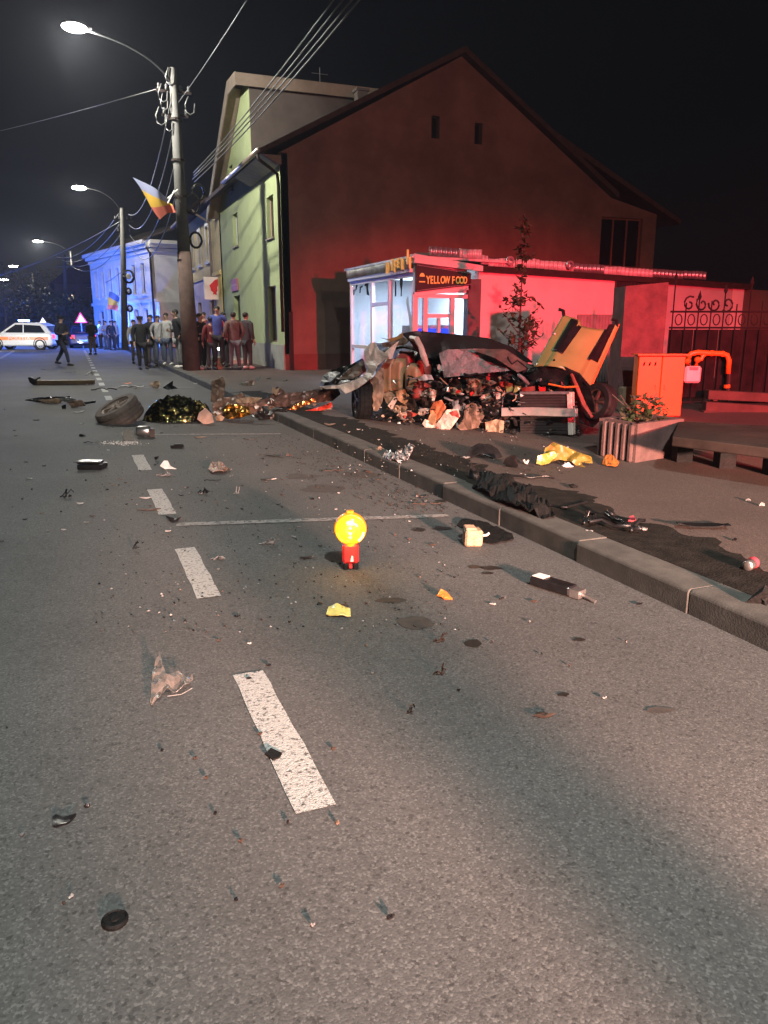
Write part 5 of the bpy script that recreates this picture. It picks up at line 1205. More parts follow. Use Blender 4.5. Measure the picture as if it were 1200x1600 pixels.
debris('plastic_shard', [(82, 1281, .0), (88, 1278, .008), (100, 1281, .003), (120, 1277, .008), (108, 1288, .0), (92, 1294, .0), (83, 1295, .0)], K['black'], 'dark pointed plastic shard alone on the left lane', 'debris', gpl(), .004, 12, step=3, seed=102)
debris('plastic_shard', [(414, 1181, .0), (424, 1174, .005), (441, 1180, .0), (437, 1187, .003), (426, 1190, .0)], K['matt_black'], 'black square of rubber on the nearest lane dash', 'debris', gpl(), .003, 12, step=3, seed=103)
c_ = g(180, 1442); s = MB(c_); s.lathe([(0, .004), (.032, .004), (.034, .007), (.034, .012), (.029, .016), (.026, .013), (.012, .013), (.010, .016), (0, .016)], c_, None, 24); o = s.build('cap', K['matt_black'], None, smooth=False); o.location = c_; tag(o, 'round black rubber cap at the bottom left of the road', 'cap')
I('shard', 610, 1436, 13, 7, 'black', 'small black chip on its own near the bottom middle of the road', 104)
I('shard', 849, 1120, 34, 8, 'brown', 'dark brown sliver alone on the near right part of the road', 105)
I('hook', 642, 1116, 12, 12, 'black', 'tiny black bent clip below the two dark brackets', 106, rise=1)
I('hook', 687, 1056, 20, 22, 'brown', 'lower of two dark brackets on the road right of the amber lamp', 107, rise=1)
I('hook', 687, 1004, 20, 15, 'brown', 'upper of two dark brackets on the road right of the amber lamp', 108, rise=1)
I('shard', 420, 1041, 10, 6, 'black', 'black chip just above the top end of the nearest lane dash', 109)
I('shard', 388, 1062, 10, 4, 'black', 'thin black chip on the top end of the nearest lane dash', 110)
I('shard', 305, 1187, 8, 6, 'brown', 'brown speck of debris below the clear film', 111)
debris('yellow_piece', [(510, 965, 0), (514, 955, .02), (530, 954, .03), (547, 956, .02), (548, 965, 0), (528, 966, .01)], M('pale_yellow_plastic', (.58, .50, .14), .4), 'pale yellow plastic piece on the road below the amber lamp', 'debris', gpl(), .015, 12, step=3, seed=112)
I('rod', 532, 950, 24, 6, 'brown', 'thin twig like strip behind the pale yellow piece', 113)
debris('orange_piece', [(684, 931, .05), (688, 921, .07), (697, 926, .05), (707, 937, .0), (694, 936, .0)], K['orange'], 'small pointed orange piece on the road right of the amber lamp', 'debris', vpl(696, 938), .02, 12, step=3, seed=114, thick=.02)
# black module lying by the kerb with a pale label
mc = g(872, 926); t = thing('black_module', mc, 'long black module with pale label lying on the road near the kerb', 'car part')
a = g(834, 913); b_ = g(895, 932); u = (b_ - a).normalized(); w = Vector((-u.y, u.x, 0)); Rr_ = Matrix((u, w, UP)).transposed(); L = (b_ - a).length
s = MB(mc); s.box((a + b_) / 2 + Vector((0, 0, .035)), (L, .09, .055), Rr_); bd = s.build('housing', K['black'], t, bevel=.008)
s = MB(mc); s.box(a + u * .05 + Vector((0, 0, .066)), (.075, .07, .004), Rr_); s.build('label', K['white'], bd)
s = MB(mc); s.box(b_ + u * .03 + Vector((0, 0, .03)), (.06, .07, .045), Rr_); s.tube([b_ + u * .05 + Vector((0, 0, .03)), b_ + u * .11 + Vector((0, 0, .02)), b_ + u * .15 + Vector((0, 0, .01))], .012, 6); s.build('connector', K['steel'], t)
# cream box near the kerb and a black sheet drawn as its shadow
debris('torn_mat', [(714, 822, 0), (722, 814, .01), (760, 822, .02), (800, 838, .01), (803, 846, 0), (770, 852, 0), (738, 846, .01), (728, 830, .0)], K['matt_black'], 'flat black torn mat beside the cream box at the kerb', 'debris', gpl(), .012, 8, step=4, seed=115)
bc = g(738, 852); t = thing('cream_box', bc, 'battered cream coloured box standing on the road at the kerb', 'debris')
s = MB(bc); s.box(bc + Vector((0, 0, .062)), (.125, .11, .118), Euler((.04, .03, -.25))); s.build('body', M('cream_plastic', (.24, .185, .115), .6, var=.4, scale=18, bump=.4), t, bevel=.012)
s = MB(bc); s.box(bc + Vector((-.02, .0, .128)), (.08, .07, .022), Euler((.2, .1, -.1))); s.build('lid', K['tan'], t, bevel=.006)
s = MB(bc); s.tube([bc + RT * .06 + Vector((0, 0, .07)), bc + RT * .10 + Vector((0, 0, .075)), bc + RT * .115 + Vector((0, 0, .09))], .008, 5); s.build('wire_end', K['white'], t)
# --- carriageway, middle
c_ = g(145, 732); t = thing('battery_box', c_, 'low black battery like box on the left lane', 'car part')
k = depth(c_) / 1200; s = MB(c_); s.box(c_ + Vector((0, 0, .03)), (38 * k, .2, .055), Euler((0, 0, -YAW))); s.build('case', K['black'], t, bevel=.01)
s = MB(c_); s.box(c_ + RT * -.02 + Vector((0, 0, .072)), (35 * k, .16, .026), Euler((0, .04, -YAW))); s.build('lid', K['black'], t, bevel=.008)
s = MB(c_); s.tube([c_ - RT * .15 - FH * .1 + Vector((0, 0, .088)), c_ + RT * .13 - FH * .1 + Vector((0, 0, .088))], .008, 5); s.build('rim', K['steel'], t)
c_ = g(226, 683); t = thing('electric_motor', c_, 'small grey electric motor right under the loose wheel', 'car part')
s = MB(c_); s.lathe([(0, -.10), (.06, -.10), (.075, -.07), (.075, .07), (.05, .10), (.02, .10), (.02, .14), (0, .14)], c_ + Vector((0, 0, .08)), Matrix((UP, FH, RT)).transposed(), 16); s.build('casing', K['steel'], t, smooth=True)
s = MB(c_); s.box(c_ + RT * .1 + Vector((0, 0, .06)), (.07, .1, .11)); s.build('bracket', K['black'], t)
debris('plastic_sheet', [(191, 676), (200, 671), (209, 674), (211, 690), (194, 690)], M('milky_sheet', (.17, .145, .125), .85, var=.3, spec=.1), 'milky creased plastic sheet on the dash below the loose wheel', 'debris', gpl(), .008, 9, step=3, seed=120, thick=.003)
I('box', 277, 700, 18, 9, 'black', 'black rectangular block right of the third small lane dash', 121)
I('chunk', 128, 682, 13, 6, 'black', 'black lump left of the milky sheet', 122)
I('rod', 146, 693, 30, 4, 'black', 'thin black bar at the left end of the glass spill', 123)
I('shard', 122, 645, 20, 6, 'white', 'pale flat shard left of the loose wheel', 124)
I('shard', 128, 663, 7, 4, 'white', 'small pale crumb below the pale flat shard', 125)
I('shard', 57, 657, 13, 3, 'black', 'thin black sliver on the far left lane', 126)
I('shard', 46, 749, 12, 5, 'paleglass', 'pale and dark flake on the left lane below the battery box', 127)
I('shard', 40, 722, 8, 4, 'grey', 'grey flake left of the battery box', 128)
I('hook', 104, 778, 22, 14, 'black', 'twisted black wire clip on the left lane', 129, rise=1)
I('shard', 125, 788, 14, 5, 'white', 'white flake beside the twisted wire clip', 130)
I('shard', 228, 779, 20, 5, 'white', 'white flake at the left edge of a lane dash', 131)
I('shard', 235, 797, 44, 5, 'brown', 'long dark brown splinter across a lane dash', 132)
I('hook', 213, 859, 13, 13, 'black', 'small black elbow in the lane left of the second dash', 133, rise=1)
I('shard', 100, 829, 9, 4, 'white', 'tiny white chip in the middle of the left lane', 134)
I('shard', 272, 815, 28, 8, 'black', 'black claw shaped piece at the left end of the bay line', 135, rise=1.2)
I('shard', 262, 831, 12, 4, 'white', 'white chip just under the left end of the bay line', 136)
I('hook', 340, 876, 24, 7, 'grey', 'grey bent wire right of the second lane dash', 137, rise=1)
I('strip', 480, 873, 22, 6, 'black', 'short black strip left of the amber lamp', 138)
I('hook', 418, 852, 30, 12, 'grey', 'thin grey wires on the road left of the amber lamp', 139, rise=.7)
I('chunk', 245, 720, 9, 8, 'black', 'small black cone shaped lump right of a lane dash', 140, rise=1)
debris('bent_white_trim', [(250, 728, 0), (256, 720, .08), (262, 720, .12), (266, 728, .05), (276, 733, 0), (258, 733, 0)], K['white'], 'bent white trim curl beside the black cone lump', 'debris', vpl(262, 734), .03, 9, step=3, seed=141)
I('hook', 256, 744, 26, 10, 'grey', 'pale tangle of wire below the bent white trim', 142, rise=.8)
debris('brown_lump', [(325, 738, 0), (332, 731, .05), (345, 732, .06), (360, 736, 0), (350, 741, 0), (332, 741, 0)], K['dusty'], 'dusty brown crumpled lump in the middle of the bay', 'debris', gpl(), .04, 8, step=3, seed=143)
I('hook', 370, 773, 12, 13, 'white', 'small white and black knob beside the long shadow', 144, rise=1)
I('hook', 318, 772, 20, 8, 'black', 'black forked piece in the bay left of the white knob', 145, rise=1)
I('rod', 332, 753, 26, 3, 'black', 'short black wire above the forked piece', 146)
I('strip', 427, 714, 32, 6, 'black', 'black oval strip in the far bay', 147)
I('chunk', 451, 713, 10, 7, 'brown', 'brown nut like lump beside the black oval strip', 148)
I('rod', 520, 738, 36, 4, 'brown', 'thin brown rod lying toward the kerb', 149)
I('strip', 420, 750, 24, 4, 'black', 'thin black strip in the middle bay', 150)
I('strip', 660, 777, 20, 5, 'black', 'black strip close to the kerb', 151)
I('rod', 655, 790, 22, 3, 'brown', 'brown splinter close to the kerb above the bay line', 152)
I('strip', 680, 788, 16, 4, 'brown', 'short dark splinter against the kerb foot', 153)
I('chunk', 575, 739, 10, 6, 'brown', 'brown lump at the kerb foot', 154)
I('shard', 313, 684, 22, 5, 'tan', 'pale tan scrap under the far bay line', 155)
I('strip', 392, 687, 22, 5, 'black', 'black scrap under the far bay line toward the kerb', 156)
I('rod', 163, 610, 42, 6, 'black', 'black wiper like rod on the road above the loose wheel', 157)
I('rod', 205, 606, 40, 5, 'steel', 'pale metal strip on the road behind the black rod', 158)
I('strip', 107, 582, 24, 3, 'black', 'long thin black strip on the road near the walking officer', 159)
I('shard', 68, 578, 9, 3, 'black', 'black fleck on the road left of the walking officer', 160)
I('hook', 141, 586, 16, 5, 'steel', 'shiny bent fitting beside the lane line far off', 161, rise=1)
debris('pale_bumper_scrap', [(232, 601, 0), (238, 596, .12), (248, 595, .15), (251, 600, .05), (246, 608, 0), (240, 606, 0)], K['tan'], 'pale curved bumper scrap on the road before the onlookers', 'debris', vpl(242, 609), .06, 5, step=2.5, seed=162)
debris('black_scrap', [(254, 606), (262, 600), (270, 595), (270, 602), (278, 607), (262, 609)], K['black'], 'jagged black scrap right of the pale bumper scrap', 'debris', vpl(265, 610), .06, 5, step=2.5, seed=163)
debris('bent_plate', [(372, 600, 0), (386, 596, .1), (398, 593, .15), (408, 588, .3), (398, 603, .1), (384, 604, 0)], M('greenish_plate', (.20, .22, .17), .4, metal=.4, var=.3), 'bent grey plate on the pavement below the green house', 'debris', vpl(390, 606, .13), .06, 5, step=3, seed=164, z=.13)
for (px, py, w, m_, lab, sd) in ((352, 600, 12, 'tan', 'tan scrap on the pavement right of the lamp pole', 165), (306, 600, 9, 'white', 'pale scrap near the foot of the lamp pole', 166), (215, 608, 10, 'tan', 'tan flake left of the pale bumper scrap', 167), (200, 600, 12, 'orange', 'dull orange flake on the far bay', 168), (420, 592, 10, 'black', 'black flake on the pavement before the red wall', 169), (445, 596, 9, 'brown', 'brown flake on the pavement before the red wall', 170)):
    I('shard', px, py, w, 5, m_, lab, sd, z=.13 if px > 300 else 0)
# --- pavement
f1 = vpl(755, 716, PAVE)
debris('mirror_shell', [(727, 714, .0), (735, 700, .05), (748, 693, .1), (765, 694, .1), (778, 702, .05), (785, 714, .0), (770, 716, -.08), (750, 709, -.05), (736, 716, -.05)], K['black'], 'glossy black domed shell on the pavement in front of the wreck', 'car part', f1, .03, 5, step=3, seed=180, z=.13, smooth=True, thick=.012)
I('shard', 728, 716, 16, 10, 'paleglass', 'pale glassy chip at the left foot of the black shell', 181, z=.13)
debris('black_fin', [(733, 747, 0), (734, 735, .0), (736, 722, .0), (746, 738, .0), (768, 746, .02), (752, 749, .0)], K['black'], 'upright black triangular fin on the pavement', 'debris', vpl(750, 749, PAVE), .025, 7, step=3, seed=182, z=.13, thick=.012)
I('chunk', 800, 731, 36, 26, 'black', 'big black lump between the shell and the yellow torn wing', 183, z=.13, rise=.8)
I('shard', 822, 726, 12, 14, 'white', 'crumpled white scrap at the left of the yellow torn wing', 184, z=.13, rise=1)
I('rod', 824, 748, 82, 10, 'black', 'long bent black rod on the pavement below the yellow wing', 185, z=.13, rise=.3, rot=-.25)
I('chunk', 768, 747, 10, 7, 'black', 'small black nub right of the black fin', 186, z=.13)
I('strip', 742, 727, 18, 6, 'matt_black', 'dull black scrap left of the black fin', 187, z=.13)
yt = g(880, 732, PAVE); t = thing('torn_wing', Vector((yt.x, yt.y, PAVE)), 'torn yellow wing panel crumpled on the pavement before the radiator', 'car part')
K['wing_yellow'] = M('scuffed_yellow_paint', (.17, .12, .022), .4, var=.3, scale=9)
K['yellow_bright'] = M('pale_yellow_paint', (.24, .19, .03), .3, coat=.4)
ff = vpl(880, 728, PAVE)
crumple('wing_panel', [(848, 712, .15), (852, 700, .2), (866, 692, .2), (878, 696, .15), (900, 705, .1), (924, 714, .0), (926, 724, -.05), (908, 722, .0), (914, 734, -.1), (906, 734, -.1), (894, 722, .0), (874, 718, .1), (858, 722, .1)], ff, K['wing_yellow'], t, .06, 6, 3, .008, t.location, 190)
crumple('wing_edge', [(838, 724, .0), (840, 712, .0), (866, 705, .05), (870, 712, .02), (858, 724, -.02), (846, 727, -.02)], ff, K['yellow_bright'], t, .03, 6, 3, .008, t.location, 191)
crumple('wing_tip', [(850, 704, .2), (864, 691, .2), (873, 694, .15), (870, 704, .12), (856, 708, .15)], ff, M('burnt_orange_paint', (.30, .12, .03), .4, var=.3), t, .04, 6, 3, .008, t.location, 192)
crumple('white_liner', [(878, 728, -.02), (888, 722, -.05), (896, 730, -.08), (886, 736, -.1), (880, 735, -.08)], ff, K['white'], t, .03, 8, 3, .006, t.location, 193)
debris('orange_scrap', [(941, 727, .0), (944, 720, .04), (954, 718, .05), (967, 727, .02), (962, 732, 0), (948, 730, 0)], K['orange'], 'flat orange scrap right of the torn yellow wing', 'debris', gpl(PAVE), .02, 9, step=3, seed=194, z=.13)
debris('striped_scrap', [(598, 716, .0), (604, 708, .03), (622, 715, .03), (640, 708, .08), (648, 709, .08), (640, 720, .02), (626, 727, 0), (606, 720, 0)], M('striped_scrap', (.04, .04, .045), .3, col2=(.5, .45, .44), thresh=(.5, .56), scale=22, var=.1), 'black and white splintered scrap on the kerb edge', 'debris', gpl(PAVE), .05, 9, step=3, seed=195, z=.13)
I('chunk', 593, 708, 9, 12, 'tan', 'pinkish lump standing beside the splintered scrap on the kerb', 196, z=.13, rise=1)
debris('rubber_skirt', [(738, 765, .0), (750, 756, .08), (775, 766, .10), (800, 772, .12), (830, 785, .08), (856, 800, .03), (868, 812, .0), (850, 814, .0), (822, 806, .02), (795, 797, .02), (768, 784, .0)], K['matt_black'], 'long black torn rubber skirt lying along the soil behind the kerb', 'car part', gpl(PAVE), .07, 6, step=4, seed=197, z=.13, thick=.012)
debris('orange_tip', [(826, 786, 0), (838, 782, .03), (840, 772, .12), (844, 784, .06), (850, 789, 0)], K['orange'], 'small orange spike rising from the black rubber skirt', 'debris', vpl(840, 789, PAVE), .01, 9, step=3, seed=198, z=.13)
hs_ = g(960, 832, PAVE); t = thing('hose_tangle', hs_, 'tangle of black hoses and pipe ends behind the kerb', 'car part')
for i, pts in enumerate(([(912, 822), (918, 810), (930, 812), (926, 824)], [(920, 826), (940, 822), (960, 830), (985, 833)], [(945, 812), (958, 816), (972, 826), (990, 834), (1002, 836)], [(985, 835), (998, 824), (1006, 822)], [(948, 806), (952, 812), (960, 812)])):
    s = MB(t.location); s.tube([g(x, y_, PAVE) + Vector((0, 0, .02 + .035 * abs(math.sin(j * 1.3 + i)))) for j, (x, y_) in enumerate(pts)], .014, 6); s.build('hose', K['black'], t, smooth=True)
s = MB(t.location); chunk(s, g(1004, 830, PAVE) + Vector((0, 0, .03)), .045, rnd); s.build('fitting', K['paleglass'], t)
I('chunk', 988, 816, 16, 10, M('pink_lens_piece', (.55, .08, .10), .25), 'pinkish red lens piece behind the hose tangle', 200, z=.13, rise=.8)
I('shard', 921, 831, 15, 5, 'white', 'white slip of plastic in front of the hose tangle', 201, z=.13)
I('strip', 1098, 826, 78, 26, 'matt_black', 'long dark strip lying across the open pavement', 202, z=.13, rot=-.25, rise=.4)
I('chunk', 1148, 845, 10, 6, 'black', 'little black crumb right of the long dark strip', 203, z=.13)
cn = g(1172, 890, PAVE); t = thing('drink_can', cn, 'crushed silver and red can on the right pavement', 'can')
cr_ = Matrix((UP, Vector((-.4, .9, 0)).normalized(), Vector((.9, .4, 0)).normalized())).transposed()
s = MB(cn); s.lathe([(0, -.055), (.026, -.055), (.031, -.045), (.029, -.01), (.033, .045), (.026, .056), (0, .054)], cn + Vector((0, 0, .034)), cr_, 16); b_ = s.build('shell', K['steel'], t, smooth=True)
s = MB(cn); s.lathe([(.0325, .0), (.0345, .04)], cn + Vector((0, 0, .034)), cr_, 16); s.build('band', M('can_red', (.6, .05, .07), .3), b_, smooth=True)
I('chunk', 1186, 945, 46, 24, 'matt_black', 'black lump at the right picture edge behind the kerb', 204, z=.13, rise=.8)
I('chunk', 1190, 791, 12, 8, 'paleglass', 'pale chip at the right end of the open pavement', 205, z=.13)
I('chunk', 1168, 783, 9, 7, 'grey', 'grey chip just left of the pale one on the open pavement', 206, z=.13)
I('chunk', 897, 762, 22, 8, 'matt_black', 'black clod on the pavement below the torn yellow wing', 207, z=.13)
I('strip', 818, 775, 14, 5, 'brown', 'brown splinter near the black rubber skirt', 208, z=.13)
I('shard', 515, 664, 22, 8, 'tan', 'orange tan flake on the soil near the torn side section', 209, z=.13)
for (px, py, w, lab, sd) in ((538, 665, 6, 'tan crumb right of the orange flake', 210), (560, 672, 7, 'white crumb on the soil before the rear wheel', 211), (545, 676, 5, 'smaller white crumb on the soil before the rear wheel', 212), (592, 688, 6, 'pale pebble of glass on the soil by the kerb', 213), (885, 700, 8, 'pale flake under the radiator', 214)):
    I('shard', px, py, w, 4, 'white' if px != 538 else 'tan', lab, sd, z=.13)
# cable lying on the pavement
s = MB(g(880, 795, PAVE)); s.tube([g(x, y_, PAVE) + Vector((0, 0, .012)) for x, y_ in ((842, 790), (862, 792), (880, 797), (892, 793), (908, 789), (918, 786))], .008, 5); chunk(s, g(882, 797, PAVE) + Vector((0, 0, .02)), .04, rnd); o = s.build('loose_cable', K['black'], None); o.location = g(880, 795, PAVE); tag(o, 'thin loose cable with a plug on the pavement by the rubber skirt', 'cable')
# --- many small fragments: individuals, alike ones share a label and group
rr = random.Random(21)
ZON = (((150, 430, 655, 800), 44, 'in the bays before the foil blanket'), ((430, 700, 690, 860), 40, 'between the bay line and the kerb'), ((0, 150, 590, 860), 20, 'on the left lane'), ((560, 1000, 860, 1120), 22, 'on the road right of the amber lamp'), ((300, 520, 840, 1010), 10, 'on the road left of the amber lamp'), ((0, 700, 1010, 1450), 16, 'on the near road'))
LM = [(188, 665, 'the loose wheel'), (273, 664, 'the foil blanket'), (365, 655, 'the crushed gold section'), (460, 650, 'the torn side section'), (145, 732, 'the black battery box'), (226, 683, 'the small electric motor'), (185, 695, 'the white glass spill'), (222, 722, 'the third lane dash'), (252, 785, 'the lane dash with the splinter'), (305, 892, 'the second lane dash'), (447, 1160, 'the nearest lane dash'), (548, 888, 'the amber lamp'), (738, 852, 'the cream box'), (872, 920, 'the black module'), (530, 963, 'the pale yellow piece'), (696, 935, 'the orange piece'), (687, 1004, 'the upper dark bracket'), (687, 1056, 'the lower dark bracket'), (849, 1120, 'the dark brown sliver'), (262, 732, 'the bent white trim'), (342, 740, 'the dusty brown lump'), (370, 773, 'the white knob'), (318, 772, 'the black forked piece'), (427, 714, 'the black oval strip'), (277, 700, 'the black block'), (520, 738, 'the brown rod'), (420, 750, 'the thin black strip'), (480, 873, 'the short black strip'), (418, 852, 'the grey wires'), (340, 876, 'the grey bent wire'), (272, 815, 'the black claw'), (104, 778, 'the twisted wire clip'), (95, 632, 'the smashed trim'), (95, 600, 'the brown door sill'), (265, 1075, 'the clear film'), (100, 1286, 'the pointed shard'), (180, 1442, 'the round rubber cap'), (400, 815, 'the left half of the bay line'), (620, 810, 'the right half of the bay line'), (620, 745, 'the middle of the near kerb'), (213, 859, 'the black elbow'), (330, 678, 'the far bay line'), (40, 900, 'the left picture edge'), (610, 1436, 'the small black chip')]
COLN = {'black': 'black plastic', 'brown': 'brown', 'grey': 'grey', 'white': 'pale', 'tan': 'tan'}
for (x0, x1, y0_, y1_), n, where in ZON:
    for k in range(n):
        px, py = rr.uniform(x0, x1), rr.uniform(y0_, y1_)
        q = g(px, py)
        if q.x > 2.85 or q.x < -6: continue
        cm_ = rr.choices(('black', 'brown', 'grey', 'white', 'tan'), (46, 30, 9, 6, 9))[0]
        dist = depth(q); w = rr.uniform(.012, .05) if dist > 4 else rr.uniform(.008, .02)
        sh_ = rr.choice(('shard', 'shard', 'chunk', 'strip')); nm = {'shard': 'chip', 'chunk': 'lump', 'strip': 'splinter'}[sh_]
        best = min(LM, key=lambda l: ((l[0] - px) / (80 + l[1] * .1)) ** 2 + ((l[1] - py) / (25 + max(0, l[1] - 600) * .12)) ** 2)
        dx, dy = px - best[0], (py - best[1]) * 2.2
        rel = ('left of' if dx < 0 else 'right of') if abs(dx) > abs(dy) else ('behind' if dy < 0 else 'in front of')
        lab = 'tiny %s %s %s %s' % (COLN[cm_], nm, rel, best[2])
        I(sh_, px, py, w * 1200 / dist, w * 260 / dist, {'brown': 'brown_bit', 'white': 'white_bit', 'tan': 'tan_bit'}.get(cm_, cm_), lab, 300 + k * 7 + int(px), name='fragment', group='tiny %s %ss on the road' % (COLN[cm_], nm), rise=.7, rot=rr.uniform(-.6, .6))
# glass crumbs and grit: past counting
def grit(name, region, n, s0, s1, cols, z, seed):
    r_ = random.Random(seed); mb = MB()
    for _ in range(n):
        px, py = region(r_); q = g(px, py, z); q.z = z + .004; sz = r_.uniform(s0, s1)
        a = r_.uniform(0, 6.3); e1 = Vector((math.cos(a), math.sin(a), 0)) * sz; e2 = Vector((-math.sin(a), math.cos(a), 0)) * sz * r_.uniform(.4, 1)
        top = q + Vector((0, 0, sz * r_.uniform(.3, .9))); mi = r_.choices(range(len(cols)), [3, 2, 1, 1][:len(cols)])[0]
        P_ = [q + e1, q + e2, q - e1 * .8, q - e2]; V = [mb.v(p) for p in P_]; T_ = mb.v(top)
        for i in range(4): f = mb.bm.faces.new((V[i], V[(i + 1) % 4], T_)); f.material_index = mi
    o = mb.build(name, [K[c] for c in cols], None); o['kind'] = 'stuff'; return o
tag(grit('glass_crumbs', lambda r: (r.gauss(190, 14), r.gauss(693, 1.6)), 260, .006, .016, ('white', 'paleglass'), 0, 1), 'white crumbs of broken glass spilt below the loose wheel', 'glass crumbs')
tag(grit('road_grit', lambda r: (r.uniform(150, 720), 660 + 330 * r.random() ** 1.7), 1500, .003, .011, ('black', 'dirt', 'white_bit', 'tan_bit'), 0, 2), 'fine black and pale grit scattered over the bays', 'grit')
tag(grit('kerb_grit', lambda r: (lambda y_: (470 + (y_ - 672) * 2.1 + r.gauss(0, 40) - 60, y_ + r.gauss(0, 5)))(r.uniform(680, 800)), 900, .004, .014, ('dirt', 'black', 'brown_bit', 'dirt'), 0, 3), 'brown soil and grit thrown on the road along the kerb', 'grit')
tag(grit('pavement_grit', lambda r: (r.uniform(520, 900), r.uniform(668, 745)), 600, .004, .015, ('black', 'dirt', 'white_bit', 'brown_bit'), PAVE, 4), 'dark grit and glass on the pavement before the wreck', 'grit')
# ================================================================ street lamps on concrete poles, cables
def coil(mb, c, r, n=2, seg=14, th=.016, tilt=0.3):
    pts = [Vector(c) + Vector((r * math.cos(2 * PI * i / seg) * (1 + .05 * (i // seg)), .03 * i / seg, r * 1.3 * math.sin(2 * PI * i / seg))) for i in range(seg * n + 1)]
    mb.tube(pts, th, 5)
def lamp_pole(base, top, head, label, low=None, r0=.17, r1=.095, lens='lamp_lens', power=0, parts=True, lensr=.16):
    base = Vector(base); top = Vector(top); head = Vector(head)
    t = thing('street_lamp', base, label, 'street lamp', 'street lamps along the kerb')
    O = base
    if low:
        m_ = base.lerp(top, low)
        s = MB(O); s.tube([base, base.lerp(m_, .5), m_], [r0 + .08, r0 + .05, r0 + .015], 14); s.build('pole_base', K['pole_low'], t, smooth=True)  # lower length drawn in a darker brown
        s = MB(O); s.tube([m_ - Vector((0, 0, .02)), m_.lerp(top, .5), top], [r0, (r0 + r1) / 2, r1], 14); pole = s.build('pole', K['concrete'], t, smooth=True)
    else:
        s = MB(O); s.tube([base, base.lerp(top, .5), top], [r0, (r0 + r1) / 2, r1], 12); pole = s.build('pole', K['concrete'], t, smooth=True)
    d = head - top; n = 12; pts = []
    for i in range(n + 1):
        u = i / n; pts.append(top + Vector((d.x * u ** 1.5, d.y * u ** 1.5, -.6 + (d.z + .6) * math.sin(u * PI / 2) ** .8 if u > 0 else -.6)))
    s = MB(O); s.tube(pts, .035, 7); s.build('arm', K['arm'], t, smooth=True)
    dirn = Vector((d.x, d.y, 0)).normalized()
    rot = dirn.to_track_quat('X', 'Z').to_matrix()
    s = MB(O); s.box(head + dirn * .28 + Vector((0, 0, .05)), (.75, .3, .09), rot); s.box(head + dirn * .18 + Vector((0, 0, .11)), (.4, .2, .06), rot); s.build('lamp_head', K['arm'], t, bevel=.03)
    s = MB(O); s.ball(head + dirn * .34 - Vector((0, 0, .005)), lensr * 1.25, lensr, .09, 12, 6, rot=rot.to_euler()); s.build('lens', K[lens], t, smooth=True)  # lens drawn oversize to stand for the lamp's glare
    if power:
        lamp('street_lamp_light', 'POINT', head + dirn * .34 - Vector((0, 0, .2)) - O, power, COOL, .12, parent=t)
    if parts:
        s = MB(O); z = top.z - .45
        for q_, w__ in ((-.62, 1.0), (-1.25, .75)):
            s = MB(O); s.box(top + Vector((0, 0, q_)), (w__, .07, .07)); s.build('cross_arm', K['hide'], t)
        for k, (dx, dz) in enumerate(((-.42, -.52), (-.2, -.52), (.2, -.52), (.42, -.52), (-.3, -1.15), (.3, -1.15))):
            s = MB(O); s.lathe([(.0, -.06), (.03, -.06), (.045, -.02), (.03, .02), (.045, .05), (.02, .1), (0, .1)], top + Vector((dx, 0, dz)), None, 8); s.build('insulator', K['ceramic'], t)
    return t
P1b, P1t = Vector((3.37, 24.9, PAVE - .1)), Vector((3.32, 24.9, 8.65))
p1 = lamp_pole(P1b, P1t, onx(136, 48, 1.05), 'nearest lit street lamp on the tall concrete pole with darker brown lower half', .42, .19, .11, power=3600, lensr=.26)
s = MB(P1b)
for (dx, dz, r) in ((-.32, -.75, .13), (-.2, -1.55, .10), (-.42, -1.35, .14), (.42, -1.0, .14), (-.1, -.3, .12), (-.3, -1.0, .10)):
    q = P1t + Vector((dx, -.12, dz)); s = MB(P1b)
    s.tube([q + Vector((-.03, 0, .28)), q + Vector((-r, 0, .05)), q + Vector((-r * .8, 0, -r)), q + Vector((0, 0, -r * 1.5)), q + Vector((r * .8, 0, -r)), q + Vector((r, 0, .1))], .018, 6); s.build('cable_loop', K['ceramic'], p1, smooth=True)
for k, (x, y_, h) in enumerate(((310, 300, .5), (300, 318, .4), (306, 375, .3))):
    q = ony(x, y_, 24.85); s = MB(P1b); coil(s, q, .17 + .05 * (k == 1), 2, th=.035); s.build('cable_coil', K['black'], p1, smooth=True)
for z in (7.3, 6.2, 5.2, 3.4):
    s = MB(P1b); s.lathe([(.185, -.03), (.2, -.03), (.2, .03), (.185, .03)], Vector((3.33, 24.9, z)), None, 14); s.build('band', K['hide'], p1)
fl = ony(275, 300, 24.6)
s = MB(P1b); s.tube([Vector((3.3, 24.75, fl.z - .25)), ony(272, 298, 24.6), ony(262, 318, 24.55)], .02, 6); s.build('bracket', K['white'], p1)
b2 = Vector((ony(195, 540, 47).x, 47, PAVE)); t2 = ony(191, 325, 47)
lamp_pole(b2, t2, ony(134, 294, 47), 'second lit street lamp, on the pole before the pale blue house', None, .2, .12, 'far_lens', 1500, True, .3)
s_p2 = [o for o in bpy.data.objects if o.name.startswith('street_lamp') and o.type == 'EMPTY'][-1]
for (x, y_, r) in ((201, 432, .42), (203, 482, .2), (201, 455, .2)):
    s = MB(b2); coil(s, ony(x, y_, 46.7), r * .6, 4, th=.06); s.build('cable_coil', K['black'], s_p2)
    s = MB(b2); s.ball(ony(x, y_, 46.6), r * .35, .05, r * .4); s.build('lamp_unit', K['white'], s_p2)
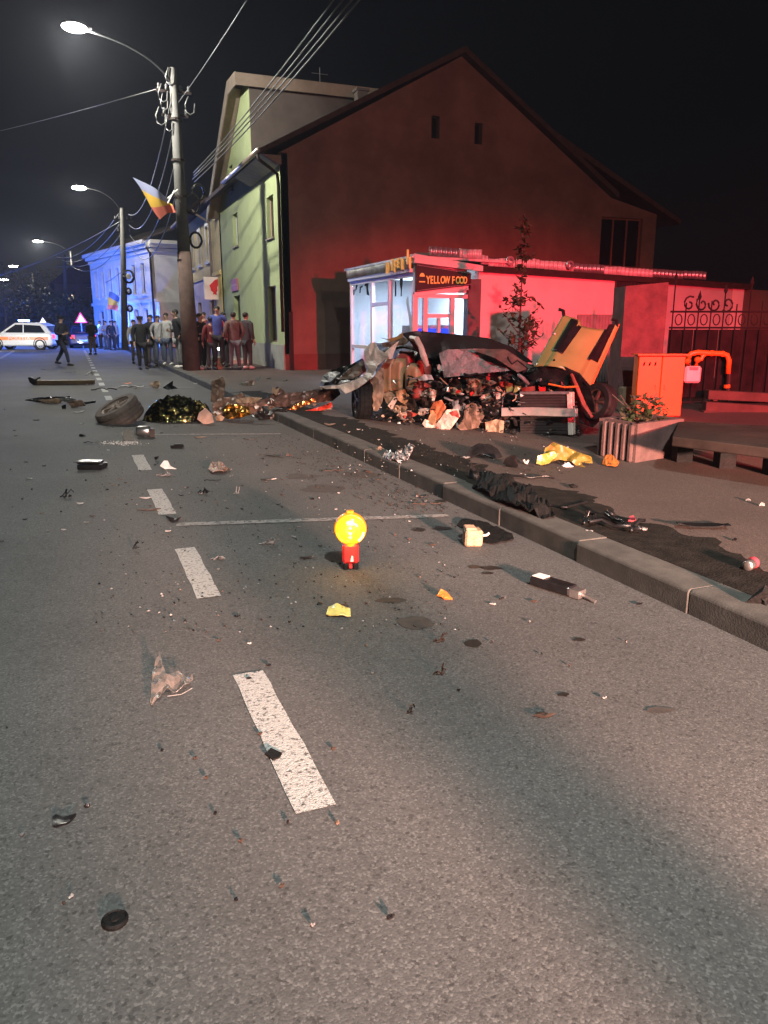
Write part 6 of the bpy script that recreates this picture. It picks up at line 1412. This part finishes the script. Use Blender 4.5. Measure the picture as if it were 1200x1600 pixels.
for (px, py, Y, ln, lab) in ((58, 377, 92, .42, 'third lit street lamp, left of the second pole over the road'), (20, 416, 130, .55, 'small distant lit street lamp high at the left end of the road'), (6, 437, 172, .62, 'farthest lit street lamp low at the left end of the road')):
    h = ony(px, py, Y); bx = h + Vector((3.2 if Y < 100 else 2.6, 0, 0)); b_ = Vector((bx.x, Y, 0))
    lamp_pole(b_, Vector((bx.x, Y, h.z - .9)), h + Vector((.4, 0, 0)), lab, None, .2, .12, 'far_lens', 6000 if Y < 100 else 0, False, ln)
up_ = Vector((ony(103, 505, 75).x, 75, 0))
t = thing('utility_pole', up_, 'plain utility pole with two cross arms far down the street', 'utility pole')
s = MB(up_); s.tube([up_, ony(100, 398, 75)], [.2, .13], 8); s.build('pole', K['concrete'], t)
tp = ony(100, 398, 75)
for dz in (-.3, -1.0):
    s = MB(up_); s.box(tp + Vector((0, 0, dz)), (1.6, .1, .1)); s.build('cross_arm', K['concrete'], t)
def cable(pts, r, label, sag=.3, n=14):
    a, b_ = Vector(pts[0]), Vector(pts[1]); q = [a.lerp(b_, i / n) - Vector((0, 0, sag * 4 * (i / n) * (1 - i / n))) for i in range(n + 1)]
    s = MB(a); s.tube(q, r, 5); o = s.build('overhead_cable', K['cable'], None, smooth=True); o.location = a
    tag(o, label, 'cable', 'overhead cables between the poles'); return o
J = lambda dx, dz: P1t + Vector((dx, 0, dz))
cable((J(-.5, -.6), onx(-60, 214, -14)), .014, 'pale overhead wire crossing the street from the nearest pole', .25)
cable((J(.1, -.9), onx(392, -10, 3.9)), .012, 'single overhead wire rising from the nearest pole top to the upper edge', .05)
for k, (a, b_) in enumerate((((302, 262), (530, -12)), ((303, 266), (545, -12)), ((301, 272), (556, -8)), ((304, 276), (568, -8)))):
    p = ony(a[0], a[1] + 8, 24.8); q = onx(b_[0], b_[1], 4.6)
    cable((p, q), .014, ('uppermost', 'second', 'third', 'lowest')[k] + ' wire of the bundle running past the green gable', .12)
T2 = t2
for k in range(4):
    cable((T2 + Vector((.3, 0, -.3 - .55 * k)), J(-.1 + .1 * k, -.9 - .5 * k)), .02, ('top', 'upper', 'lower', 'bottom')[k] + ' span of wire between nearest and second lamp poles', 1.0 + .2 * k)
    cable((T2 + Vector((-.2, 0, -.3 - .55 * k)), tp + Vector((-.6 + .4 * k, 0, -.2 - .25 * k))), .024, ('top', 'upper', 'lower', 'bottom')[k] + ' span of wire from second lamp pole to plain pole', .8)
cable((T2 + Vector((0, 0, -.6)), ony(-40, 440, 60)), .02, 'pale wire crossing from the second lamp pole to the left', .4)
cable((ony(196, 420, 46.9), ony(135, 449, 78)), .025, 'low pale cable from second pole toward the far brown house', .3)
# ================================================================ flags
def flag(name, corners, label, cols, Y, amp=.12, pole=None):
    """corners: hoist top, hoist bottom, fly bottom, fly top in the picture, all near the distance Y"""
    P = [Vector(ony(x, y_, Y)) for x, y_ in corners]
    t = thing(name, P[0], label, 'flag'); n = 18
    for k in range(3):
        mb = MB(P[0]); G = []
        for i in range(7):
            w = (k + i / 6) / 3; row = []
            for j in range(n + 1):
                u = j / n
                a = P[0].lerp(P[3], u); b_ = P[1].lerp(P[2], u); q = a.lerp(b_, w)
                q = q + Vector((0, amp * math.sin(u * 7 + w * 2.5) * (.3 + u), .05 * math.sin(w * 6 + u * 4)))
                row.append(mb.v(q))
            G.append(row)
        for i in range(6):
            for j in range(n): mb.bm.faces.new((G[i][j], G[i][j + 1], G[i + 1][j + 1], G[i + 1][j]))
        mb.build('stripe', cols[k], t, smooth=True)
    if pole:
        s = MB(P[0]); s.tube([ony(*pole[0], Y), ony(*pole[1], Y)], .022, 6); s.build('staff', K['white'], t)
    return t
FB = M('flag_blue_overexposed', (.28, .30, .46), .8); FY = M('flag_yellow', (.65, .40, .05), .8); FR = M('flag_red', (.62, .15, .10), .8)  # blue stripe coloured pale to stand for overexposure
FB2 = M('flag_blue_deep', (.08, .15, .5), .8)
flag('flag', [(207, 277), (250, 342), (275, 330), (262, 308)], 'blue yellow and red flag, its blue painted overexposed, hanging out from the nearest lamp pole', [FB, FY, FR], 24.6, pole=((278, 296), (262, 310)))
flag('flag', [(171, 455), (167, 484), (184, 486), (187, 464)], 'smaller drooping flag under the blue light by the pale house', [FB2, FY, FR], 54.5, pole=((190, 455), (186, 490)))
# ================================================================ road signs, vehicles
K['copwhite'] = M('white_car_paint', (.62, .63, .64), .3, var=.04, coat=.5)
K['darkcar'] = M('dark_blue_paint', (.02, .025, .05), .25, coat=.5)
K['carglass'] = M('car_glass', (.012, .014, .018), .05, spec=.8)
K['orange_band'] = M('orange_band', (.75, .22, .07), .4, emit=(1, .25, .07), estr=.08)
K['blue_lit2'] = M('lit_blue_lens', (.05, .1, .8), .3, emit=(.10, .25, 1.0), estr=40)
K['red_lit2'] = M('lit_tail_lamp', (.6, .02, .02), .3, emit=(1, .03, .08), estr=3.5)
K['head_lit'] = M('lit_headlamp', (.9, .9, .85), .3, emit=(1, .95, .85), estr=30)
K['sign_white'] = M('glowing_sign_face', (.8, .8, .8), .5, emit=(1, .85, .85), estr=.9)  # sign faces and borders emit their own colour
K['sign_red'] = M('glowing_red_border', (.7, .02, .05), .5, emit=(1, .02, .08), estr=.9)
def tri_sign(px, py, w, Y, label, border=True):
    c = ony(px, py, Y); k = depth(c) / 1200; W_ = w * k; H_ = W_ * .87
    t = thing('warning_sign', Vector((c.x, Y, 0)), label, 'road sign'); O = t.location
    def tri(sc, y_): return [Vector((c.x - W_ / 2 * sc, y_, c.z - H_ / 2 * sc + (0 if sc == 1 else 0))), Vector((c.x + W_ / 2 * sc, y_, c.z - H_ / 2 * sc)), Vector((c.x, y_, c.z + H_ / 2 * sc))]
    s = MB(O); s.prism(tri(1, Y), (0, 0, 0), (0, .03, 0)); s.build('border', K['sign_red'] if border else K['sign_white'], t)
    q = [p - Vector((0, 0, H_ * .07)) for p in tri(.68, Y - .012)]
    s = MB(O); s.prism(q, (0, 0, 0), (0, .01, 0)); s.build('face', K['sign_white'], t)
    s = MB(O); s.tube([Vector((c.x, Y + .06, 0)), Vector((c.x, Y + .06, c.z))], .04, 6); s.build('post', K['galv'], t)
    return t
tri_sign(126, 496, 19, 56.5, 'red bordered warning triangle above the dark car')
tri_sign(67, 501, 12, 60, 'pale lit warning triangle behind the white police car', False)
def car(loc, rz, label, cat, body, L, Wd, H, clear=.2, roof=(.30, .46, .82, .93), police=False, bar=True, name='police_car', cabin_h=.42):
    t = thing(name, loc, label, cat, rz=rz); hw = Wd / 2
    zb = clear; zs = H * .60
    # body: side outline, front at +x
    out = [(-L / 2, zb + .12), (-L / 2 + .04, zs * .86), (-L / 2 + .10, zs), (L * .14, zs), (L * .22, zs * .985), (L / 2 - .25, zs * .86), (L / 2 - .03, zs * .70), (L / 2, zb + .18), (L / 2 - .12, zb), (-L / 2 + .15, zb)]
    s = MB(); n = len(out); rows = []
    for (yy, ins) in ((-hw, .05), (-hw * .93, 0), (hw * .93, 0), (hw, .05)):
        rows.append([s.v((x * (1 - ins * .5), yy, z - (ins if z > zs * .8 else 0) * .6 + (ins if z < zs * .5 else 0))) for x, z in out])
    for i in range(3):
        for k in range(n): s.bm.faces.new((rows[i][k], rows[i][(k + 1) % n], rows[i + 1][(k + 1) % n], rows[i + 1][k]))
    s.bm.faces.new(rows[0]); s.bm.faces.new(rows[-1]); s.build('body', body, t, bevel=.03)
    # cabin
    cab = [(-L / 2 + .08, zs - .02), (-L / 2 + .48, H - .16), (-L / 2 + .85, H - .02), (-L * .02, H), (L * .05, H - .04), (L * .27, zs - .02)]
    s = MB(); rows = []
    for (yy) in (-1, 1):
        rows.append([s.v((x, yy * hw * (.93 - .16 * (z - zs) / (H - zs)), z)) for x, z in cab])
    n = len(cab)
    for k in range(n): s.bm.faces.new((rows[0][k], rows[0][(k + 1) % n], rows[1][(k + 1) % n], rows[1][k]))
    s.bm.faces.new(rows[0]); s.bm.faces.new(rows[1]); s.build('cabin', body, t, bevel=.03)
    for sy_ in (-1, 1):
        for (wx, nm) in (([(-L / 2 + .46, zs + .05), (-L / 2 + .78, H - .19), (-.32 * L / 4 - .04, H - .13), (-.32 * L / 4 - .04, zs + .05)], 'side_window'), ([(-.32 * L / 4 + .03, zs + .05), (-.32 * L / 4 + .03, H - .13), (L * .03, H - .13), (L * .20, zs + .05)], 'side_window')):
            s = MB(); yo = lambda z: sy_ * (hw * (.93 - .16 * (z - zs) / (H - zs)))
            s.prism([(x, yo(z) - sy_ * .01, z) for x, z in wx], (0, 0, 0), (0, sy_ * .018, 0)); s.build(nm, K['carglass'], t)
        for x in (-L * .31, L * .31):
            wheel((x, sy_ * (hw - .09), .33), (0, sy_, 0), .33, .2, t, off=(0, 0, 0), rim='white')
            s = MB(); s.lathe([(.36, -.02), (.41, -.02), (.41, .02), (.36, .02)], (x, sy_ * (hw - .005), .35), Euler((PI / 2, 0, 0)), 20); s.build('wheel_arch', K['matt_black'], t)
        s = MB(); s.box((-L / 2 + .01, sy_ * (hw - .2), zs * .82), (.08, .26, .22)); s.build('tail_lamp', K['red_lit2'], t, bevel=.02)
        s = MB(); s.box((L / 2 - .14, sy_ * (hw - .22), zs * .72), (.2, .32, .16)); s.build('headlight', K['head_lit'] if police else K['paleglass'], t, bevel=.02)
        s = MB(); s.box((L * .17, sy_ * (hw + .06), zs + .08), (.1, .16, .12)); s.build('mirror', body, t, bevel=.02)
        if police:
            s = MB(); s.b(-L / 2 + .3, sy_ * (hw - .01), zs * .60, L / 2 - .7, sy_ * (hw + .006), zs * .60 + .20); bd = s.build('band', K['orange_band'], t)
            text('POLIȚIA', 'lettering', .26, Vector((-L * .2 if sy_ < 0 else L * .14, sy_ * (hw + .012), zs * .60 + .01)), (PI / 2, 0, 0 if sy_ < 0 else PI), K['copwhite'], bd, .003, 1.5)
    s = MB(); s.prism([(-L / 2 + .085, -hw * .75, zs + .06), (-L / 2 + .085, hw * .75, zs + .06), (-L / 2 + .43, hw * .7, H - .21), (-L / 2 + .43, -hw * .7, H - .21)], (0, 0, 0), (-.02, 0, .01)); s.build('rear_window', K['carglass'], t)
    s = MB(); s.prism([(L * .245, -hw * .78, zs + .03), (L * .245, hw * .78, zs + .03), (L * .075, hw * .7, H - .10), (L * .075, -hw * .7, H - .10)], (0, 0, 0), (.02, 0, .01)); s.build('windscreen', K['carglass'], t)
    s = MB(); s.box((-L / 2 - .01, 0, zs * .55), (.03, .5, .11)); s.build('number_plate', K['white'], t)
    if bar:
        s = MB(); s.box((-.1, 0, H + .05), (.3, 1.1, .05)); b_ = s.build('light_bar', K['grey'], t, bevel=.02)
        for yy in (-.38, .38):
            s = MB(); s.box((-.1, yy, H + .12), (.26, .3, .09)); s.build('beacon', K['blue_lit2'], b_, bevel=.02)
    return t
cw = g(76, 546)
car(Vector((-2.86, 54.6, 0)), PI - R(21.5) * 1.0, 'white police car with orange side band parked across the road', 'police car', K['copwhite'], 4.35, 1.8, 1.66, .24, police=True)
car(Vector((.65, 58.5, 0)), R(90), 'dark car with glowing tail seen from behind under the warning triangle', 'car', K['darkcar'], 4.3, 1.75, 1.5, .18, bar=False, name='parked_car')
car(Vector((-6.6, 62, 0)), PI / 2 + .2, 'pale tall van at the far left edge behind the police car', 'van', K['copwhite'], 5.0, 2.0, 2.5, .25, bar=False, name='parked_van')
for (p, e) in (((-3.0, 55.6, 2.3), 1300), ((1.6, 54.5, 1.7), 1700), ((-5.5, 64, 2.6), 3000), ((3.7, 49.2, 1.2), 650)):  # last one stands free, added to deepen the blue at the house foot
    lamp('police_blue_light', 'POINT', p, e, (.035, .16, 1.0), .15)
lamp('added_car_fill_light', 'SPOT', (-5.4, 50.0, 1.0), 900, (1, .95, .9), .1, (-2.4, 53.8, .4), 90, .6)  # added spot that brightens the police car; no headlamp stands there
# ================================================================ people
def skin(name, V, E, mat, parent, sub=1, root=0):
    me = bpy.data.meshes.new(name); me.from_pydata([v[0] for v in V], E, [])
    o = bpy.data.objects.new(name, me); COL.objects.link(o)
    md = o.modifiers.new('s', 'SKIN'); md.use_smooth_shade = True
    sv = me.skin_vertices[0].data
    for i, v in enumerate(V):
        r = v[1]; sv[i].radius = r if isinstance(r, tuple) else (r, r)
        sv[i].use_root = (i == root)
    if sub: o.modifiers.new('ss', 'SUBSURF').levels = sub
    dg = bpy.context.evaluated_depsgraph_get(); dg.update()
    m2 = bpy.data.meshes.new_from_object(o.evaluated_get(dg)); m2.name = name
    bpy.data.objects.remove(o); bpy.data.meshes.remove(me)
    m2.materials.clear(); m2.materials.append(mat)
    for p in m2.polygons: p.use_smooth = True
    return m2
K['skin'] = M('skin', (.42, .26, .19), .55, var=.08, scale=8)
K['eye'] = M('eye_dark', (.02, .015, .012), .3)
CL = {}
def cloth(c):
    if c not in CL: CL[c] = M('cloth_' + str(len(CL)), c, .85, var=.25, scale=9, bump=.3, bscale=30)
    return CL[c]
HAIR = M('dark_hair', (.018, .014, .012), .7); SHOE = M('dark_shoe', (.02, .018, .018), .5); SHOEW = M('pale_shoe', (.55, .53, .5), .5)
def person(loc, face, label, group, top, trousers, h=1.76, stride=.0, arms='down', cap=None, shoe='dark', lean=0.0, long=False, hood=False, turn=0.0, build=1.0, seed=0):
    """face: bearing in radians that the body looks to (0 = +Y)"""
    t = thing('person', loc, label, 'person', group, rz=-face); k = h / 1.76
    rr = random.Random(seed)
    S = lambda x, y_, z: Vector((x * k, y_ * k + lean * max(0, z - .9) * k, z * k))
    # joints
    pel = S(0, 0, .93); ch = S(0, .01, 1.30); nk = S(0, .0, 1.50); w_ = .175 * build
    ft = {}
    for sd in (-1, 1):
        st = stride * sd; sp_ = .10 + rr.uniform(0, .05)
        ft[sd] = (S(sd * .095, 0, .88), S(sd * (.10 + .2 * (sp_ - .1)), st * .28 + .03, .49), S(sd * sp_, st * .5 - (.10 if st < 0 else 0), .09 + (.06 if st < 0 else 0)))
    am = {}
    for sd in (-1, 1):
        sh = S(sd * .195 * build, -.005, 1.43)
        a = arms if isinstance(arms, str) else arms[0 if sd < 0 else 1]
        if a == 'down': el, wr, ha = S(sd * (.25 + rr.uniform(0, .03)), -.03, 1.15), S(sd * (.26 + rr.uniform(-.02, .03)), .05, .90), S(sd * .26, .08, .80)
        elif a == 'pocket': el, wr, ha = S(sd * .30, -.08, 1.16), S(sd * .22, .07, .97), S(sd * .19, .09, .91)
        elif a == 'crossed': el, wr, ha = S(sd * .27, .06, 1.16), S(-sd * .02, .22, 1.18), S(-sd * .10, .21, 1.20)
        elif a == 'bent': el, wr, ha = S(sd * .29, -.06, 1.15), S(sd * .20, .20, 1.12), S(sd * .15, .28, 1.15)
        elif a == 'out': el, wr, ha = S(sd * .36, -.02, 1.20), S(sd * .44, .12, 1.02), S(sd * .46, .18, .95)
        elif a == 'phone': el, wr, ha = S(sd * .25, .12, 1.20), S(sd * .12, .33, 1.32), S(sd * .09, .38, 1.38)
        am[sd] = (sh, el, wr, ha)
    # the body: one surface
    V = [(pel, (.15 * k, .11 * k)), (ch, (.165 * k, .11 * k)), (S(0, -.01, 1.45), (.10 * k, .08 * k)), (S(0, .005, 1.53), .055 * k), (S(0, .015, 1.60), (.068 * k, .078 * k)), (S(0, .02, 1.67), (.078 * k, .092 * k)), (S(0, .012, 1.745), (.045 * k, .055 * k))]
    E = [(0, 1), (1, 2), (2, 3), (3, 4), (4, 5), (5, 6)]
    for sd in (-1, 1):
        b0_ = len(V); q = ft[sd]
        V += [(q[0], .09 * k), (q[1], .058 * k), (q[2], .04 * k)]; E += [(0, b0_), (b0_, b0_ + 1), (b0_ + 1, b0_ + 2)]
        b0_ = len(V); q = am[sd]
        V += [(q[0], .06 * k), (q[1], .043 * k), (q[2], .03 * k), (q[3], (.022 * k, .04 * k))]; E += [(2, b0_), (b0_, b0_ + 1), (b0_ + 1, b0_ + 2), (b0_ + 2, b0_ + 3)]
    me = skin('body', V, E, K['skin'], t)
    mb = MB(); mb.bm.from_mesh(me); bpy.data.meshes.remove(me)
    # face and fingers joined to the same mesh
    hc_ = S(0, .02, 1.65)
    mb.tube([hc_ + Vector((0, .075, .03)) * k, hc_ + Vector((0, .112, -.012)) * k, hc_ + Vector((0, .085, -.022)) * k], [.008 * k, .017 * k, .01 * k], 6)
    for sd in (-1, 1):
        mb.ball(hc_ + Vector((sd * .032, .086, .022)) * k, .011 * k, .008 * k, .007 * k, 6, 4, 1)
        mb.ball(hc_ + Vector((sd * .082, -.005, .0)) * k, .012 * k, .022 * k, .032 * k, 6, 4)
        q = am[sd]; d = (q[3] - q[2]).normalized(); sx_ = d.cross(Vector((sd, .3, 0))).normalized(); nn = d.cross(sx_)
        for f_, (o_, ln) in enumerate(((-.028, .062), (-.010, .075), (.009, .070), (.027, .055))):
            a = q[3] + sx_ * o_ * k; mb.tube([a, a + d * ln * .55 * k, a + d * ln * k + nn * .012 * k], [.009 * k, .008 * k, .006 * k], 5)
        a = q[3] - d * .04 * k - sx_ * .03 * k; mb.tube([a, a - sx_ * .03 * k + d * .03 * k, a - sx_ * .035 * k + d * .06 * k], [.011 * k, .01 * k, .007 * k], 5)
    mb.ball(hc_ + Vector((0, .083, -.045)) * k, .024 * k, .008 * k, .006 * k, 6, 4, 1)
    o = mb.build('body', [K['skin'], K['eye']], t, smooth=True)
    # clothes
    zj = .80 if not long else .62
    V = [(S(0, 0, zj), (.195 * k * build, .145 * k)), (S(0, 0, 1.05), (.18 * k * build, .135 * k)), (S(0, .01, 1.30), (.20 * k * build, .14 * k)), (S(0, -.01, 1.46), (.12 * k, .095 * k)), (S(0, 0, 1.52), .07 * k)]
    E = [(0, 1), (1, 2), (2, 3), (3, 4)]
    for sd in (-1, 1):
        b0_ = len(V); q = am[sd]; V += [(q[0], .085 * k * build), (q[1], .066 * k), (q[1].lerp(q[2], .93), .05 * k)]; E += [(3, b0_), (b0_, b0_ + 1), (b0_ + 1, b0_ + 2)]
    link('jacket', skin('jacket', V, E, cloth(top), t, root=1), t)
    V = [(S(0, 0, .90), (.155 * k * build, .12 * k))]; E = []
    for sd in (-1, 1):
        b0_ = len(V); q = ft[sd]; V += [(q[0] - Vector((0, 0, .04)), .105 * k * build), (q[1], .078 * k), (q[2], .062 * k)]; E += [(0, b0_), (b0_, b0_ + 1), (b0_ + 1, b0_ + 2)]
    link('trousers', skin('trousers', V, E, cloth(trousers), t), t)
    for sd in (-1, 1):
        q = ft[sd][2]; s = MB(); z0 = q.z - .09 * k
        s.tube([Vector((q.x, q.y - .06, z0 + .045)), Vector((q.x, q.y + .02, z0 + .05)), Vector((q.x, q.y + .12, z0 + .035)), Vector((q.x, q.y + .19, z0 + .028))], [.042, .05, .045, .026], 8)
        s.build('shoe', SHOEW if shoe == 'pale' else SHOE, t, smooth=True)
    s = MB()
    if hood: s.ball(S(0, -.02, 1.665), .115 * k, .115 * k, .13 * k, 10, 7); s.build('hood', cloth(top), t, smooth=True)
    elif cap:
        s.lathe([(.098 * k, -.035), (.10 * k, .02), (.118 * k, .055), (.10 * k, .078), (0, .085)], S(0, .01, 1.70), None, 14); cm = s.build('cap', cloth(cap), t, smooth=True)
        s = MB(); s.prism([S(-.06, .09, 1.69), S(.06, .09, 1.69), S(.045, .165, 1.675), S(-.045, .165, 1.675)], (0, 0, 0), (0, 0, .012)); s.build('peak', SHOE, cm)
    else:
        s.ball(S(0, -.012, 1.69), .09 * k, .102 * k, .088 * k, 10, 7); s.build('hair', HAIR, t, smooth=True)
    return t
BK = (.010, .010, .013); NV = (.012, .014, .03); GR = (.30, .30, .31); JN = (.06, .075, .12); DG = (.03, .03, .033)
to_cam = lambda p: math.atan2(-p[0], -p[1])
def stand(px, py, *a, z=0.0, da=0.0, **k):
    p = g(px, py, z); p.z = z
    return person(p, to_cam(p) + da, *a, **k)
GRP = 'onlookers and officers by the green house'
stand(101, 571, 'police officer in black uniform and cap striding across the road', 'officers on the road', NV, NV, h=1.82, stride=.55, arms=('out', 'bent'), cap=BK, da=-1.0, build=1.12, seed=1)
stand(146, 554, 'person in black top and brown trousers standing before the dark car', 'officers on the road', BK, (.10, .08, .055), h=1.78, arms='bent', da=2.6, build=1.15, seed=2)
stand(159, 545, 'bystander in pale blue shirt behind the brown trousered person', 'people under the blue light', (.25, .35, .6), BK, arms='pocket', da=1.2, seed=3)
stand(168, 546, 'bystander all in blue light with arms folded before the pale house', 'people under the blue light', (.15, .2, .4), JN, arms='crossed', da=.6, seed=4)
stand(176, 547, 'dark clad bystander with a white patch in the blue lit row', 'people under the blue light', BK, BK, arms='down', da=-.5, seed=5)
stand(183, 546, 'grey topped bystander nearest the second lamp pole in blue light', 'people under the blue light', (.3, .28, .27), DG, arms='pocket', da=-.9, seed=6)
stand(224, 577, 'capped police officer in black with hands at belt, left of the crowd', GRP, BK, BK, h=1.78, arms=('pocket', 'down'), cap=NV, da=-.2, build=1.12, seed=7)
stand(240, 573, 'tall officer in dark jacket and grey trousers beside the capped one', GRP, NV, (.05, .05, .052), h=1.86, arms=('down', 'pocket'), da=.5, build=1.1, seed=8)
stand(213, 568, 'onlooker in light grey jacket half hidden behind the capped officer', GRP, GR, DG, h=1.7, z=0, arms='down', da=-.3, seed=9)
stand(251, 568, 'onlooker in pale hooded top behind the tall officer', GRP, (.33, .33, .34), JN, h=1.7, arms='pocket', z=.13, seed=10)
stand(264, 570, 'onlooker in light grey jacket and blue jeans facing the wreck', GRP, (.36, .36, .36), JN, h=1.78, arms='down', z=.13, shoe='pale', da=.4, seed=11)
stand(283, 575, 'man in black sweater and light grey trousers left of the lamp pole', GRP, BK, (.22, .22, .23), h=1.85, arms=('pocket', 'bent'), z=.13, shoe='pale', da=1.2, lean=.12, build=1.1, seed=12)
stand(316, 577, 'dark clothed onlooker just right of the lamp pole', GRP, BK, BK, h=1.72, arms='bent', z=.13, shoe='pale', da=-.8, seed=13)
stand(332, 578, 'onlooker in maroon jacket with hands in front, lower in the right crowd', GRP, (.12, .018, .02), DG, h=1.62, arms='down', z=.13, da=2.8, seed=14)
stand(343, 571, 'onlooker in blue top behind the maroon jacket', GRP, (.05, .08, .3), BK, h=1.8, arms='pocket', z=.27, da=.2, seed=15)
stand(352, 573, 'onlooker in bright red jacket in the middle of the crowd', GRP, (.45, .03, .03), DG, h=1.78, arms='down', z=.13, da=.6, seed=16)
stand(368, 578, 'onlooker in grey brown jacket and jeans seen from behind', GRP, (.13, .09, .08), (.08, .08, .09), h=1.76, arms='pocket', z=.13, da=2.9, build=1.12, seed=17)
stand(387, 576, 'rightmost onlooker of the crowd, in dark jacket with pale shoes', GRP, (.035, .035, .04), DG, h=1.76, arms='down', z=.13, shoe='pale', da=-2.4, build=1.1, seed=18)
stand(322, 570, 'onlooker in dark red top peering over shoulders beside the pole', GRP, (.10, .02, .02), BK, h=1.8, arms='pocket', z=.13, da=.4, seed=19)
# a torch held low in the crowd and a small carton on the ground
tl = g(341, 571, .13); tl = Vector((tl.x, tl.y, 0)); q = ony(342, 545, tl.y - .55)
t = thing('torch', q, 'small lit torch shining white low among the onlookers', 'torch')
s = MB(q); s.tube([q + Vector((0, .02, 0)), q + Vector((.02, .2, .01))], .022, 8); s.build('barrel', K['black'], t)
s = MB(q); s.ball(q - Vector((0, .01, 0)), .045, .02, .045); s.build('lens', K['head_lit'], t)
q = g(340, 577, .13)
t = thing('carton', q, 'small buff carton on the pavement among the onlookers feet', 'box')
s = MB(q); s.box(q + Vector((0, 0, .17)), (.26, .2, .34), Euler((0, 0, .4))); s.build('box', K['tan'], t, bevel=.01)
s = MB(q); s.box(q + Vector((0.02, -.02, .346)), (.25, .19, .012), Euler((.06, 0, .4))); s.build('flap', K['tan'], t)
# people whose shadows fall over the road from behind the camera
person(Vector((1.62, -4.0, 0)), 0, 'person standing behind the viewpoint whose shadow crosses the road', None, BK, BK, arms='phone', seed=30)
# ================================================================ far trees
def tree(base, h, w, label, seed, n=900, leafs=.35, trunk_h=.35):
    base = Vector(base); t = thing('tree', base, label, 'tree', 'trees at the end of the street')
    s = MB(base); s.tube([base, base + Vector((.1, 0, h * .3)), base + Vector((0, .1, h * .7))], [.2, .15, .06], 7)
    rr = random.Random(seed)
    for k in range(7):
        a = base + Vector((0, 0, h * rr.uniform(.25, .6))); d = Vector((rr.gauss(0, 1), rr.gauss(0, 1), .8)).normalized(); s.tube([a, a + d * w * .3, a + d * w * .45 + Vector((0, 0, .3))], [.07, .05, .02], 5)
    s.build('trunk', K['bark'], t)
    mb = leafy(base + Vector((0, 0, h * .62)), w / 2, w / 2, h * .40, n, leafs, base, seed, hole=.25); mb.build('crown', [K['leaf'], K['leaf2']], t)
tree((ony(105, 520, 72).x, 72, 0), 4.3, 4.6, 'rounded dark tree in the middle of the street end', 3)
tree((ony(57, 520, 85).x, 85, 0), 5.5, 4.5, 'dark tree behind the white police car roof', 5)
tree((ony(135, 515, 100).x, 100, 0), 7.5, 6, 'tall dim tree beside the far brown house', 8)
tree((ony(10, 520, 110).x, 110, 0), 9, 9, 'broad dark tree at the far left of the street end', 9, 1200, .5)
tree((ony(85, 510, 120).x, 120, 0), 9, 9, 'high dim tree behind the rounded one', 12, 1200, .5)
